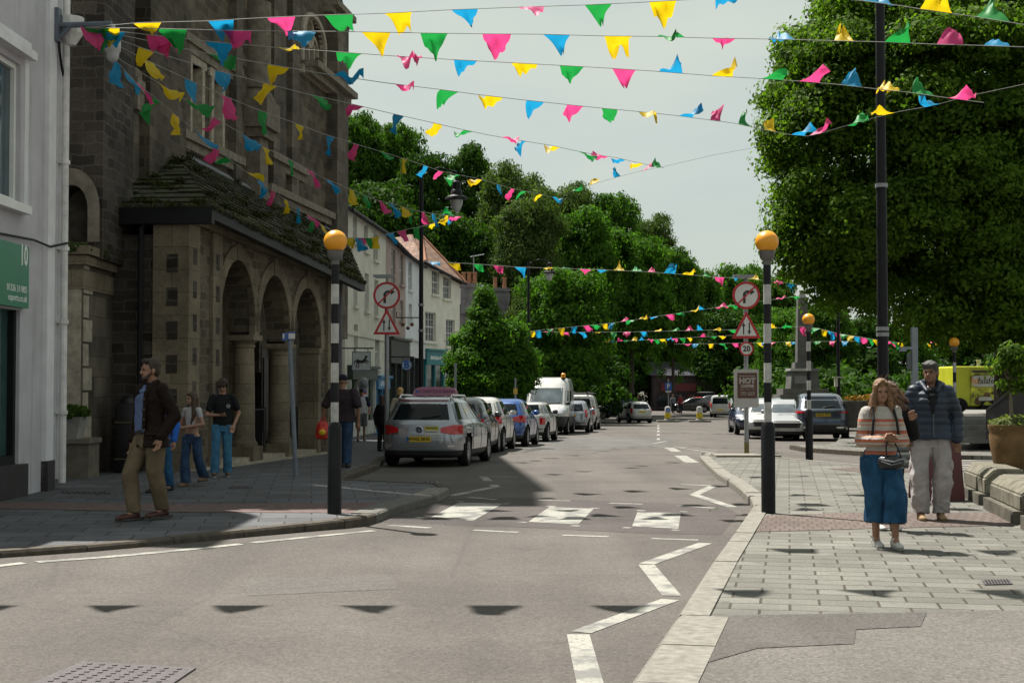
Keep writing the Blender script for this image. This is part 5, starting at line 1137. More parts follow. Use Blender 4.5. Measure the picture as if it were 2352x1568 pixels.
def car(label, shape, paint, loc, head, scale=(1, 1, 1), plate=None, face='rear', cat='car', name='parked_car', group='cars parked along the street', wheel_r=.32, rim=alloy, tl='wrap', glass=None, extras=None, roofc=None, lowblk=.36, fplate=None):
    b = thing(name, label, cat, loc, math.atan2(head[1], head[0]), group); sx, sy, sz_ = scale
    sh = CarShape([(z * sz_, xr * sx, xf * sx, w_ * sy) for z, xr, xf, w_ in PROF[shape]], 5.5 if 'van' in shape else 5.0)
    P0 = sh.p; zb, zt_ = P0[0][0], P0[-1][0]; wb = {'estate': 1.36, 'hatch': 1.24, 'suv': 1.36, 'mini': 1.24, 'van': 1.65, 'minivan': 1.36}[shape] * sx; W_ = max(q[3] for q in P0); Rw = wheel_r * 1.17
    zs = [];
    for a, c in zip(P0, P0[1:]):
        k = max(1, int((c[0] - a[0]) / .045)); zs += [a[0] + (c[0] - a[0]) * i / k for i in range(k)]
    zs.append(zt_); NS, NE = 44, 12; vs = []; ring_n = 2 * (NS + NE)
    n = sh.n; yc = (1 - .93 ** n) ** (1 / n)
    for z in zs:
        xr, xf, w_ = sh.sl(z); c, h = (xr + xf) / 2, (xf - xr) / 2
        pl = [( c - h * .93 + 2 * h * .93 * i / (NS - 1), 0) for i in range(NS)]
        row = [(x, -w_ * (1 - abs((x - c) / h) ** n) ** (1 / n)) for x, _ in pl]
        ye = [-yc * w_ + 2 * yc * w_ * (i + 1) / (NE + 1) for i in range(NE)]
        row += [(c + h * (1 - abs(y / w_) ** n) ** (1 / n), y) for y in ye]
        row += [(x, w_ * (1 - abs((x - c) / h) ** n) ** (1 / n)) for x, _ in pl[::-1]]
        row += [(c - h * (1 - abs(y / w_) ** n) ** (1 / n), y) for y in ye[::-1]]
        vs += [[x, y, z] for x, y in row]
    inw = [False] * len(vs)
    for i, q in enumerate(vs):
        for xw in (-wb, wb):
            if abs(q[1]) > W_ * .6 and math.hypot(q[0] - xw, q[2] - wheel_r) < Rw: q[1] -= math.copysign(.24, q[1]); inw[i] = True; break
    m_ = MB(); fs = []
    for j in range(len(zs) - 1): fs += [(j * ring_n + i, j * ring_n + (i + 1) % ring_n, (j + 1) * ring_n + (i + 1) % ring_n, (j + 1) * ring_n + i) for i in range(ring_n)]
    m_.v = [tuple(q) for q in vs]
    for f in fs:
        z = sum(vs[i][2] for i in f) / 4; m_.f.append(f); m_.mi.append(1 if any(inw[i] for i in f) else (2 if z < lowblk * sz_ else (3 if (roofc and z > zt_ - .09) else 0)))
    m_.f += [tuple(range(ring_n))[::-1], tuple((len(zs) - 1) * ring_n + i for i in range(ring_n))]; m_.mi += [1, 3 if roofc else 0]
    body = m_.build('body', [paint, well, trimblk, roofc or paint], b, smooth=32)
    def spatch(name, y_s, pts, mat, off=.006, n1=6, n2=5, par=None):
        """side patch: four corners (x, z) going round"""
        m = MB(); vs = []
        for j in range(n2 + 1):
            for i in range(n1 + 1):
                u, v = i / n1, j / n2; A = V(pts[0]).lerp(V(pts[1]), u); B_ = V(pts[3]).lerp(V(pts[2]), u); q = A.lerp(B_, v)
                vs.append((q.x, y_s * (sh.side(q.x, q.y) + off), q.y))
        m.add(vs, [(j * (n1 + 1) + i, j * (n1 + 1) + i + 1, (j + 1) * (n1 + 1) + i + 1, (j + 1) * (n1 + 1) + i) for j in range(n2) for i in range(n1)])
        return m.build(name, mat, par or b, smooth=60)
    def epatch(name, front, pts, mat, off=.006, n1=10, n2=5, par=None, m=None):
        own = m is None; m = m or MB(); vs = []
        for j in range(n2 + 1):
            for i in range(n1 + 1):
                u, v = i / n1, j / n2; A = V(pts[0]).lerp(V(pts[1]), u); B_ = V(pts[3]).lerp(V(pts[2]), u); q = A.lerp(B_, v)
                vs.append((sh.end(q.x, q.y, front) + (off if front else -off), q.x, q.y))
        m.add(vs, [(j * (n1 + 1) + i, j * (n1 + 1) + i + 1, (j + 1) * (n1 + 1) + i + 1, (j + 1) * (n1 + 1) + i) for j in range(n2) for i in range(n1)])
        return m.build(name, mat, par or b, smooth=60) if own else None
    gl = glass or carglass
    belt = {'estate': .985, 'hatch': .99, 'suv': 1.13, 'mini': .985, 'van': 1.3, 'minivan': 1.1}[shape] * sz_; top = {'estate': 1.40, 'hatch': 1.40, 'suv': 1.56, 'mini': 1.32, 'van': 1.95, 'minivan': 1.62}[shape] * sz_
    # rear and front glass
    w0, w1 = sh.sl(belt + .03)[2], sh.sl(top)[2]
    if shape not in ('van',): epatch('rear_window', False, [(-w0 * .88, belt + .02), (w0 * .88, belt + .02), (w1 * .86, top), (-w1 * .86, top)], gl)
    zf = belt + .03; epatch('windscreen', True, [(-w0 * .9, zf), (w0 * .9, zf), (w1 * .9, top + (.1 if shape == 'van' else .01)), (-w1 * .9, top + (.1 if shape == 'van' else .01))], M('windscreen_glass', (.06, .075, .085), .05, .5, 1.5, spec=.9))
    # side windows
    for ys_ in (-1, 1):
        xr0, xf0, _ = sh.sl(belt + .03); xr1, xf1, _ = sh.sl(top - .02); bz, tz = belt + .03, top - .02
        if shape == 'van': segs = [(.62, .96)]
        elif shape == 'minivan': segs = [(.60, .95)]
        elif shape == 'mini': segs = [(.10, .38), (.41, .93)]
        else: segs = [(.09, .30), (.325, .60), (.63, .955)]
        for s0, s1 in segs:
            f0 = lambda t: xr0 + (xf0 - xr0) * t; f1 = lambda t: xr1 + (xf1 - xr1) * t
            k = (f0(s0) + f0(s1)) / 2
            spatch('side_window', ys_, [(f0(s0), bz), (f0(s1), bz), (f1(s1), tz), (f1(s0), tz)], M('side_glass', (.02, .025, .025), .04, .4, 1.5, spec=1.0))
        m = MB(); x_ = sh.sl(belt)[1] - .28 * sx; yb = sh.side(x_, belt); m.ell((x_, ys_ * (yb + .11), belt + .07), (.07, .11, .08), 12); m.tube([(x_, ys_ * (yb - .02), belt + .02), (x_, ys_ * (yb + .1), belt + .04)], .025, 6); m.build('door_mirror', trimblk if shape in ('van', 'suv', 'minivan') else paint if roofc is None else trimblk, b, smooth=True)
        for hx in ((-.35, .62) if shape in ('estate', 'hatch', 'suv') else (.25,)):
            m = MB(); zz0 = belt - .13; m.box((hx * sx, ys_ * (sh.side(hx * sx, zz0) + .012), zz0), (.2, .03, .035), bev=.008); m.build('door_handle', paint, b)
        m = MB()                                       # shut lines
        for dx in ((-.85, .17, 1.08) if shape in ('estate', 'hatch', 'suv') else (.12, .98)):
            zz = [.32 * sz_ + (belt - .32 * sz_) * i / 8 for i in range(9)]; m.tube([(dx * sx, ys_ * (sh.side(dx * sx, z) + .001), z) for z in zz], .006, 4)
        m.build('door_seam', well, b)
    # wheels
    for xw in (-wb, wb):
        for ys_ in (-1, 1):
            c = V((xw, ys_ * (W_ - .115), wheel_r)); ax = V((0, ys_, 0)); m = MB(); r = wheel_r
            m.lathe(c, [(r * .62, -.1), (r * .9, -.11), (r, -.08), (r, .07), (r * .93, .105), (r * .66, .1), (r * .64, .06)], 30, axis=ax); w_ = m.build('wheel', rubber, b, smooth=50)
            m = MB(); m.lathe(c, [(r * .655, .085), (r * .62, .098), (r * .57, .06), (.0, .03)], 30, 1, axis=ax)
            u1 = V((1, 0, 0)); u2 = V((0, 0, 1))
            for k in range(10):
                t = 2 * math.pi * k / 10; d = u1 * math.cos(t) + u2 * math.sin(t); m.tube([c + ax * .085 + d * r * .1, c + ax * .082 + d * r * .6], [.028, .02], 6, 0)
            m.lathe(c, [(r * .2, .07), (r * .2, .1), (0, .105)], 14, 0, axis=ax); m.lathe(c, [(r * .62, .06), (r * .67, .1), (r * .61, .104), (r * .6, .07)], 30, 0, axis=ax)
            m.build('rim', [rim, well], w_, smooth=50)
    # rear furniture
    z0_, z1_ = {'estate': (.70, .90), 'hatch': (.72, 1.08), 'suv': (.98, 1.06), 'mini': (.62, .86), 'van': (.8, 1.3), 'minivan': (.78, 1.2)}[shape]; z0_ *= sz_; z1_ *= sz_
    for ys_ in (-1, 1):
        m = MB(); wr = sh.sl(z0_)[2]
        z0_, z1_ = (z0_ + .05, z1_ - .1) if shape == 'hatch' and tl == 'wrap' and ys_ == -1 else (z0_, z1_)
        inner = {'wrap': .5, 'tall': .78, 'round': .68}[tl]
        L_ = .30 if tl == 'wrap' else .12; n2 = 4; vs = []; n1 = 20
        for j in range(n2 + 1):
            def outl(u, z):
                xr, xf, w_ = sh.sl(z); h = (xf - xr) / 2; c = (xf + xr) / 2
                if u < .55: y = w_ * (inner + (yc - inner) * u / .55); return V((c - h * (1 - (y / w_) ** n) ** (1 / n), y))
                x = c - h * .93 + (L_ + .02) * (u - .55) / .45 - .0; return V((x, w_ * (1 - abs((x - c) / h) ** n) ** (1 / n)))
            for i in range(n1 + 1):
                u = i / n1; z = z0_ + (z1_ - z0_) * j / n2
                if tl == 'wrap': k_ = max(0, 1 - u / .55); z -= .06 * k_ * (j / n2) - .04 * k_ * (1 - j / n2)
                q = outl(u, z); t_ = outl(min(1, u + .02), z) - outl(max(0, u - .02), z); nn_ = V((-t_.y, t_.x)).normalized(); q = q + nn_ * .014
                vs.append((q.x, ys_ * q.y, z))
        m.add(vs, [(j * (n1 + 1) + i, j * (n1 + 1) + i + 1, (j + 1) * (n1 + 1) + i + 1, (j + 1) * (n1 + 1) + i) for j in range(n2) for i in range(n1)])
        m.build('tail_light', tailred, b, smooth=60)
        m = MB(); zh0, zh1 = z0_ - .08 * sz_, z0_ + .1 * sz_
        if shape == 'van': zh0, zh1 = .95, 1.2
        if shape == 'suv': zh0, zh1 = .84, .95
        wf = sh.sl(zh0)[2]; epatch('headlight', True, [(ys_ * wf * .55, zh0), (ys_ * wf * .985, zh0), (ys_ * wf * .985, zh1), (ys_ * wf * .62, zh1)], lens, .01, 8, 4)
    m = MB(); zg = z0_ - .06; epatch('', True, [(-.45, zg - .22), (.45, zg - .22), (.52, zg + .04), (-.52, zg + .04)], None, .006, 8, 3, m=m); m.build('grille', trimblk, b)
    pz = {'estate': .60, 'hatch': .80, 'suv': .93, 'mini': .5, 'van': .6, 'minivan': .62}[shape] * sz_
    m = MB(); x_ = sh.end(0, pz, False); m.box((x_ - .012, 0, pz), (.012, .52, .115)); pl = m.build('number_plate', plat_y, b)
    if plate == 'WV62 SKN': m = MB(); m.box((x_ - .019, .235, pz), (.004, .045, .11)); m.build('blue_band', M('sign_blue', (.02, .10, .38)), pl)
    if plate: text(plate, .098, bkm, pl, frame4((x_ - .019, 0, pz), (0, -1, 0), Z1), bold=.003, wide=1.0)
    m = MB(); zf = .42 * sz_ if shape != 'van' else .62; x_ = sh.end(0, zf, True); m.box((x_ + .012, 0, zf), (.012, .52, .115)); m.build('number_plate', plat_w, b)
    if shape != 'van':
        m = MB(); zz = belt + .06; x_ = sh.end(0, zz, False); m.tube([(x_ - .02, .0, zz - .02), (x_ - .03, -.1, zz + .02), (sh.end(-.4, zz + .05, False) - .02, -.42, zz + .06)], .013, 6); m.build('rear_wiper', trimblk, b)
        m = MB(); zz = .46 * sz_ if shape != 'suv' else .55; vs = []
        epatch('', False, [(-W_ * .8, zz - .02), (W_ * .8, zz - .02), (W_ * .8, zz + .012), (-W_ * .8, zz + .012)], None, .008, 12, 1, m=m); m.build('bumper_strip', chrome if shape == 'estate' else trimblk, b)
    if extras: extras(b, sh, epatch, spatch, sx, sy, sz_, belt, W_)
    return b
def place(x, y, dx, dy, head, W_, wb_, side=-1):
    """car origin from where the photo shows its rear wheel nearest the road touch the ground"""
    g = G(x, y, 0); h = V((head[0], head[1], 0)).normalized(); rt = V((h.y, -h.x, 0)); o = g + h * wb_ - rt * W_; return V((o.x, o.y, gz(o.y) ))
def tilt(b):
    y = b.location.y
    if 24 < y < 100: b.rotation_euler = (0, math.asin(.013 * math.sin(b.rotation_euler.z)), b.rotation_euler.z)
silver = carpaint('silver_paint', (.27, .29, .33), .6, .26); whitep = carpaint('white_paint_car', (.42, .42, .41), 0, .3); greyp = carpaint('dark_grey_paint', (.045, .05, .055), .4, .3)
bluep = carpaint('blue_paint', (.015, .07, .26), .3, .3); blackp = carpaint('black_paint', (.010, .010, .012), .2, .25); navyp = carpaint('grey_blue_paint', (.04, .05, .07), .45, .3); silver2 = carpaint('bright_silver_paint', (.34, .35, .36), .3, .35)
def taxi_x(b, sh, ep, sp, sx, sy, sz_, belt, W_):
    for ys_ in (-1, 1):
        m = MB(); m.tube([(-1.75, ys_ * .56, 1.45), (-1.6, ys_ * .56, 1.53), (-.2, ys_ * .58, 1.53), (0, ys_ * .58, 1.44)], .022, 8); m.build('roof_rail', chrome, b)
    m = MB(); n = 9; y0, y1 = -.47, .47                  # pink roof sign
    pr = [(-.5, 0), (-.5, .08), (-.44, .17), (-.3, .2), (.3, .2), (.44, .17), (.5, .08), (.5, 0)]
    m.add([(-.62 + dx, y, 1.52 + z) for dx in (-.05, .05) for y, z in pr], [tuple(range(8)), tuple(range(8, 16))[::-1]] + [(i, (i + 1) % 8, 8 + (i + 1) % 8, 8 + i) for i in range(8)]); rs_ = m.build('roof_sign', M('taxi_sign_pink', (.36, .16, .22), .45, .05), b)
    text('COASTLINE', .1, M('taxi_letters', (.16, .05, .12), .5), rs_, frame4((-.672, .10, 1.62), (0, -1, 0), Z1), bold=.003)
    m = MB()
    for k in range(6): m.box((-.672, -.2 - k * .042, 1.62), (.004, .03, .06))
    m.build('faint_word', M('taxi_letters', (.16, .05, .12)), rs_)
    m = MB(); m.box((-.672, .41, 1.61), (.006, .07, .05)); m.build('blue_mark', M('sign_blue', (.02, .10, .38)), rs_)
    x_ = sh.end(0, .80, False); m = MB(); m.lathe((x_ - .006, 0, .80), [(.075, 0), (.075, .012), (.066, .016)], 24, axis=(-1, 0, 0)); bd_ = m.build('badge', chrome, b)
    m = MB(); m.lathe((x_ - .02, 0, .80), [(.06, 0), (.06, .006)], 24, axis=(-1, 0, 0)); m.build('badge_field', M('badge_blue', (.015, .02, .04), .3), bd_)
    text('V', .05, chrome, bd_, frame4((x_ - .028, 0, .822), (0, -1, 0), Z1), bold=.002); text('W', .055, chrome, bd_, frame4((x_ - .028, 0, .78), (0, -1, 0), Z1), bold=.002)
    x_ = sh.end(-.28, .76, False); m = MB(); m.box((x_ - .014, -.27, .775), (.008, .3, .2)); st = m.build('licence_sticker', M('sticker_yellow', (.45, .40, .06), .5), b)
    m = MB(); m.box((x_ - .02, -.27, .74), (.006, .28, .09)); m.build('sticker_panel', signw, st); m = MB()
    for k in range(6): m.box((x_ - .021, -.17 - .04 * k, .835), (.006, .026, .03))
    for k in range(7): m.box((x_ - .025, -.15 - .036 * k, .755), (.006, .024, .022))
    m.build('sticker_print', M('sticker_ink', (.05, .05, .08), .5), st)
    m = MB(); x2 = sh.end(.33, .74, False); m.box((x2 - .012, .34, .76), (.006, .2, .15)); m.build('notice', M('faded_notice', (.27, .24, .24), .5), b)
    m = MB(); ep('', False, [(-.72, .50), (.72, .50), (.66, .70), (-.66, .70)], None, .004, 10, 3, m=m); m.build('plate_recess', carpaint('silver_shade', (.2, .21, .23), .35, .4), b)
    m = MB(); ep('', False, [(-.62, 1.40), (.62, 1.40), (.6, 1.435), (-.6, 1.435)], None, .03, 8, 2, m=m); m.build('brake_light', M('dark_red_lens', (.12, .01, .012), .2), b)
    m = MB(); m.tube([(-.55, 0, 1.5), (-.75, 0, 1.53), (-1.0, 0, 1.5)], [.05, .06, .02], 8)
HP = (.145, 1)
b = car('silver estate taxi with a pink roof sign parked nearest in the row', 'estate', silver, V((at(962, 900, 30).x + 2.385 * .143, 30 + 2.36, gz(32.4))), HP, plate='WV62 SKN', cat='taxi', name='taxi', group=None, extras=taxi_x); tilt(b)
L_ = lambda x, y, head, W_, wb_: place(x, y, 0, 0, head, W_, wb_)
b = car('dark grey hatchback with tall red lights parked right in front of the taxi', 'hatch', greyp, L_(1124, 1046, (.10, 1), .86, 1.24), (.10, 1), tl='tall', plate=None); tilt(b)
b = car('white hatchback with black window pillars parked between the dark and blue cars', 'hatch', whitep, L_(1159, 1036, (.12, 1), .86, 1.24), (.12, 1), (1, 1, 1.02), tl='wrap'); tilt(b)
b = car('blue hatchback with large red rear lights parked behind the small white car', 'hatch', bluep, L_(1213, 1025, (.14, 1), .86, 1.24), (.14, 1), (1, 1.02, 1.0), tl='wrap'); tilt(b)
def mini_x(b, sh, ep, sp, sx, sy, sz_, belt, W_):
    m = MB(); ep('', False, [(-.30, .60), (-.24, .60), (-.24, .8), (-.3, .8)], None, .01, 2, 2, m=m)
b = car('small white three door car parked just ahead of the high white van', 'mini', whitep, L_(1261, 1014, (.15, 1), .845, 1.24), (.15, 1), (1, 1, 1.0), tl='round', roofc=whitep); tilt(b)
def van_x(b, sh, ep, sp, sx, sy, sz_, belt, W_):
    for y in (-.66, .66):
        m = MB(); m.lathe((.55, y, 2.44), [(.1, 0), (.1, .07)], 14); bs_ = m.build('beacon', trimblk, b); m = MB(); m.lathe((.55, y, 2.51), [(.1, 0), (.1, .16), (.06, .2), (0, .2)], 14); m.build('beacon_lens', orange, bs_, smooth=True)
    m = MB(); ep('', True, [(-.9, .4), (.9, .4), (.92, .82), (-.92, .82)], None, .01, 12, 3, m=m); m.build('bumper', trimblk, b)
    m = MB(); z = 1.36; x_ = sh.end(0, z, True)
    for y0 in (-.5, .1): m.tube([(sh.end(y0, z, True) + .03, y0, z), (sh.end(y0 + .55, z + .05, True) + .03, y0 + .55, z + .05)], .014, 6)
    m.build('windscreen_wiper', trimblk, b)
g = G(1306, 998, 0); hv = V((-.12, -1, 0)).normalized(); lf = V((-hv.y, hv.x, 0)); o = g - hv * 1.65 - lf * .98
b = car('tall white panel van with two amber roof beacons facing up the street', 'van', whitep, V((o.x, o.y, gz(o.y))), (-.12, -1), cat='van', name='parked_van', wheel_r=.35, extras=van_x, lowblk=.8); tilt(b)
b = car('silver estate with a red left rear light parked right behind the tall van', 'hatch', silver, V((at(1322, 940, 66).x, 68, gz(68))), (.12, 1), tl='tall', plate=None); tilt(b)
def mv_x(b, sh, ep, sp, sx, sy, sz_, belt, W_):
    m = MB()
    for x in (-1.6, -.9, -.2): m.tube([(x, -.75, 1.9), (x, .75, 1.9)], .03, 6)
    for y in (-.4, .4): m.tube([(-2.0, y, 1.95), (.1, y, 1.95)], .04, 6)
    m.build('roof_rack', trimblk, b); m = MB(); m.box((sh.end(0, .9, False) - .003, 0, 1.1), (.008, .012, 1.3)); m.build('door_seam', trimblk, b)
b = car('small white van with a black roof rack at the end of the parked row', 'minivan', whitep, V((at(1341, 935, 74).x, 76, gz(76))), (.13, 1), cat='van', name='parked_van', tl='tall', extras=mv_x); tilt(b)
b = car('white hatchback driving away towards the keep left bollards', 'hatch', whitep, V((at(1462, 950, 99).x, 101, gz(100))), (-.22, 1), (1, 1, 1.0), tl='tall', plate=None, name='white_car', group=None)
# far traffic across the street end
FZ = lambda x, Y: V((at(x, 940, Y).x, Y, gz(100) + .02))
b = car('black hatchback with a red roof crossing far ahead', 'hatch', blackp, FZ(1588, 138), (-1, .12), (1.0, 1, 1), roofc=carpaint('red_roof', (.30, .01, .012)), name='far_car', group='cars at the far end of the street', tl='tall')
def box_x(b, sh, ep, sp, sx, sy, sz_, belt, W_):
    m = MB(); m.rings([(0, 0, 1.74, .55, .3), (0, 0, 1.78, .95, .42), (0, 0, 1.92, .98, .42), (0, 0, 1.98, .6, .3)], 16); m.build('roof_box', trimblk, b, smooth=True)
b = car('dark suv with a long black roof box behind the red roofed car', 'suv', navyp, FZ(1622, 146), (-1, .1), name='far_car', group='cars at the far end of the street', extras=box_x)
b = car('small white delivery van seen from behind left of the coffee poster', 'minivan', whitep, FZ(1660, 118), (.25, 1), name='far_van', cat='van', group='cars at the far end of the street', tl='tall', plate=None)
b = car('dark blue car half hidden in shade left of the white hatchback', 'hatch', carpaint('deep_blue_paint', (.012, .03, .09)), FZ(1425, 112), (-1, .3), name='far_car', group='cars at the far end of the street')
# right hand side
b = car('grey blue suv with a yellow number plate parked at the side road', 'suv', carpaint('suv_grey_blue', (.07, .085, .115), .5, .3), place(1949, 1012, 0, 0, (.11, 1), 1.0, 1.42), (.11, 1), (1.04, 1.08, 1.05), plate='WK25 ZTZ', wheel_r=.37, name='parked_suv', cat='suv', rim=trimblk,
    extras=lambda b, sh, ep, sp, sx, sy, sz_, belt, W_: ([ep('lower_trim', False, [(-.86, .36), (.86, .36), (.88, .62), (-.88, .62)], trimblk, .006), ep('blue_panel', False, [(-.8, .70), (.8, .70), (.8, .78), (-.8, .78)], carpaint('suv_blue', (.03, .08, .2), .4, .25), .006)] + [ep('exhaust_trim', False, [(s * .48, .50), (s * .82, .50), (s * .84, .56), (s * .46, .56)], chrome, .014, 4, 2) for s in (-1, 1)]), lowblk=.4)
b = car('white saloon parked facing the camera behind the right beacon', 'hatch', whitep, V((at(1781, 950, 54).x, 56, gz(54) + .02)), (-.17, -1), (1.0, .98, .97), name='parked_car', group='cars parked on the right')
b = car('silver saloon parked facing the camera beside the grey blue suv', 'hatch', silver2, V((at(1834, 950, 51).x, 53.2, gz(52) + .02)), (-.19, -1), (1.0, .96, .97), name='parked_car', group='cars parked on the right')
b = car('pale blue grey estate roof showing between the white and silver saloons', 'estate', carpaint('pale_blue_grey', (.2, .23, .27), .3), V((at(1776, 940, 60).x, 61, gz(58))), (-.1, -1), (1, 1, 1.04), name='parked_car', group='cars parked on the right')
b = car('dark blue car peeping out left of the hot coffee sign pole', 'hatch', carpaint('navy_paint', (.012, .02, .06)), V((at(1752, 960, 60).x, 63, gz(60))), (-.05, -1), name='parked_car', group='cars parked on the right')
# yellow food van on the plaza
pq = V((at(2242, 940, 56).x, 57, .55)); b = thing('food_van', 'bright yellow falafel food van with a white speech bubble sign on the plaza', 'food van', pq)
kx = 56 / FL; yel = M('food_van_yellow', (.40, .42, .015), .45, .12, 2); z_ = lambda y: zat(y, V((0, 56, .55))); X_ = lambda x: (x - 2242) * kx
m_ = MB(); m_.box((0, .0, (z_(841) + z_(933)) / 2), (X_(2294) - X_(2190), 2.0, z_(841) - z_(933)), bev=.06); bd = m_.build('body', yel, b)
m_ = MB(); m_.box(((X_(2229) + X_(2292)) / 2, -1.02, (z_(850) + z_(930)) / 2), (X_(2292) - X_(2229), .03, z_(850) - z_(930)))
for k in range(16): pass
pan = m_.build('side_panel', M('food_panel', (.30, .31, .02), .5, .9, 4), bd)
m_ = MB(); rr = random.Random(5)
for k in range(12): m_.ell((X_(2234 + rr.random() * 52), -1.04, z_(862 + rr.random() * 62)), (rr.uniform(.06, .16), .012, rr.uniform(.06, .14)), 10)
m_.build('food_pictures', M('food_brown', (.10, .055, .02), .6, .6, 6), pan)
m_ = MB()
for x0, x1, y0, y1 in ((2230, 2293, 862, 888), (2246, 2278, 911, 920)):
    w_, h_ = (X_(x1) - X_(x0)) / 2, (z_(y0) - z_(y1)) / 2; c = ((X_(x0) + X_(x1)) / 2, (z_(y0) + z_(y1)) / 2)
    flat(m_, [(c[0] + w_ * abs(math.cos(t)) ** .4 * (1 if math.cos(t) > 0 else -1), c[1] + h_ * abs(math.sin(t)) ** .6 * (1 if math.sin(t) > 0 else -1)) for t in [2 * math.pi * k / 36 for k in range(36)]], -1.09, -1.05)
sb = m_.build('speech_bubble', M('bubble_white', (.36, .36, .33), .5), pan)
text('fal', .33, M('falafel_orange', (.48, .2, .02), .5), sb, frame4((X_(2238), -1.095, z_(875)), (1, 0, 0), Z1), bold=.004, wide=1.0); text('falafel', .33, M('falafel_grey', (.04, .045, .03), .5), sb, frame4((X_(2266), -1.095, z_(875)), (1, 0, 0), Z1), bold=.004, wide=.95)
m_ = MB(); m_.box(((X_(2232) + X_(2290)) / 2, -1.1, z_(853)), (X_(2290) - X_(2232), .2, .08)); m_.build('awning_rail', trimblk, b)
m_ = MB(); m_.lathe((X_(2262), -.3, z_(841)), [(.07, 0), (.07, .2), (.1, .22), (.1, .28)], 10); m_.build('vent_pipe', M('pale_pipe', (.3, .3, .3), .4), b)
for x in (2205, 2268):
    m_ = MB(); m_.lathe((X_(x), -.95, .3), [(.1, -.1), (.3, -.1), (.32, 0), (.3, .1), (.18, .1), (.17, .06), (0, .06)], 22, axis=(0, -1, 0)); m_.build('wheel', rubber, b, smooth=True)
m_ = MB(); m_.box((0, 0, z_(936)), (X_(2290) - X_(2194), 1.7, .12)); m_.build('chassis', trimblk, b)
# ------------------------------------------------------------------ trees
RNG = np.random.default_rng(11)
bark = M('bark', (.055, .045, .035), .9, .35, 6, .6)
def leaves(name, lobes, nclump, per, spread, size, mat, seed, inner=.25, up=.25, flat_=.5, bias=.55):
    """a crown of many small leaf faces: clumps scattered through and over a set of ellipsoid lobes"""
    g = np.random.default_rng(seed); L = np.array([l[:6] for l in lobes], float)
    wgt = np.array([(l[3] * l[4] + l[3] * l[5] + l[4] * l[5]) for l in lobes]); wgt /= wgt.sum()
    idx = g.choice(len(lobes), nclump, p=wgt); d = g.normal(size=(nclump, 3)); d /= np.linalg.norm(d, axis=1)[:, None]
    d[:, 2] = np.where(g.random(nclump) < bias, np.abs(d[:, 2]), d[:, 2])
    r = np.where(g.random(nclump) < inner, g.uniform(.35, .85, nclump), g.uniform(.86, 1.08, nclump))
    c = L[idx, :3] + d * L[idx, 3:6] * r[:, None]
    csz = g.uniform(.6, 1.5, nclump)
    C = np.repeat(c, per, 0); D = np.repeat(d, per, 0); N = len(C)
    off = np.clip(g.normal(size=(N, 3)), -1.5, 1.5) * spread * np.repeat(csz, per)[:, None] * np.array([1, 1, .62])
    P = C + off
    nrm = D * .5 + off / (spread * 2) + np.array([0, 0, up]) + g.normal(size=(N, 3)) * flat_; nrm /= np.linalg.norm(nrm, axis=1)[:, None]
    a = np.cross(nrm, g.normal(size=(N, 3))); a /= np.linalg.norm(a, axis=1)[:, None]; b = np.cross(nrm, a)
    s = (size * g.uniform(.6, 1.3, N))[:, None]
    q = np.stack([P + a * s, P + b * s * .55 + nrm * s * .12, P - a * s, P - b * s * .55 + nrm * s * .12], 1).reshape(-1, 3)
    me = bpy.data.meshes.new(name); me.vertices.add(N * 4); me.vertices.foreach_set('co', q.astype(np.float32).ravel())
    me.loops.add(N * 4); me.loops.foreach_set('vertex_index', np.arange(N * 4, dtype=np.int32)); me.polygons.add(N)
    me.polygons.foreach_set('loop_start', np.arange(0, N * 4, 4, dtype=np.int32)); me.polygons.foreach_set('loop_total', np.full(N, 4, np.int32))
    me.materials.append(mat); me.update(calc_edges=True); return me
def crown_obj(me, parent, name='crown'):
    o = bpy.data.objects.new(name, me); COL.objects.link(o); o.parent = parent; return o
def trunk(parent, h, r, limbs, top=(0, 0)):
    m_ = MB(); m_.tube([(0, 0, -.2), (0, 0, .3), (top[0] * .3, top[1] * .3, h * .4), (top[0], top[1], h)], [r * 1.35, r, r * .85, r * .5], 12)
    for (x, y, z, z0) in limbs: m_.tube([(top[0] * z0 / h, top[1] * z0 / h, z0), (x * .4, y * .4, z0 + (z - z0) * .55), (x, y, z)], [r * .5, r * .32, r * .1], 8)
    return m_.build('trunk', bark, parent, smooth=True)
lf_dark = leafmat('leaf_dark', (.016, .044, .006), (.04, .09, .012), .38)
lf_mid = leafmat('leaf_mid', (.024, .066, .007), (.06, .13, .016), .42)
lf_lime = leafmat('leaf_lime', (.030, .085, .009), (.07, .155, .018), .45)
lf_pale = leafmat('leaf_pale', (.042, .075, .020), (.09, .135, .04), .42)
lf_big = leafmat('leaf_big', (.038, .085, .010), (.11, .185, .024), .52)
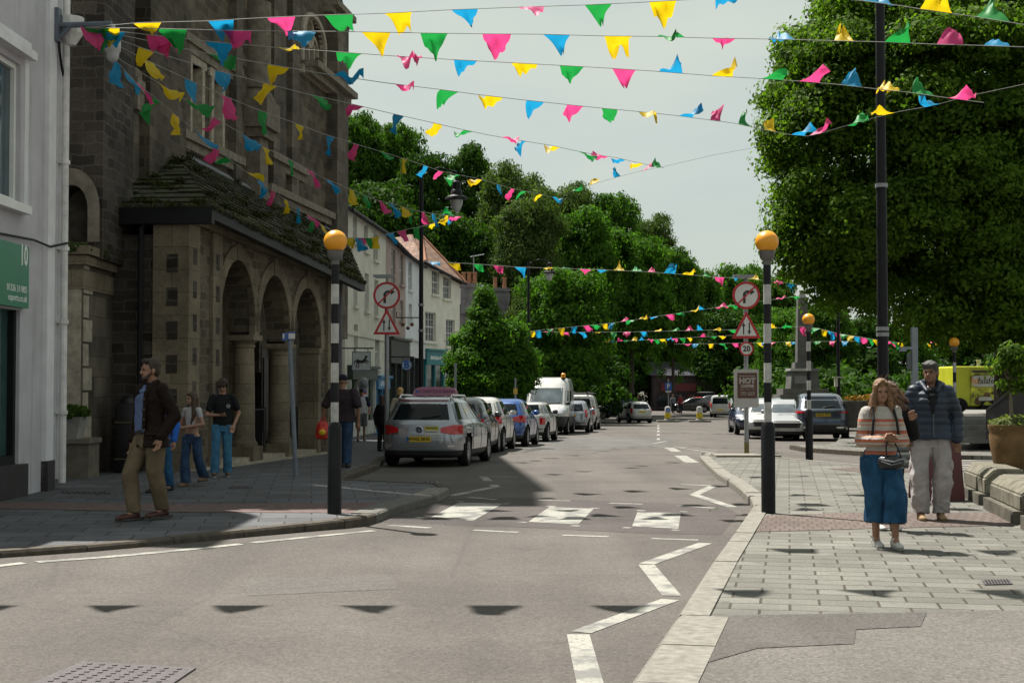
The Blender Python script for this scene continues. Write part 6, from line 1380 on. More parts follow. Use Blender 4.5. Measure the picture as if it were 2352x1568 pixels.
# the great tree on the right
pq = V((at(2312, 960, 47).x, 47, PZ)); T0 = thing('large_tree', 'huge broad leaved tree filling the upper right of the street', 'tree', pq)
def lob(x, y, rx, ry, Y, d=0, rz=None):
    k = Y / FL; c = at(x, y, Y) - pq; return (c.x, c.y + d, c.z, rx * k, (rx + ry) * .5 * k, ry * k)
LB = [(-200, 1985), (0, 1905), (60, 1865), (100, 1835), (150, 1805), (200, 1795), (260, 1768), (330, 1758), (420, 1778), (500, 1785), (560, 1765), (620, 1790), (680, 1840), (720, 1990), (760, 2080), (800, 2240), (840, 2300)]
def left_edge(y):
    for (y0, x0), (y1, x1) in zip(LB, LB[1:]):
        if y <= y1: return x0 + (x1 - x0) * (y - y0) / (y1 - y0)
    return 2300
big = []; gl_ = random.Random(17)
while len(big) < 250:
    y = gl_.uniform(-190, 800); x = gl_.uniform(1770, 2520); r_ = gl_.uniform(34, 74); e = left_edge(min(830, y + r_ * .3))
    if x < e + r_ * gl_.uniform(.55, .9) or y + r_ * .6 > 815: continue
    if len(big) > 120 and x > e + 190 and gl_.random() < .3: continue
    dd = max(0, 1 - ((x - 2230) / 480) ** 2 - ((y - 330) / 600) ** 2); Y = 47 - 7.5 * math.sqrt(dd) + gl_.choice((0, .4, 1.5, 3.5)) + gl_.uniform(-.5, .5)
    big.append(lob(x, y, r_ * 1.15, r_ * .85, Y))
for k in range(34):
    y = -120 + k * 27; r_ = gl_.uniform(28, 48); big.append(lob(left_edge(y) + r_ * gl_.uniform(.7, 1.5), y, r_, r_ * .9, gl_.uniform(43, 46)))
big += [lob(2180, 330, 230, 300, 48.5), lob(2320, 500, 200, 250, 48)]
crown_obj(leaves('crown', big, 9500, 42, .25, .085, lf_big, 3, .12, bias=.75), T0)
trunk(T0, 9, .42, [(-5, -3, 8, 4), (3, -3, 9, 4.5), (-2, 2, 10, 5), (4, 2, 8, 4), (-4, 1, 5.5, 3)])
# tree prototypes for the wood; every tree of the wood is an object of its own
def proto(kind, seed, mat, n, per=46, size=.17, h=12, rad=4.2, form='round'):
    g = random.Random(seed); lobes = []
    if form == 'round':
        lobes.append((0, 0, h * .6, rad * .8, rad * .8, h * .34))
        for k in range(22):
            t = g.random() * 6.28; z = h * g.uniform(.34, .92); rr = rad * (1 - abs(z / h - .55) * 1.1) * g.uniform(.55, .85)
            lobes.append((rr * math.cos(t), rr * math.sin(t), z, rad * g.uniform(.22, .42), rad * g.uniform(.22, .42), h * g.uniform(.06, .11)))
        lobes.append((0, 0, h * .3, rad * .7, rad * .7, h * .22))
    elif form == 'cone':
        for k in range(9):
            z = h * (.14 + .095 * k); rr = rad * (1 - (z / h) ** 1.2) + .15
            lobes.append((g.uniform(-.15, .15) * rad, g.uniform(-.15, .15) * rad, z, rr * .92, rr * .92, h * .085))
            for j in range(3): t = g.random() * 6.28; lobes.append((rr * .7 * math.cos(t), rr * .7 * math.sin(t), z, rr * .42, rr * .42, h * .06))
    return leaves('crown', lobes, n, per, rad * .085, size, mat, seed, .25)
def tree(me, p, label, sc, rz=0, name='tree', group=None, h=12, r=.25, tr=True):
    t = thing(name, label, 'tree', p, rz, group); t.scale = sc if isinstance(sc, tuple) else (sc, sc, sc); crown_obj(me, t)
    if tr: trunk(t, h * .75, r, [(1.5, 1, h * .6, h * .3), (-1.6, -.6, h * .65, h * .35)])
    return t
PR = {'dark': proto('a', 21, lf_dark, 700), 'mid': proto('b', 22, lf_mid, 700), 'lime': proto('c', 23, lf_lime, 700), 'pale': proto('d', 24, lf_pale, 800, 50, .14), 'dark2': proto('e', 25, lf_dark, 650, 46, .19)}
WG = 'trees of the wood behind the street'
# crown top (x, y), half width in photo units, distance, kind, label
wood = [
 (800, 250, 75, 118, 'mid', 'pale green tree crown topmost of the wood right beside the stone hall'),
 (862, 285, 70, 122, 'pale', 'greyish green tree behind the end of the blue and pink flags near the hall'),
 (925, 278, 62, 120, 'mid', 'leafy tree of the wood directly above the terracotta roof'),
 (985, 345, 70, 116, 'dark', 'very dark tree behind the hanging street lantern'),
 (1070, 328, 62, 119, 'dark2', 'dark tree with a domed crown right of the hanging lantern'),
 (850, 400, 95, 108, 'dark', 'dark tree rising behind the roof of the cream terrace'),
 (950, 470, 90, 106, 'dark2', 'dark tree between the terrace roofs and the lantern post'),
 (1060, 480, 100, 108, 'dark', 'dark shaded tree above the two brick chimneys'),
 (1175, 378, 85, 112, 'pale', 'tall pale feathery tree in the middle of the wood'),
 (1215, 440, 80, 106, 'pale', 'pale tree standing lower in front of the feathery one'),
 (1300, 415, 70, 126, 'pale', 'pale tree on the skyline just left of the highest lime green crown'),
 (1330, 470, 90, 112, 'lime', 'bright green broad tree at the centre of the wood skyline'),
 (1415, 440, 72, 128, 'mid', 'green tree on the skyline where the wood starts falling to the right'),
 (1450, 520, 80, 116, 'lime', 'bright green tree below the falling skyline'),
 (1490, 492, 55, 134, 'pale', 'pale tree on the falling skyline left of the open sky'),
 (1545, 560, 60, 130, 'mid', 'green tree at the lower end of the falling skyline'),
 (1605, 602, 55, 136, 'mid', 'small skyline tree near the twenty sign post'),
 (1700, 598, 60, 140, 'lime', 'rounded bright tree right above the right no right turn sign'),
 (1655, 632, 50, 132, 'dark', 'dark tree under the skyline left of the sign post'),
 (1770, 625, 60, 128, 'mid', 'tree behind the tall right belisha beacon'),
 (1300, 610, 105, 92, 'lime', 'bright leafy tree above the high white van'),
 (1225, 660, 60, 96, 'pale', 'pale ivy clad tree behind the far lamp post'),
 (1400, 655, 95, 98, 'mid', 'large shady tree above the white hatchback'),
 (1500, 640, 95, 104, 'dark', 'dark tree over the far parking sign'),
 (1590, 655, 85, 108, 'mid', 'green tree with a wide crown behind the far bollards'),
 (1660, 690, 75, 104, 'dark', 'dark tree behind the twenty sign'),
 (1350, 780, 90, 100, 'dark2', 'dark low tree right behind the white vans'),
 (1450, 770, 80, 112, 'dark', 'black green low tree above the driving white car'),
 (1560, 775, 90, 128, 'dark2', 'black green low tree in the shade behind the red roofed car'),
 (1650, 790, 70, 130, 'dark', 'low dark tree behind the small delivery van'),
 (1740, 740, 65, 112, 'mid', 'tree behind the coffee poster and beacon'),
 (1800, 700, 60, 96, 'lime', 'bright tree just left of the obelisk'),
 (1890, 690, 70, 84, 'mid', 'tree right behind the obelisk'),
 (1960, 720, 75, 90, 'dark', 'dark tree between the obelisk and the tall black lamp post'),
 (2075, 740, 70, 92, 'lime', 'bright green tree right of the tall black lamp post'),
 (2150, 720, 70, 104, 'mid', 'tree above the white gabled building'),
 (2010, 800, 60, 88, 'dark2', 'low dark tree behind the grey signal pole'),
 (2260, 730, 90, 80, 'dark', 'dark tree standing behind the food van'),
 (2360, 760, 90, 76, 'dark2', 'dark tree behind the balustrade at the right edge'),
]
for i, (x, y, hw, Y, kind, lab) in enumerate(wood):
    if y > 590 and 1375 < x < 1790: Y = max(Y, 150) + i % 5 * 3
    top = at(x, y, Y); base = gz(100) - .5; s = hw * Y / FL / 4.2; bz = max(base, top.z - 15 * max(s, .9)); hz = (top.z - bz) / 12.2
    low = y > 590
    if low: bz = base if x < 1780 else 0; hz = (top.z - bz) / 12.2
    tree(PR[kind], V((top.x, Y, bz)), lab, (s * 1.12, s * 1.12, hz), i * 1.3, 'woodland_tree', WG)
# understory that fills the wood between the trunks: nobody could count it
und = []
gg = random.Random(8)
for k in range(70):
    Y = gg.uniform(112, 165); x = gg.uniform(-38, 3 if Y < 152 else 45); t = max(0, min(1, (20 - x) / 75)); h = gz(100) - 1.5 + 15 * t * max(0, min(1, (Y - 112) / 60))
    und.append((x, Y, h + 2.5, 3.2, 3, 3.4))
o = crown_obj(leaves('undergrowth', und, 1700, 16, .5, .42, lf_dark, 31, .3), None, 'undergrowth'); o['kind'] = 'stuff'
und = [(at(x, 905, Y).x, Y, .9, 2.2, 1.6, h) for x, Y, h in ((1900, 72, 1.4), (1960, 74, 1.6), (2020, 70, 1.3), (2090, 72, 1.2), (2140, 84, 1.8), (2330, 62, 1.8), (2400, 60, 2), (1800, 90, 1.6), (1740, 100, 2), (1395, 100, 1.0), (1375, 96, 1.1))]
o = crown_obj(leaves('hedge_mass', und, 420, 16, .3, .2, lf_dark, 32, .3), None, 'undergrowth'); o['kind'] = 'stuff'
# young street tree on the left pavement
pq = V((at(1118, 900, 58).x, 58, gz(58) + PZ)); k = 58 / FL
t = thing('street_tree', 'bright green cone shaped young tree on the left pavement above the parked cars', 'tree', pq)
def lp(x, y, rx, ry, d=0): c = at(x, y, 58) - pq; return (c.x, d, c.z, rx * k, rx * k, ry * k)
crown_obj(leaves('crown', [lp(1112, 690, 16, 30), lp(1112, 730, 34, 30), lp(1120, 770, 52, 34), lp(1082, 790, 40, 28), lp(1150, 790, 48, 34), lp(1175, 770, 30, 28), lp(1105, 830, 72, 36), lp(1180, 830, 50, 40), lp(1062, 850, 34, 30), lp(1130, 880, 90, 34), lp(1200, 870, 34, 34), lp(1066, 893, 30, 18)], 2300, 26, .15, .075, lf_lime, 5, .25), t)
trunk(t, 4, .1, [(.5, .2, 3, 1.5), (-.5, -.2, 3.2, 1.7)])
# sapling in the terracotta pot
pb_ = V((at(2325, 1000, 19.6).x, 19.6, PZ + 1.0)); t = thing('sapling', 'slender young tree with bright leaves growing in the terracotta pot', 'tree', pb_)
k = 19.6 / FL; tt = at(2318, 860, 19.6) - pb_; m_ = MB(); m_.tube([(0, 0, -.1), (tt.x * .5, 0, tt.z * .5), tt], [.028, .022, .014], 8)
for dx, dz in ((.22, .35), (-.2, .3), (.1, .45), (-.08, .4), (.3, .2)): m_.tube([tt * .8, tt + V((dx * .5, 0, dz * .4)), tt + V((dx, 0, dz))], [.012, .009, .004], 5)
m_.build('trunk', M('pale_bark', (.14, .12, .09), .8, .25, 12), t)
lp = lambda x, y, rx, ry: (at(x, y, 19.6) - pb_).to_tuple()[:1] + (0.0,) + ((at(x, y, 19.6) - pb_).z, rx * k, rx * k, ry * k)
crown_obj(leaves('crown', [lp(2325, 830, 38, 30), lp(2300, 850, 22, 20), lp(2350, 855, 34, 28), lp(2330, 805, 22, 14), lp(2310, 885, 14, 12), lp(2360, 890, 25, 16)], 120, 11, .05, .042, leafmat('sapling_leaf', (.045, .085, .012), (.09, .15, .025), .5), 6, .4), t)
o = crown_obj(leaves('pot_plant', [(0, 0, .65, .3, .3, .09)], 110, 10, .05, .035, leafmat('pot_leaf', (.08, .10, .04), (.15, .18, .07), .4), 7, .2), bpy.data.objects['plant_pot'], 'foliage')
# greenery in the wedge planter, weeds on the ledges, flowers
pw = bpy.data.objects['plant_pot.001']; crown_obj(leaves('foliage', [(0, -.1, .46, .28, .25, .1)], 90, 10, .05, .05, leafmat('planter_leaf', (.02, .05, .01), (.06, .10, .02), .4), 9, .2), pw, 'foliage')
z9 = B1.sz(160, 575)[1]
mossleaf = leafmat('moss', (.010, .014, .003), (.045, .05, .010), .1); gm = random.Random(6); tf = []
for k in range(150):
    t, u = gm.random(), gm.random() ** 1.6; q = E0.lerp(E1, t).lerp(R0.lerp(R1, t), u) if k % 4 else Eb.lerp(E0, t).lerp(R0, u); s_ = gm.uniform(.05, .16); tf.append((q.x, q.y, q.z + .05, s_ * 1.3, s_ * 1.3, .035))
o = crown_obj(leaves('moss', tf, 1500, 10, .05, .028, mossleaf, 41, .2), hall, 'moss'); o['kind'] = 'stuff'
crown_obj(leaves('weeds', [(-7.6, 24.6, z9 + .02, .3, .3, .07), (-7.9, 24.6, z9 + .03, .2, .2, .08), (-7.3, 25.6, z9, .12, .5, .07), (-8.7, 24.75, z9 + .1, .2, .1, .2)], 110, 9, .06, .05, plants, 10, .2), hall, 'weeds')
crown_obj(leaves('flowers', [(-.2, -.2, 1.05, 1.7, .4, .12)], 120, 8, .1, .07, leafmat('flower_orange', (.30, .07, .02), (.12, .12, .02), .3), 12, .3), bpy.data.objects['planter'], 'flowers')
wd = [G(1640, 1178, 0), G(1655, 1130, 0), G(1632, 1108, 0)]
o = crown_obj(leaves('kerb_weeds', [(p.x, p.y, .03, .07, .05, .04) for p in wd], 8, 5, .012, .012, lf_lime, 13, .2), None, 'kerb_weeds'); o['kind'] = 'stuff'
# ------------------------------------------------------------------ bunting
FC = {'y': flagmat('flag_yellow', (.62, .44, .005)), 'g': flagmat('flag_green', (.012, .25, .045)), 'p': flagmat('flag_pink', (.60, .05, .20)), 'b': flagmat('flag_blue', (.008, .24, .46))}
strm = M('string', (.25, .25, .24), .7)
FR = random.Random(4)
def bunting(label, ctrl, Ya, Yb, flags, wm=.40, lm=.40, r=.006, cam=0):
    """ctrl: photo points along the cord; the cord runs level in plan from depth Ya to depth Yb"""
    (xa, ya), (xb, yb) = ctrl[0], ctrl[-1]
    A = at(xa, ya, Ya); B = at(xb, yb, Yb)
    def pt(x):
        for (x0, y0), (x1, y1) in zip(ctrl, ctrl[1:]):
            lo, hi = min(x0, x1), max(x0, x1)
            if lo <= x <= hi: y = y0 + (y1 - y0) * (x - x0) / (x1 - x0); break
        else: y = ctrl[0][1] if abs(x - xa) < abs(x - xb) else yb
        k = (x - 1176) / FL; den = (B.x - A.x) - k * (B.y - A.y); t = (k * A.y - A.x) / den
        Y = A.y + t * (B.y - A.y); return at(x, y, Y)
    b = thing('bunting_line', label, 'bunting', A, 0, 'strings of coloured bunting over the street')
    m_ = MB(); m_.tube([pt(x) - A for x, y in ctrl], r, 4); m_.build('cord', strm, b)
    for f in flags:
        x, c, dy = f[:3]; dy *= .85; dx = f[3] if len(f) > 3 else FR.uniform(-4, 8); P = pt(x); s = P.y / FL
        T = (pt(x + .5) - pt(x - .5)).normalized(); Nn = V((-T.y, T.x, 0)).normalized() * FR.choice((1, 1, -1))
        if cam: Nn *= -1 if Nn.y > 0 else 1
        w_ = wm * FR.uniform(.92, 1.08); l_ = lm * FR.uniform(.74, 1.0)
        v = -dy * s / l_; h = dx * s / l_; v = max(-.97, min(.97, v)); h = max(-.6, min(.6, h)); rem = math.sqrt(max(.02, 1 - min(.98, v * v + h * h)))
        Dv = (Z1 * v + V((1, 0, 0)) * h + Nn * rem).normalized(); Nc = T.cross(Dv).normalized()
        ph, am = FR.uniform(0, 6), FR.uniform(.045, .125); curl = FR.uniform(-.09, .09); n1, n2 = 6, 7; vs = []; skew = FR.uniform(-.12, .12); tip = FR.choice((.1, .3, .45, .6))
        for j in range(n2 + 1):
            vv = j / n2; ww = w_ * (1 - vv * (1 - tip))
            for i in range(n1 + 1):
                u = i / n1 - .5
                q = T * (u * ww + skew * vv * w_) + Dv * (vv * l_) + Nc * (am * l_ / .4 * (math.sin(ph + 5 * u + 3.4 * vv) + .5 * math.sin(ph * 3 + 11 * u - 5 * vv)) * vv ** .7 + curl * vv * vv)
                if vv > .55: q += V((1, 0, 0)) * (vv - .55) ** 2 * FR.choice((.3, .3, .3)) * l_ + Z1 * (vv - .55) ** 2 * curl * 2
                vs.append(P - A + q)
        mf = MB(); mf.add(vs, [(j * 7 + i, j * 7 + i + 1, (j + 1) * 7 + i + 1, (j + 1) * 7 + i) for j in range(n2) for i in range(n1)])
        mf.build('flag', FC[c], b, smooth=80, rec=False)
    return b
S0 = (196, 64)
bunting('highest bunting string, rising from the white building across the sky', [S0, (316, 53), (473, 49), (612, 41), (752, 35), (884, 31), (1032, 23), (1185, 17), (1340, 12), (1487, 5), (1720, -8)], 20.3, 20.5,
 [(338, 'y', 15), (507, 'b', 24), (646, 'p', 28), (777, 'g', 30), (914, 'y', 15), (1067, 'b', 26), (1221, 'p', 37), (1374, 'g', 36), (1523, 'y', 20), (1675, 'b', 10)])
bunting('second highest bunting string, nearly level across the whole sky to the big tree', [S0, (364, 66), (510, 70), (660, 72), (799, 73), (969, 76), (1107, 78), (1249, 79), (1386, 83), (1505, 84), (1635, 88), (1764, 90), (1912, 94), (2031, 97), (2142, 102), (2254, 105), (2420, 111)], 20.3, 21.5,
 [(220, 'g', 20), (242, 'y', 22), (395, 'g', 36), (544, 'p', 33), (694, 'b', 37), (864, 'y', 43), (997, 'g', 27), (1141, 'p', 34), (1278, 'b', 29, 14), (1419, 'y', 14), (1541, 'g', 5), (1664, 'p', -10), (1797, 'b', -28), (1944, 'y', -38), (2061, 'g', -38), (2182, 'p', -52, 18), (2290, 'b', -36, 14)])
bunting('third bunting string, dipping gently and crossing the tall black lamp post', [S0, (340, 80), (474, 95), (627, 109), (769, 119), (906, 129), (1037, 137), (1167, 144), (1278, 150), (1400, 157), (1507, 164), (1631, 174), (1734, 180), (1825, 186), (1921, 194), (2024, 206), (2085, 212), (2160, 223), (2260, 236)], 20.3, 24.5,
 [(228, 'g', 40), (258, 'b', 45), (367, 'p', 38), (505, 'b', 22), (661, 'y', 20), (803, 'g', 26), (940, 'p', 20), (1069, 'b', 9), (1205, 'y', 11), (1314, 'g', 15), (1434, 'p', 38, 12), (1541, 'b', -14), (1658, 'y', -18), (1770, 'g', -12, 20), (1858, 'p', -32, 18), (1955, 'b', -38, 18), (2042, 'y', -32, 12), (2122, 'g', -26), (2198, 'p', -14)])
bunting('fourth bunting string, sinking to meet the rising cord at the left of the big tree', [S0, (340, 94), (469, 122), (605, 146), (757, 172), (888, 191), (1005, 205), (1102, 218), (1195, 229), (1289, 239), (1365, 247), (1451, 255), (1548, 265), (1617, 274), (1685, 283), (1750, 297), (1811, 309), (1856, 313)], 20.3, 30,
 [(216, 'p', 60), (372, 'p', 32), (505, 'g', 28), (640, 'y', 30), (789, 'b', 20), (918, 'p', 22), (1033, 'g', 18), (1135, 'y', 14, 12), (1230, 'b', 18, 14), (1322, 'p', 9), (1400, 'g', 26, 22), (1484, 'y', 16), (1575, 'b', -12, 14), (1646, 'p', -30, 20), (1711, 'g', -24, 18), (1772, 'y', -20, 14), (1833, 'b', -18, 12)])
bunting('short bunting cord rising to the right in front of the big tree', [(1856, 313), (1894, 304), (1984, 277), (2063, 257), (2142, 243), (2229, 220), (2380, 188)], 30, 24,
 [(1872, 'p', -28), (1958, 'g', -18), (2042, 'y', -10), (2142, 'b', -13)])
bunting('long bunting string ending in the sky above the middle of the wood', [S0, (330, 112), (469, 155), (588, 186), (704, 216), (795, 236), (887, 258), (980, 279), (1050, 295), (1120, 310), (1190, 322), (1265, 334), (1320, 346), (1370, 356), (1415, 362), (1465, 374), (1525, 386)], 20.3, 43,
 [(336, 'y', 50), (512, 'b', 42, 20), (622, 'y', 36), (727, 'g', 36), (825, 'p', 14), (916, 'b', 32, 15), (1005, 'y', 24, 15), (1077, 'g', 17), (1160, 'p', 9), (1205, 'b', 13), (1282, 'y', 13), (1335, 'g', 26, 12), (1390, 'p', 3), (1430, 'b', 9), (1475, 'y', 5), (1517, 'g', -10, 8)])
bunting('far return bunting cord climbing to the right over the wood', [(1285, 457), (1310, 441), (1355, 425), (1417, 407), (1476, 392), (1523, 383), (1640, 356), (1756, 335)], 50, 40,
 [(1318, 'g', -8), (1356, 'y', -20), (1418, 'b', -20), (1478, 'p', -16)], .36, .36)
bunting('bunting string crossing the hall and the dark trees to the feathery tree', [S0, (310, 126), (408, 172), (493, 211), (578, 247), (656, 275), (738, 306), (800, 326), (870, 347), (920, 362), (975, 380), (1010, 393), (1055, 402), (1090, 409), (1135, 421), (1175, 433), (1205, 439), (1240, 446), (1287, 458)], 20.3, 50,
 [(340, 'y', 60, 10), (438, 'b', 45, 20), (520, 'p', 60, 14), (605, 'g', 46, 18), (688, 'y', 26, 26), (760, 'b', 42, 10), (818, 'p', 36), (872, 'g', 26, 8), (930, 'y', 26, 8), (978, 'b', 26), (1013, 'p', 26), (1053, 'g', 16), (1103, 'y', 16), (1145, 'b', 30, 8), (1178, 'p', 22), (1206, 'g', 12), (1243, 'y', 10, 10), (1270, 'b', 12, 8)])
bunting('bunting string running down past the hall to the street lantern', [S0, (280, 140), (370, 195), (422, 226), (490, 269), (544, 301), (595, 332), (651, 360), (699, 384), (740, 408), (790, 428), (825, 443), (862, 459), (890, 465), (915, 472), (940, 480), (970, 487), (1000, 491), (1030, 495), (1065, 498)], 20.3, 45,
 [(372, 'y', 38), (438, 'g', 36, 10), (500, 'p', 38), (560, 'b', 42, 12), (612, 'y', 52, 8), (668, 'g', 50, 12), (713, 'p', 46, 12), (755, 'b', 50, 14), (806, 'y', 40, 12), (839, 'g', 34, 12), (872, 'p', 56, 22), (898, 'b', 56, 20), (923, 'y', 52, 14), (947, 'g', 32), (972, 'p', 40, 8), (996, 'b', 38), (1027, 'y', 18, 10), (1043, 'g', -14), (1057, 'p', 12)])
bunting('lowest bunting string along the hall, slipping behind the left beacon globe', [S0, (258, 130), (306, 184), (354, 224), (400, 262), (452, 304), (486, 332), (520, 360), (562, 393), (583, 406), (612, 427), (643, 451), (672, 468), (700, 488), (722, 505), (745, 520), (770, 532)], 20.3, 39,
 [(268, 'b', 56, 6), (295, 'b', 55, 14), (320, 'p', 48, 8), (360, 'g', 36), (404, 'y', 62, -8), (456, 'b', 42), (498, 'p', 40), (527, 'g', 20), (568, 'y', 20), (597, 'b', 46, 12), (627, 'p', 40, 10), (658, 'y', 38, 8), (686, 'b', 48, 6), (707, 'p', 30), (722, 'g', 36), (740, 'y', 46, 4)])
bunting('small bunting cord between the left beacon and the street lantern', [(770, 534), (800, 546), (850, 547), (876, 540), (926, 529), (981, 517), (1065, 496)], 41, 45,
 [(808, 'y', 42), (820, 'b', 42), (835, 'p', 42), (849, 'g', 38), (864, 'y', 40), (895, 'b', 30, 14), (923, 'p', 36, 6), (960, 'g', 20, 4), (1003, 'y', 6), (1040, 'b', 4)])
bunting('level bunting string from the lantern post to the right beacon', [(970, 600), (1090, 606), (1183, 613), (1242, 615), (1369, 619), (1484, 624), (1566, 630), (1642, 636), (1718, 640), (1780, 647), (1860, 656)], 46, 46,
 [(997, 'b', 8), (1042, 'y', 30, 8), (1098, 'g', 26, 10), (1144, 'p', 32, 10), (1195, 'b', 18, 8), (1258, 'y', 1), (1302, 'g', -8), (1345, 'p', 8), (1382, 'b', 8), (1422, 'y', -14), (1462, 'g', -13), (1498, 'p', -11), (1537, 'b', -22, 8), (1579, 'y', -9), (1624, 'g', -9), (1653, 'p', 10), (1690, 'b', -5), (1730, 'y', -14, 6), (1790, 'p', -6), (1818, 'b', 8)], .36, .36)
bunting('distant bunting cord climbing rightwards to the no right turn sign', [(1219, 760), (1411, 741), (1552, 720), (1687, 700), (1783, 687), (1862, 676)], 72, 60,
 [(1224, 'y', 22), (1234, 'b', 24, 6), (1266, 'g', 18, -4), (1289, 'y', 24), (1318, 'b', 26), (1344, 'p', 18, 6), (1362, 'g', 14), (1387, 'y', 26), (1406, 'b', 18, -6), (1428, 'p', -8), (1450, 'g', 12), (1475, 'y', -6), (1503, 'b', 8), (1533, 'p', 6), (1558, 'g', 4), (1592, 'y', -5), (1614, 'b', -8), (1651, 'p', -6), (1677, 'g', 6), (1790, 'p', -6), (1820, 'g', -4)], .40, .42)
bunting('distant level bunting cord passing the obelisk and the lamp post', [(1219, 762), (1298, 763), (1450, 762), (1679, 757), (1780, 753), (1838, 750), (1880, 754), (1928, 766), (2018, 781), (2075, 788)], 72, 58,
 [(1256, 'p', -4), (1297, 'p', 5), (1336, 'b', 8), (1375, 'y', 2), (1410, 'g', 18), (1441, 'p', 9), (1475, 'b', 10), (1510, 'y', -10), (1546, 'g', -11), (1577, 'p', -10), (1608, 'b', -12), (1644, 'y', -3), (1680, 'g', 13), (1776, 'y', -6), (1812, 'g', -4), (1845, 'p', 24), (1875, 'g', 14), (1893, 'y', 22), (1909, 'b', 17), (1924, 'p', 20), (1939, 'g', 15), (1953, 'y', 15), (1968, 'b', 18), (1981, 'p', 15), (1996, 'g', 18), (2011, 'y', 20), (2039, 'p', 10), (2053, 'g', 14), (2065, 'y', 10)], .38, .40)
bunting('dim bunting cord in front of the dark far trees', [(1383, 785), (1495, 780), (1608, 774), (1700, 769)], 90, 84,
 [(1393, 'y', -2), (1408, 'b', 2), (1424, 'p', -3), (1440, 'g', 2), (1455, 'y', -4), (1473, 'b', -3), (1491, 'p', -2), (1504, 'g', 13), (1520, 'y', 5), (1537, 'b', 4), (1549, 'p', 5), (1568, 'g', 11), (1581, 'y', 7), (1614, 'p', -6), (1637, 'g', 8), (1655, 'y', 7)], .40, .42)
bunting('lowest far bunting cord running behind the twenty sign', [(1548, 790), (1646, 789), (1730, 787), (1862, 784), (1990, 783)], 84, 74,
 [(1571, 'p', 4), (1599, 'b', 7), (1632, 'y', 8), (1658, 'g', 13), (1687, 'p', 14), (1743, 'y', 14), (1760, 'b', 6), (1776, 'p', 10), (1812, 'y', 7), (1828, 'b', 8), (1880, 'g', 6), (1913, 'p', 10), (1941, 'b', 9)], .42, .42)
bunting('tiny far bunting cord under the big tree by the small beacon', [(2128, 789), (2190, 787), (2245, 792)], 82, 82,
 [(2137, 'y', 5), (2145, 'p', -5), (2156, 'y', 6), (2170, 'g', 7), (2184, 'p', -6), (2199, 'y', 14), (2213, 'y', 5), (2228, 'p', 8)], .40, .40)
bunting('nearest bunting string with big upturned flags in the top right corner', [(1700, -24), (1880, -8), (1986, 3), (2056, 12), (2113, 21), (2185, 31), (2247, 40), (2308, 50), (2420, 68)], 19, 18,
 [(1900, 'p', -30), (2021, 'b', -36, -4), (2150, 'y', -44, 12), (2280, 'g', -56, 10), (2390, 'p', -44)], .42, .42)
bunting('bunting string just above the picture, seen by its triangular shadows on the road', [(-700, -390), (1176, -395), (3200, -380)], 13.6, 13.6,
 [(x, FR.choice('ygpb'), FR.uniform(-75, 10), 0) for x in range(-560, 2500, 226)], .44, .44, .002, 1)
bunting('second bunting string above the picture, shading the right pavement', [(1176, -130), (2352, -150), (3200, -150)], 16.2, 15.6,
 [(x, FR.choice('ygpb'), FR.uniform(-60, 10), 0) for x in range(1250, 2800, 190)], .42, .42, .002, 1)
# ------------------------------------------------------------------ people
def fuse(name, parts, mats, parent, vox=.012, amp=0.0, freq=9.0, smooth=3, quilt=None, seed=0, M4=None, fz=.7):
    """one continuous skin over overlapping round shapes, with cloth folds pressed in"""
    mb = MB()
    for q in parts:
        if q[0] == 'c': mb.caps(q[1], q[2], q[3], q[4], 14)
        elif q[0] == 'e': mb.ell(q[1], q[2], 16, 0, q[3] if len(q) > 3 else None)
        else: mb.rings(q[1], 24)
    o = mb.build('tmp', mats if not isinstance(mats, list) else mats[0]); md = o.modifiers.new('r', 'REMESH'); md.mode = 'VOXEL'; md.voxel_size = vox; md.use_smooth_shade = True
    if smooth: s_ = o.modifiers.new('s', 'SMOOTH'); s_.iterations = smooth; s_.factor = .5
    bpy.context.view_layer.update()
    me = bpy.data.meshes.new_from_object(o.evaluated_get(bpy.context.evaluated_depsgraph_get())); old = o.data; bpy.data.objects.remove(o); bpy.data.meshes.remove(old)
    n = len(me.vertices); co = np.empty(n * 3, np.float32); me.vertices.foreach_get('co', co); co = co.reshape(-1, 3)
    if amp or quilt:
        no = np.empty(n * 3, np.float32); me.vertices.foreach_get('normal', no); no = no.reshape(-1, 3)
        for i in range(n):
            p = V(co[i]); d = 0
            if amp: d += amp * (noise.noise(V((p.x * freq + seed, p.y * freq, p.z * freq * fz))) + .9 * (.3 - abs(noise.noise(V((p.x * freq * 1.5, p.y * freq * 1.5 + seed, p.z * freq * fz * 1.7))))))
            if quilt: d += quilt[1] * (abs(math.sin(math.pi * p.z / quilt[0])) ** .6 - .6)
            co[i] += no[i] * d
        me.vertices.foreach_set('co', co.ravel())
    me.materials.clear()
    for m_ in (mats if isinstance(mats, list) else [mats]): me.materials.append(m_)
    me.polygons.foreach_set('use_smooth', [True] * len(me.polygons)); me.update()
    o = bpy.data.objects.new(name, me); COL.objects.link(o); o.parent = parent; return o
skin1 = M('skin_light', (.30, .165, .115), .55, .1, 20, spec=.35); skin2 = M('skin_tan', (.16, .082, .05), .55, .12, 20); skin3 = M('skin_warm', (.24, .125, .08), .55, .1, 20)
eyed = M('eye_dark', (.02, .016, .014), .2); lipm = M('lip', (.24, .08, .07), .5)
denim = M('denim', (.022, .075, .16), .85, .4, 7, .5); denimd = M('dark_denim', (.025, .05, .10), .85, .35, 8, .4)
def v3(*a): return V(a)
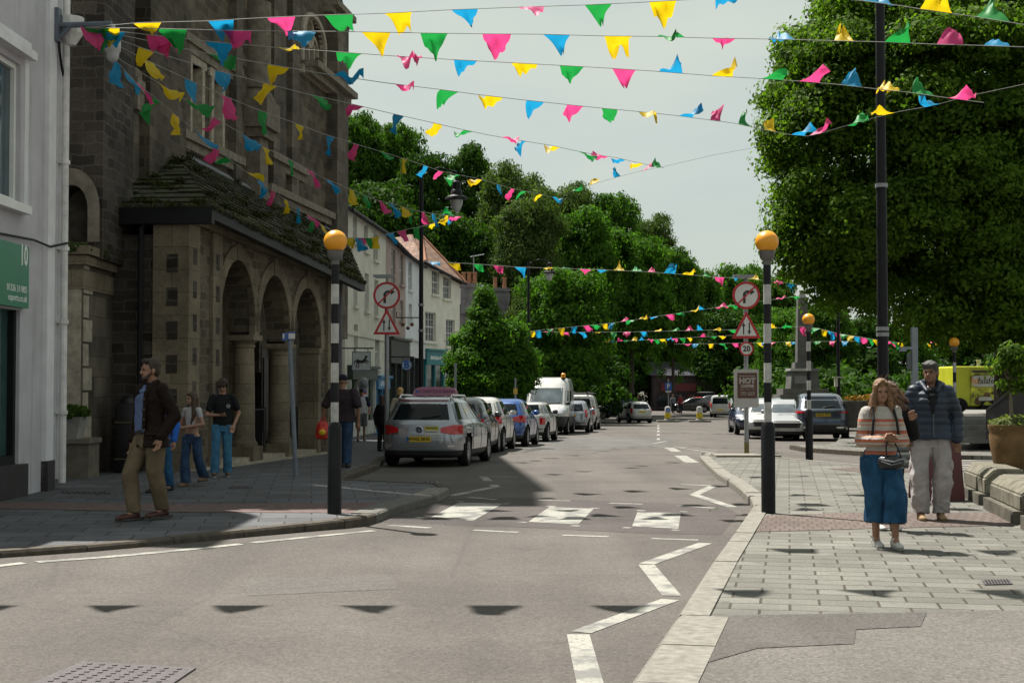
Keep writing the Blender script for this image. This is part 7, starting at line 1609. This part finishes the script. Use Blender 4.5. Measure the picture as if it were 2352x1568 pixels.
class Person:
    def __init__(s, label, pos, rz, h, skin, near=True, feet=((-.10, -.02, .08), (.10, .02, .08)), knees=None, hands=((-.27, -.05, .84), (.27, -.05, .84)), elbows=((-.26, .04, 1.12), (.26, .04, 1.12)), yaw=0, pitch=0, width=1.0, fing=((0, 0, -1), (0, 0, -1)), group=None):
        s.t = thing('person', label, 'person', pos, rz, group); k = h / 1.75; s.t.scale = (k, k, k); s.near = near; s.vx = .0075 if near else .014
        s.hip = [v3(-.095, 0, .92), v3(.095, 0, .92)]; s.ft = [v3(*q) for q in feet]; s.kn = [v3(*q) for q in knees] if knees else [(s.hip[i] * .46 + s.ft[i] * .54) + v3(0, -.03, 0) for i in (0, 1)]
        s.sh = [v3(-.168 * width, 0, 1.41), v3(.168 * width, 0, 1.41)]; s.el = [v3(*q) for q in elbows]; s.hd = [v3(*q) for q in hands]; s.w = width; s.fing = fing
        s.H = Matrix.Translation((0, -.015, 1.625)) @ Matrix.Rotation(yaw, 4, 'Z') @ Matrix.Rotation(pitch, 4, 'X'); s.skin = skin; s.hr = s.H.to_3x3()
        hp = lambda *a: s.H @ v3(*a)
        P = [('e', hp(0, .008, .02), (.076, .095, .102), s.hr), ('e', hp(0, -.022, -.045), (.062, .07, .08), s.hr), ('e', hp(0, -.055, -.085), (.034, .034, .03), s.hr), ('c', hp(0, -.088, .0), hp(0, -.104, -.032), .009, .014), ('e', hp(0, -.084, .018), (.05, .014, .012), s.hr),
             ('e', hp(-.078, .012, -.012), (.012, .02, .032), s.hr), ('e', hp(.078, .012, -.012), (.012, .02, .032), s.hr), ('c', (0, .015, 1.44), hp(0, .02, -.06), .056, .05), ('c', s.sh[0] * .75 + v3(0, 0, .36), s.sh[1] * .75 + v3(0, 0, .36), .05, .05),
             ('r', [(0, 0, .88, .13, .09), (0, 0, 1.0, .125, .085), (0, 0, 1.15, .12, .085), (0, 0, 1.3, .15, .1), (0, 0, 1.42, .13, .08), (0, 0, 1.47, .06, .055)])]
        for i in (0, 1):
            P += [('c', s.sh[i], s.el[i], .046, .038), ('c', s.el[i], s.hd[i], .037, .026), ('c', s.hip[i], s.kn[i], .075, .052), ('c', s.kn[i], s.ft[i], .052, .036), ('c', s.ft[i], s.ft[i] + v3(0, -.11, -.045), .035, .03)]
            P += s.hand(i)
        s.body = fuse('body', P, skin, s.t, s.vx, smooth=2)
        for sx in (-1, 1):
            m_ = MB(); m_.ell(hp(.031 * sx, -.083, .0), (.013, .008, .0075), 10, 0, s.hr); m_.build('eye', eyed, s.t, smooth=True)
        m_ = MB(); m_.ell(hp(0, -.09, -.058), (.022, .008, .0075), 10, 0, s.hr); m_.build('lips', lipm, s.t, smooth=True)
    def hand(s, i):
        w_ = s.hd[i]; f = (w_ - s.el[i]).normalized() * .5 + v3(*s.fing[i]).normalized() * .8; f.normalize(); sd_ = f.cross(v3(0, 1, .2)).normalized(); nm = sd_.cross(f); out = []
        out.append(('c', w_, w_ + f * .07, .024, .03)); out.append(('c', w_ + f * .03 - sd_ * .018, w_ + f * .085 - sd_ * .028, .018, .014)); out.append(('c', w_ + f * .03 + sd_ * .018, w_ + f * .085 + sd_ * .028, .018, .014))
        for k, (o_, L) in enumerate(((-.032, .075), (-.011, .088), (.011, .082), (.032, .064))):
            b0 = w_ + f * .088 + sd_ * o_; b1 = b0 + f * L * .55 - nm * L * .14; b2 = b1 + f * L * .3 - nm * L * .35; out += [('c', b0, b1, .0098, .009), ('c', b1, b2, .009, .0078)]
        sgn = 1 if i == 0 else -1; t0 = w_ + f * .02 + sd_ * .02 * sgn; t1 = t0 + f * .035 + sd_ * .034 * sgn - nm * .012; out += [('c', t0, t1, .014, .011), ('c', t1, t1 + f * .034 - nm * .014, .011, .009)]
        return out
    def brows(s, mat, beard=None):
        for sx in (-1, 1):
            m_ = MB(); m_.ell(s.H @ v3(.033 * sx, -.088, .02), (.021, .008, .005), 10, 0, s.hr); m_.build('eyebrow', mat, s.t, smooth=True)
    def top(s, name, mat, z0=.86, wx=1.0, wy=1.0, hem=None, sl=(.062, .05), slen=1.0, neck=.075, amp=.007, quilt=None, zn=1.47, freq=9, drop=0):
        r = lambda z, a, b: (0, 0, z, a * wx * s.w, b * wy); hem = hem or (.165, .115)
        R_ = [q for q in (r(z0, *hem), r((z0 + 1.15) / 2, (.152 + hem[0]) / 2, .112), r(1.15, .155, .112), r(1.3, .168, .12), r(1.39, .15, .10), (0, .005, zn - .02, neck * 1.25, neck), (0, .005, zn, neck, neck * .95))]
        P = [('r', R_), ('c', s.sh[0] * .55 + v3(0, 0, 1.41 * .45), s.sh[0], .062, .058), ('c', s.sh[1] * .55 + v3(0, 0, 1.41 * .45), s.sh[1], .062, .058)]
        for i in (0, 1):
            if slen <= .6:
                e = s.sh[i].lerp(s.el[i], slen * 1.3); P.append(('c', s.sh[i], e, sl[0] + .004, sl[0]))
            else:
                e = s.el[i].lerp(s.hd[i], min(1, slen)); P += [('c', s.sh[i], s.el[i], sl[0], sl[0]), ('c', s.el[i], e, sl[0], sl[1])]
        return fuse(name, P, mat, s.t, max(s.vx, .009), amp, freq, 3, quilt, seed=len(name))
    def pants(s, name, mat, r=(.098, .075, .068), hem=None, wx=1.0, amp=.009, waist=1.0, freq=8, fz=.5):
        P = [('r', [(0, 0, .80, .145 * wx, .11), (0, 0, .90, .165 * wx, .118), (0, 0, waist, .15 * wx, .11)])]
        for i in (0, 1):
            h, k, f = s.hip[i], s.kn[i], s.ft[i]; rg = []
            zh = max(hem if hem is not None else f.z + .0, .02)
            for q in range(15):
                z = zh + (.93 - zh) * q / 14
                if z < k.z: c = f.lerp(k, (z - f.z) / (k.z - f.z)); u = (z - f.z) / (k.z - f.z); rr = r[2] + (r[1] - r[2]) * max(0, u)
                else: c = k.lerp(h, (z - k.z) / (h.z - k.z)); u = (z - k.z) / (h.z - k.z); rr = r[1] + (r[0] - r[1]) * u
                rg.append((c.x, c.y, z, rr, rr * 1.06))
            P.append(('r', rg))
        return fuse(name, P, mat, s.t, max(s.vx, .009), amp, freq, 3, seed=3, fz=fz)
    def shoes(s, mat, sole=None, size=1.0):
        for i in (0, 1):
            f = s.ft[i]; lift = f.z - .08; o = fuse('shoe', [('c', f + v3(0, .035, -.035), f + v3(0, -.13 * size, -.05), .043, .037), ('c', f + v3(0, 0, .0), f + v3(0, .03, -.03), .045, .045), ('e', f + v3(0, -.15 * size, -.052), (.042, .05, .028))], mat, s.t, .008, smooth=2)
            if sole:
                m_ = MB(); m_.rings([(f.x, f.y - .055, f.z - .084, .042, .15 * size), (f.x, f.y - .055, f.z - .058, .045, .155 * size)], 18); m_.build('sole', sole, o, smooth=True)
    def hair(s, mat, parts, amp=.006, freq=22, vox=.008):
        P = []
        for q in parts:
            if q[0] == 'e': P.append(('e', s.H @ v3(*q[1]), q[2], s.hr))
            else: P.append(('c', s.H @ v3(*q[1]), s.H @ v3(*q[2]), q[3], q[4]))
        return fuse('hair', P, mat, s.t, min(vox, .007) if s.near else vox, amp * .8, freq * 2.2, 1, fz=.14)
SHORT = [('e', (0, .018, .038), (.082, .098, .094)), ('e', (0, .05, .0), (.078, .062, .09)), ('c', (-.05, -.06, .085), (.05, -.06, .085), .026, .026)]
hairb = M('hair_brown', (.028, .015, .009), .55, .5, 40, .5); hairg = M('hair_grey', (.045, .042, .04), .6, .7, 60, .5); hairl = M('hair_light_brown', (.15, .078, .034), .5, .6, 45, .6)
whites = M('trainer_white', (.40, .39, .37), .6, .12, 9); tansole = M('shoe_sole', (.06, .055, .05), .7)
# 1 the bearded man crossing on the left
wk = dict(feet=((-.02, -.20, .09), (.09, .10, .10)), knees=((-.09, -.21, .50), (.10, -.02, .50)))
p = Person('bearded man in an open dark brown jacket, blue shirt and khaki trousers', G(345, 1192, PZ), R(-38), 1.85, skin3, hands=((-.26, -.04, .86), (.24, -.06, .90)), elbows=((-.27, .06, 1.13), (.29, .09, 1.12)), yaw=R(-22), width=1.10, **wk)
p.pants('trousers', M('khaki_cotton', (.115, .085, .055), .85, .25, 6, .4), (.112, .088, .074), wx=1.12)
brn = M('waxed_brown', (.011, .0055, .0035), .65, .4, 6, .4, spec=.12)
jk = p.top('jacket', brn, z0=.79, wx=1.14, wy=1.18, hem=(.20, .135), sl=(.075, .056), slen=.97, amp=.011, neck=.085, zn=1.49)
shc = M('pale_blue_shirt', (.085, .115, .215), .8, .2, 9, .4)
fuse('shirt', [('c', (-.055 + .008 * math.sin(k * .7), -.135, .97 + .018 * k), (.035 + .006 * math.sin(k), -.138, .97 + .018 * k), .032, .03) for k in range(20)] + [('c', (-.04, -.12, 1.33), (.03, -.12, 1.33), .034, .034), ('c', (-.03, -.10, 1.39), (.03, -.10, 1.39), .03, .03), ('c', (-.05, -.03, 1.47), (0, -.085, 1.44), .03, .022), ('c', (.05, -.03, 1.47), (0, -.085, 1.44), .03, .022)], shc, p.t, .009, .007, 12)
fuse('fly_panel', [('c', (-.055, -.125, .80 + .03 * k), (.03, -.125, .80 + .03 * k), .03, .03) for k in range(6)], bpy.data.materials['khaki_cotton'], p.t, .01, .004)
fuse('lapels', [('c', (sx * .075, -.02, 1.48), (sx * .075, -.13, 1.37), .032, .028) for sx in (-1, 1)] + [('c', (sx * .075, -.13, 1.37), (sx * .085 - .015, -.15, 1.0), .026, .022) for sx in (-1, 1)] + [('c', (-.075, .03, 1.49), (.075, .03, 1.49), .035, .035)], brn, jk, .01, .004)
fuse('pocket_flap', [('c', (.13, -.15, .93), (.20, -.08, .93), .03, .03)], brn, jk, .01)
m_ = MB(); m_.box((-.01, -.158, .955), (.12, .02, .045)); m_.build('belt', M('belt_dark', (.015, .011, .01), .5), p.t, smooth=True)
m_ = MB()
for k in range(4): m_.ell((.10, -.172, .98 + k * .11), (.011, .006, .011), 8)
m_.build('snap_buttons', M('brass_snap', (.12, .09, .05), .35, metal=.5), jk, smooth=True)
p.shoes(M('oxblood_leather', (.045, .012, .010), .4, .3, 10), tansole, 1.25); p.brows(hairb)
p.hair(hairb, [('e', (0, .022, .048), (.082, .096, .09)), ('e', (0, .055, .0), (.076, .056, .085)), ('c', (-.05, -.055, .098), (.055, -.055, .098), .03, .026), ('c', (-.074, -.01, .04), (-.072, .0, -.03), .014, .01), ('c', (.074, -.01, .04), (.072, .0, -.03), .014, .01)])
p.hair(hairb, [('c', (-.066, -.012, -.04), (-.045, -.06, -.09), .014, .02), ('c', (.066, -.012, -.04), (.045, -.06, -.09), .014, .02), ('e', (0, -.062, -.098), (.046, .036, .03)), ('c', (-.03, -.088, -.042), (.03, -.088, -.042), .006, .006)], .003, 40, .006).name = 'beard'
# 2 hidden child holding the girl's hand
p = Person('child in bright blue sleeves and jeans mostly hidden behind the bearded man', V((at(372, 1110, 20.6).x, 20.6, PZ)), R(-30), 1.45, skin1, hands=((-.25, -.05, .95), (.33, -.06, .90)), elbows=((-.26, .04, 1.15), (.30, .03, 1.16)), yaw=R(-10), feet=((-.09, -.1, .08), (.09, .12, .1)))
p.top('sweatshirt', M('bright_blue_knit', (.02, .10, .42), .8, .2, 8), slen=.92, sl=(.066, .052)); p.pants('jeans', denim); p.shoes(M('black_shoe', (.015, .015, .015), .5)); p.hair(hairb, SHORT)
# 3 girl in a white crop top
p = Person('girl with very long brown hair, white cropped T-shirt and wide blue jeans', G(440, 1116, PZ), R(-22), 1.44, skin1, feet=((-.05, -.12, .08), (.13, .22, .16)), knees=((-.08, -.11, .50), (.11, .04, .50)), hands=((-.33, -.06, .93), (-.06, -.24, 1.09)), elbows=((-.24, .03, 1.17), (.235, .0, 1.15)), yaw=R(-30), width=.88, fing=((-.3, -.2, -1), (-1, -.3, .2)))
p.hd = p.hd
p.top('crop_top', M('white_jersey', (.36, .35, .37), .8, .1, 10, .3), z0=1.10, hem=(.142, .10), slen=.34, sl=(.05, .046), amp=.005, wx=.86, wy=.92)
p.pants('jeans', denimd, (.092, .078, .098), wx=.9, waist=.98, amp=.014); p.shoes(M('tan_shoe', (.15, .09, .05), .6), tansole); p.brows(hairb)
LONG = [('e', (0, .02, .045), (.086, .1, .092)), ('e', (0, .06, -.03), (.08, .05, .12)), ('c', (-.07, .0, .03), (-.095, -.03, -.30), .036, .042), ('c', (.07, .0, .03), (.1, -.0, -.30), .036, .045), ('c', (-.095, -.03, -.30), (-.075, -.09, -.46), .04, .014), ('c', (.1, .0, -.30), (.09, -.05, -.46), .042, .014), ('c', (0, .08, 0), (0, .1, -.36), .05, .04), ('c', (.05, .07, 0), (.06, .08, -.38), .045, .03), ('c', (-.05, .07, 0), (-.06, .08, -.38), .045, .03), ('c', (-.045, -.06, .075), (.045, -.06, .075), .024, .024)]
p.hair(M('hair_long_brown', (.05, .026, .014), .5, .6, 45, .6), LONG, .007, 16)
# 4 boy with a phone
p = Person('teenage boy in a black T-shirt and pale jeans looking down at his phone', G(510, 1094, PZ), R(14), 1.66, skin1, feet=((-.14, -.08, .08), (.10, .0, .08)), knees=((-.115, -.06, .50), (.09, -.05, .50)), hands=((-.06, -.25, 1.10), (.20, -.10, .92)), elbows=((-.27, -.03, 1.10), (.29, .05, 1.13)), yaw=R(-12), pitch=R(26), fing=((.8, -.6, .3), (-.3, -.1, -1)))
ts = p.top('t_shirt', M('black_cotton', (.012, .012, .014), .85, .3, 8, .3), z0=.90, wx=1.05, hem=(.168, .115), slen=.5, sl=(.066, .072)); p.pants('jeans', M('pale_denim', (.045, .14, .24), .85, .35, 7, .4), (.096, .078, .080), wx=.9, waist=.95, amp=.010); p.shoes(M('brown_trainer', (.05, .03, .022), .6, .4, 12), whites); p.brows(hairb)
m_ = MB(); disc(m_, (.095, 1.26), .022, .036, -.138, -.134, 18); m_.box((.095, -.136, 1.26), (.045, .004, .012)); m_.build('chest_print', M('print_grey', (.25, .28, .3), .6), ts)
m_ = MB(); m_.box((-.015, -.315, 1.14), (.075, .012, .14), V((1, 0, 0)), V((0, .75, .66)), V((0, -.66, .75))); tag(m_.build('phone', black, p.t))
p.hair(hairb, [('e', (0, .02, .04), (.086, .1, .092)), ('e', (0, .055, .0), (.08, .058, .085))] + [('c', (-.06 + .024 * k, -.05, .10), (-.062 + .024 * k, -.098, .035 + .012 * (k % 2)), .026, .014) for k in range(6)] + [('c', (s_ * .075, -.03, .05), (s_ * .078, -.025, -.02), .022, .014) for s_ in (-1, 1)], .008, 24)
# 5 man with the red bag, seen from behind
p = Person('heavy man seen from behind in a dark polo shirt, jeans and navy cap', V((at(787, 1072, 27.6).x, 27.6, PZ + gz(27.6))), R(172), 1.80, skin3, hands=((-.30, .0, .84), (.37, -.02, .86)), elbows=((-.32, .05, 1.12), (.35, .05, 1.13)), width=1.22, feet=((-.1, .06, .08), (.06, -.1, .08)))
p.top('polo_shirt', M('plum_jersey', (.028, .020, .024), .85, .25, 7, .3), z0=.86, wx=1.14, wy=1.2, hem=(.19, .14), slen=.6, sl=(.085, .078)); p.pants('jeans', denimd, (.115, .088, .08), wx=1.12); p.shoes(M('black_shoe', (.015, .015, .015), .5))
p.hair(M('navy_cap', (.012, .014, .028), .8), [('e', (0, .012, .05), (.086, .1, .085)), ('c', (-.04, -.1, .03), (.04, -.1, .03), .012, .012)], 0).name = 'cap'
rb = at(742, 985, 27.2); bgt = thing('carrier_bag', 'red and yellow plastic carrier bag hanging from the hand of the heavy man', 'bag', rb)
fuse('bag', [('r', [(0, 0, -.19, .10, .06), (0, 0, -.17, .14, .09), (.01, 0, -.05, .15, .10), (0, 0, .08, .12, .07), (0, 0, .15, .06, .04)])], M('bag_red', (.42, .02, .015), .4, .25, 8, .4), bgt, .012, .016, 9)
m_ = MB(); m_.ell((-.0, -.105, -.06), (.07, .03, .06), 12); m_.build('yellow_print', M('bag_yellow', (.55, .33, .01), .4), bgt, smooth=True)
m_ = MB(); m_.tube([(-.05, 0, .12), (-.03, 0, .22), (.03, 0, .22), (.05, 0, .12)], .012, 6); m_.build('handles', M('bag_red', (.42, .02, .015)), bgt)
# 6 walker in white and navy, 7-9 people by the taxi
p = Person('man in a white and navy T-shirt, grey shorts, cap and sunglasses', V((at(830, 1020, 47).x, 47, gz(47) + PZ)), R(10), 1.74, skin3, False, feet=((-.12, -.1, .08), (.1, .12, .09)), hands=((-.22, -.15, .98), (.25, -.15, 1.02)), elbows=((-.28, .05, 1.13), (.28, .05, 1.13)))
p.top('t_shirt', M('white_jersey', (.36, .35, .37)), z0=.9, slen=.3); 
for i in (0, 1): fuse('sleeve', [('c', p.sh[i], p.sh[i].lerp(p.el[i], .75), .078, .068)], M('navy_cotton', (.02, .024, .05), .85), p.t, .014)
p.pants('shorts', M('grey_shorts', (.09, .10, .10), .85), (.11, .10, .1), .50); p.shoes(M('black_shoe', (.015, .015, .015))); p.hair(M('dark_cap', (.014, .014, .02), .8), [('e', (0, .01, .055), (.086, .1, .08)), ('c', (-.04, -.1, .04), (.04, -.1, .04), .014, .014)], 0, vox=.012).name = 'cap'
m_ = MB(); m_.ell(p.H @ v3(0, -.088, .003), (.065, .014, .018), 12); m_.build('sunglasses', black, p.t, smooth=True)
p = Person('blonde woman whose hair shows above the roof of the silver taxi', V((at(919, 905, 38).x, 38, gz(38) + PZ)), R(180), 1.66, skin1, False)
p.top('coat', M('cream_coat', (.30, .27, .22), .8), slen=1); p.pants('trousers', denimd); p.shoes(black); p.hair(M('hair_blonde', (.42, .25, .10), .5, .4, 30), [('e', (0, .02, .045), (.095, .11, .1)), ('e', (0, .06, -.03), (.09, .06, .1))], .012, 18, .012)
p = Person('person in black beside the left flank of the silver taxi', V((at(878, 950, 37).x, 37, gz(37) + PZ)), R(150), 1.45, skin3, False, yaw=R(20))
p.top('coat', M('black_coat', (.010, .010, .011), .85), slen=1, wx=1.15); p.pants('trousers', M('black_coat', (.012, .012, .013))); p.shoes(black); p.hair(hairb, [('e', (0, .02, .04), (.09, .1, .1)), ('c', (0, .06, 0), (0, .08, -.2), .07, .05)], .01, 18, .012)
# far figures by the dark shop
for x, Y, lab, c1 in ((1563, 132, 'person in a red top standing by the dark shop far away', (.22, .03, .035)), (1546, 133, 'person in pale grey beside the red topped one far away', (.16, .17, .2)), (1466, 128, 'person in dark clothes in the shade left of the white hatchback', (.03, .025, .025))):
    p = Person(lab, V((at(x, 940, Y).x, Y, gz(100) + .05)), R(20), 1.75, skin3, False); p.vx = .02
    p.top('top', M('far_top_%d' % x, c1, .8), slen=1); p.pants('trousers', M('dark_trousers', (.02, .02, .03), .8)); p.shoes(black); p.hair(hairb, SHORT, vox=.015)
# 10 woman in the striped jumper
p = Person('long haired woman in a striped jumper and denim culottes walking towards the camera', G(2026, 1256, PZ), R(2), 1.60, skin3, feet=((-.045, .06, .08), (.09, -.16, .09)), knees=((-.075, -.03, .50), (.095, -.17, .50)), hands=((-.045, -.215, 1.13), (.05, -.22, 1.135)), elbows=((-.225, -.03, 1.10), (.225, -.03, 1.10)), yaw=R(-3), pitch=R(4), width=.9, fing=((1, -.5, .25), (-1, -.5, .25)))
W1, O1, O2, O3 = (.36, .335, .305), (.36, .105, .055), (.40, .21, .14), (.27, .065, .045)
jum = stripes('striped_knit', [(0, W1), (.16, O2), (.24, W1), (.34, O1), (.44, O3), (.50, W1), (.60, O2), (.68, W1), (.74, O1), (.86, O3), (.92, W1)], .21, 'Z', .012, off=.1)
jm = p.top('jumper', [jum, M('cream_knit', W1, .9, .15, 60, .5)], z0=.965, wx=1.04, wy=1.12, hem=(.178, .13), sl=(.066, .060), slen=.90, amp=.013, neck=.08, drop=1)
for f in jm.data.polygons:
    if f.center.z > 1.335 and abs(f.center.x) < .3: f.material_index = 1
p.pants('culottes', M('culotte_denim', (.014, .055, .115), .85, .45, 6, .5), (.115, .112, .128), .27, 1.1, .030, freq=9, fz=.22)
p.shoes(whites, M('pale_sole', (.25, .25, .23), .7), 1.05); p.brows(hairl)
LW = [('e', (0, .018, .048), (.086, .1, .09)), ('e', (0, .05, -.03), (.084, .06, .12)), ('c', (-.062, -.045, .055), (-.088, -.035, -.10), .026, .03), ('c', (.062, -.045, .055), (.086, -.035, -.10), .026, .032), ('c', (-.088, -.035, -.10), (-.10, -.09, -.30), .032, .02), ('c', (.086, -.035, -.10), (.115, -.07, -.31), .036, .022), ('c', (.09, .0, -.08), (.17, .02, -.30), .035, .02), ('c', (-.09, .0, -.05), (-.14, -.02, -.27), .03, .018), ('c', (0, .08, 0), (0, .1, -.3), .06, .04), ('c', (-.04, -.075, .088), (-.008, -.05, .115), .018, .02), ('c', (.04, -.075, .088), (.008, -.05, .115), .018, .02)]
hw_ = p.hair(hairl, LW, .009, 16)
m_ = MB(); hr_ = random.Random(2)
for k in range(46):                              # loose strands lifted by the wind
    a = p.H @ v3(hr_.uniform(.03, .10), hr_.uniform(-.04, .06), hr_.uniform(-.16, .1)); b_ = a + v3(hr_.uniform(.06, .20), hr_.uniform(-.06, .05), hr_.uniform(-.20, -.02)); m_.tube([a, a.lerp(b_, .5) + v3(0, 0, .02), b_], [.0045, .0035, .0015], 4)
for k in range(14):
    a = p.H @ v3(hr_.uniform(-.10, -.06), -.04, hr_.uniform(-.2, .0)); m_.tube([a, a + v3(-.03, -.02, -.08), a + v3(-.05, -.03, -.17)], [.004, .003, .0015], 4)
for k in range(6):
    a = p.H @ v3(hr_.uniform(-.03, .05), .0, .12); m_.tube([a, a + v3(hr_.uniform(.0, .03), 0, .04), a + v3(hr_.uniform(0, .07), 0, .06)], [.003, .002, .001], 4)
m_.build('hair_strands', hairl, hw_)
m_ = MB()
for sx in (-1, 1): m_ = MB(); m_.tube([(sx * .10, .05, 1.47), (sx * .105, -.07, 1.455), (sx * .12, -.145, 1.33), (sx * .135, -.15, 1.20), (sx * .15, -.12, 1.08)], .014, 8); m_.build('backpack_strap', black, p.t)
bg2 = p.t.matrix_basis
def sub_thing(name, label, cat, par, loc):
    t_ = thing(name, label, cat, par.matrix_basis @ V(loc), par.rotation_euler.z); t_.scale = par.scale; return t_
bb = sub_thing('waist_bag', 'shiny black bag with grey piping dangling from the hands of the striped jumper woman', 'bag', p.t, (.02, -.27, .91))
fuse('pouch', [('e', (0, 0, 0), (.145, .06, .062)), ('e', (-.04, 0, -.035), (.09, .055, .055)), ('e', (.05, 0, -.03), (.085, .055, .06))], M('shiny_black', (.012, .012, .014), .25, .3, 9, .5), bb, .009, .008, 16)
m_ = MB(); m_.tube([(-.14, -.05, .03), (-.09, -.075, .012), (0, -.085, -.004), (.08, -.075, .022), (.14, -.05, .025)], .009, 6); m_.tube([(-.12, -.05, -.0), (-.02, -.08, -.035), (.09, -.07, -.01)], .005, 5); m_.build('piping', M('grey_piping', (.16, .17, .18), .5), bb, smooth=True)
m_ = MB(); m_.tube([(-.05, -.02, .05), (-.045, .02, .14), (-.02, .04, .22)], .008, 6); m_.tube([(.10, -.02, .04), (.07, .02, .14), (.03, .04, .22)], .008, 6); m_.build('cords', black, bb)
# 11 person in black behind her
p = Person('person in black with wind blown brown hair walking close behind the striped jumper woman', V((at(2047, 1200, 15.3).x, 15.3, PZ)), R(4), 1.58, skin3, feet=((-.16, -.02, .08), (-.0, -.10, .08)), knees=((-.11, -.04, .50), (.02, -.10, .50)), hands=((-.2, -.2, 1.0), (.20, -.19, 1.29)), elbows=((-.27, .0, 1.12), (.27, -.03, 1.12)), fing=((0, -.3, -1), (-.3, -.3, 1)))
p.top('coat', M('black_coat', (.012, .012, .013)), z0=.84, wx=1.08, slen=.9, sl=(.07, .055)); p.pants('trousers', M('black_coat', (.012, .012, .013)), (.10, .08, .07)); p.shoes(whites, tansole)
p.hair(M('hair_chestnut', (.045, .019, .010), .5, .6, 45, .6), LONG + [('c', (.05, .0, .0), (.2, -.03, -.12), .05, .025), ('c', (.05, .0, -.05), (.16, -.05, -.2), .04, .02)], .012, 16)
bb = sub_thing('shoulder_bag', 'grey and white striped bag carried by the person in black', 'bag', p.t, (.06, -.15, .86))
fuse('pouch', [('r', [(0, 0, -.13, .1, .05), (0, 0, .0, .12, .06), (0, 0, .12, .11, .05)])], stripes('bag_stripes', [(0, (.10, .10, .10)), (.4, (.3, .3, .28)), (.7, (.04, .04, .045))], .09), bb, .01, .004)
# 12 man in the navy puffer jacket
p = Person('grey haired man in a navy puffer jacket and pale cargo trousers looking aside', G(2140, 1193, PZ), R(-8), 1.82, skin2, feet=((-.12, -.03, .08), (.10, .02, .08)), knees=((-.14, -.05, .50), (.12, -.03, .50)), hands=((-.265, -.04, .90), (.275, -.04, .90)), elbows=((-.265, .05, 1.14), (.28, .05, 1.14)), yaw=R(-24), width=1.05)
p.pants('trousers', M('pale_cargo', (.31, .285, .285), .85, .15, 6, .5), (.112, .100, .092), None, 1.06, .024, freq=10, fz=.6)
for s_ in (-1, 1): fuse('cargo_pocket', [('e', (s_ * .19, -.01, .60), (.05, .08, .09))], M('pale_cargo', (.31, .285, .285)), p.t, .011, .006)
nav = M('navy_puffer', (.008, .017, .034), .5, .35, 6, .2); jk = p.top('puffer_jacket', nav, z0=.89, wx=1.22, wy=1.32, hem=(.198, .15), sl=(.082, .066), slen=.98, amp=.010, quilt=(.075, .012), neck=.09, zn=1.46, freq=7)
fuse('collar', [('c', (-.10, .0, 1.50), (0, .085, 1.53), .038, .042), ('c', (.10, .0, 1.50), (0, .085, 1.53), .038, .042), ('c', (-.10, .0, 1.50), (-.055, -.12, 1.42), .036, .026), ('c', (.10, .0, 1.50), (.055, -.12, 1.42), .036, .026), ('c', (-.12, .05, 1.48), (.12, .05, 1.48), .05, .05)], nav, jk, .01, .005)
m_ = MB(); m_.add([(-.062, -.168, 1.455), (.062, -.168, 1.455), (.058, -.185, 1.38), (.03, -.192, 1.25), (.0, -.195, 1.17), (-.03, -.192, 1.25), (-.058, -.185, 1.38)], [(0, 1, 2, 3, 4, 5, 6)]); fuse('t_shirt', [('c', (-.035, -.105, 1.42), (.035, -.105, 1.42), .034, .034), ('c', (-.03, -.132, 1.36), (.03, -.132, 1.36), .035, .035), ('c', (-.018, -.145, 1.30), (.018, -.145, 1.30), .033, .033), ('c', (0, -.152, 1.27), (0, -.155, 1.18), .03, .016)], M('black_cotton', (.012, .012, .014)), p.t, .009)
m_ = MB(); m_.tube([(0, -.185, 1.17), (0, -.19, 1.05), (0, -.205, .92)], .006, 5); m_.build('zip', M('zip_grey', (.08, .08, .09), .4), jk)
p.shoes(M('beige_suede', (.24, .165, .095), .8, .15, 9), M('tan_sole', (.15, .10, .06), .7), 1.25); p.brows(hairg)
p.hair(hairg, SHORT + [('e', (0, -.005, .07), (.082, .092, .065))], .009, 26)
# maroon advertising board standing behind him
pq = V((at(2150, 1100, 19.2).x, 19.2, PZ)); b = thing('advertising_board', 'maroon folding pavement board standing behind the puffer jacket man', 'sign board', pq)
for s_ in (-1, 1):
    m_ = MB(); m_.box((0, s_ * .12, .48), (.62, .03, .96), V((1, 0, 0)), V((0, 1, -.16 * s_)).normalized(), V((0, -.25 * s_, 1)).normalized()); m_.build('panel', M('maroon_board', (.07, .014, .014), .5, .2, 4), b)
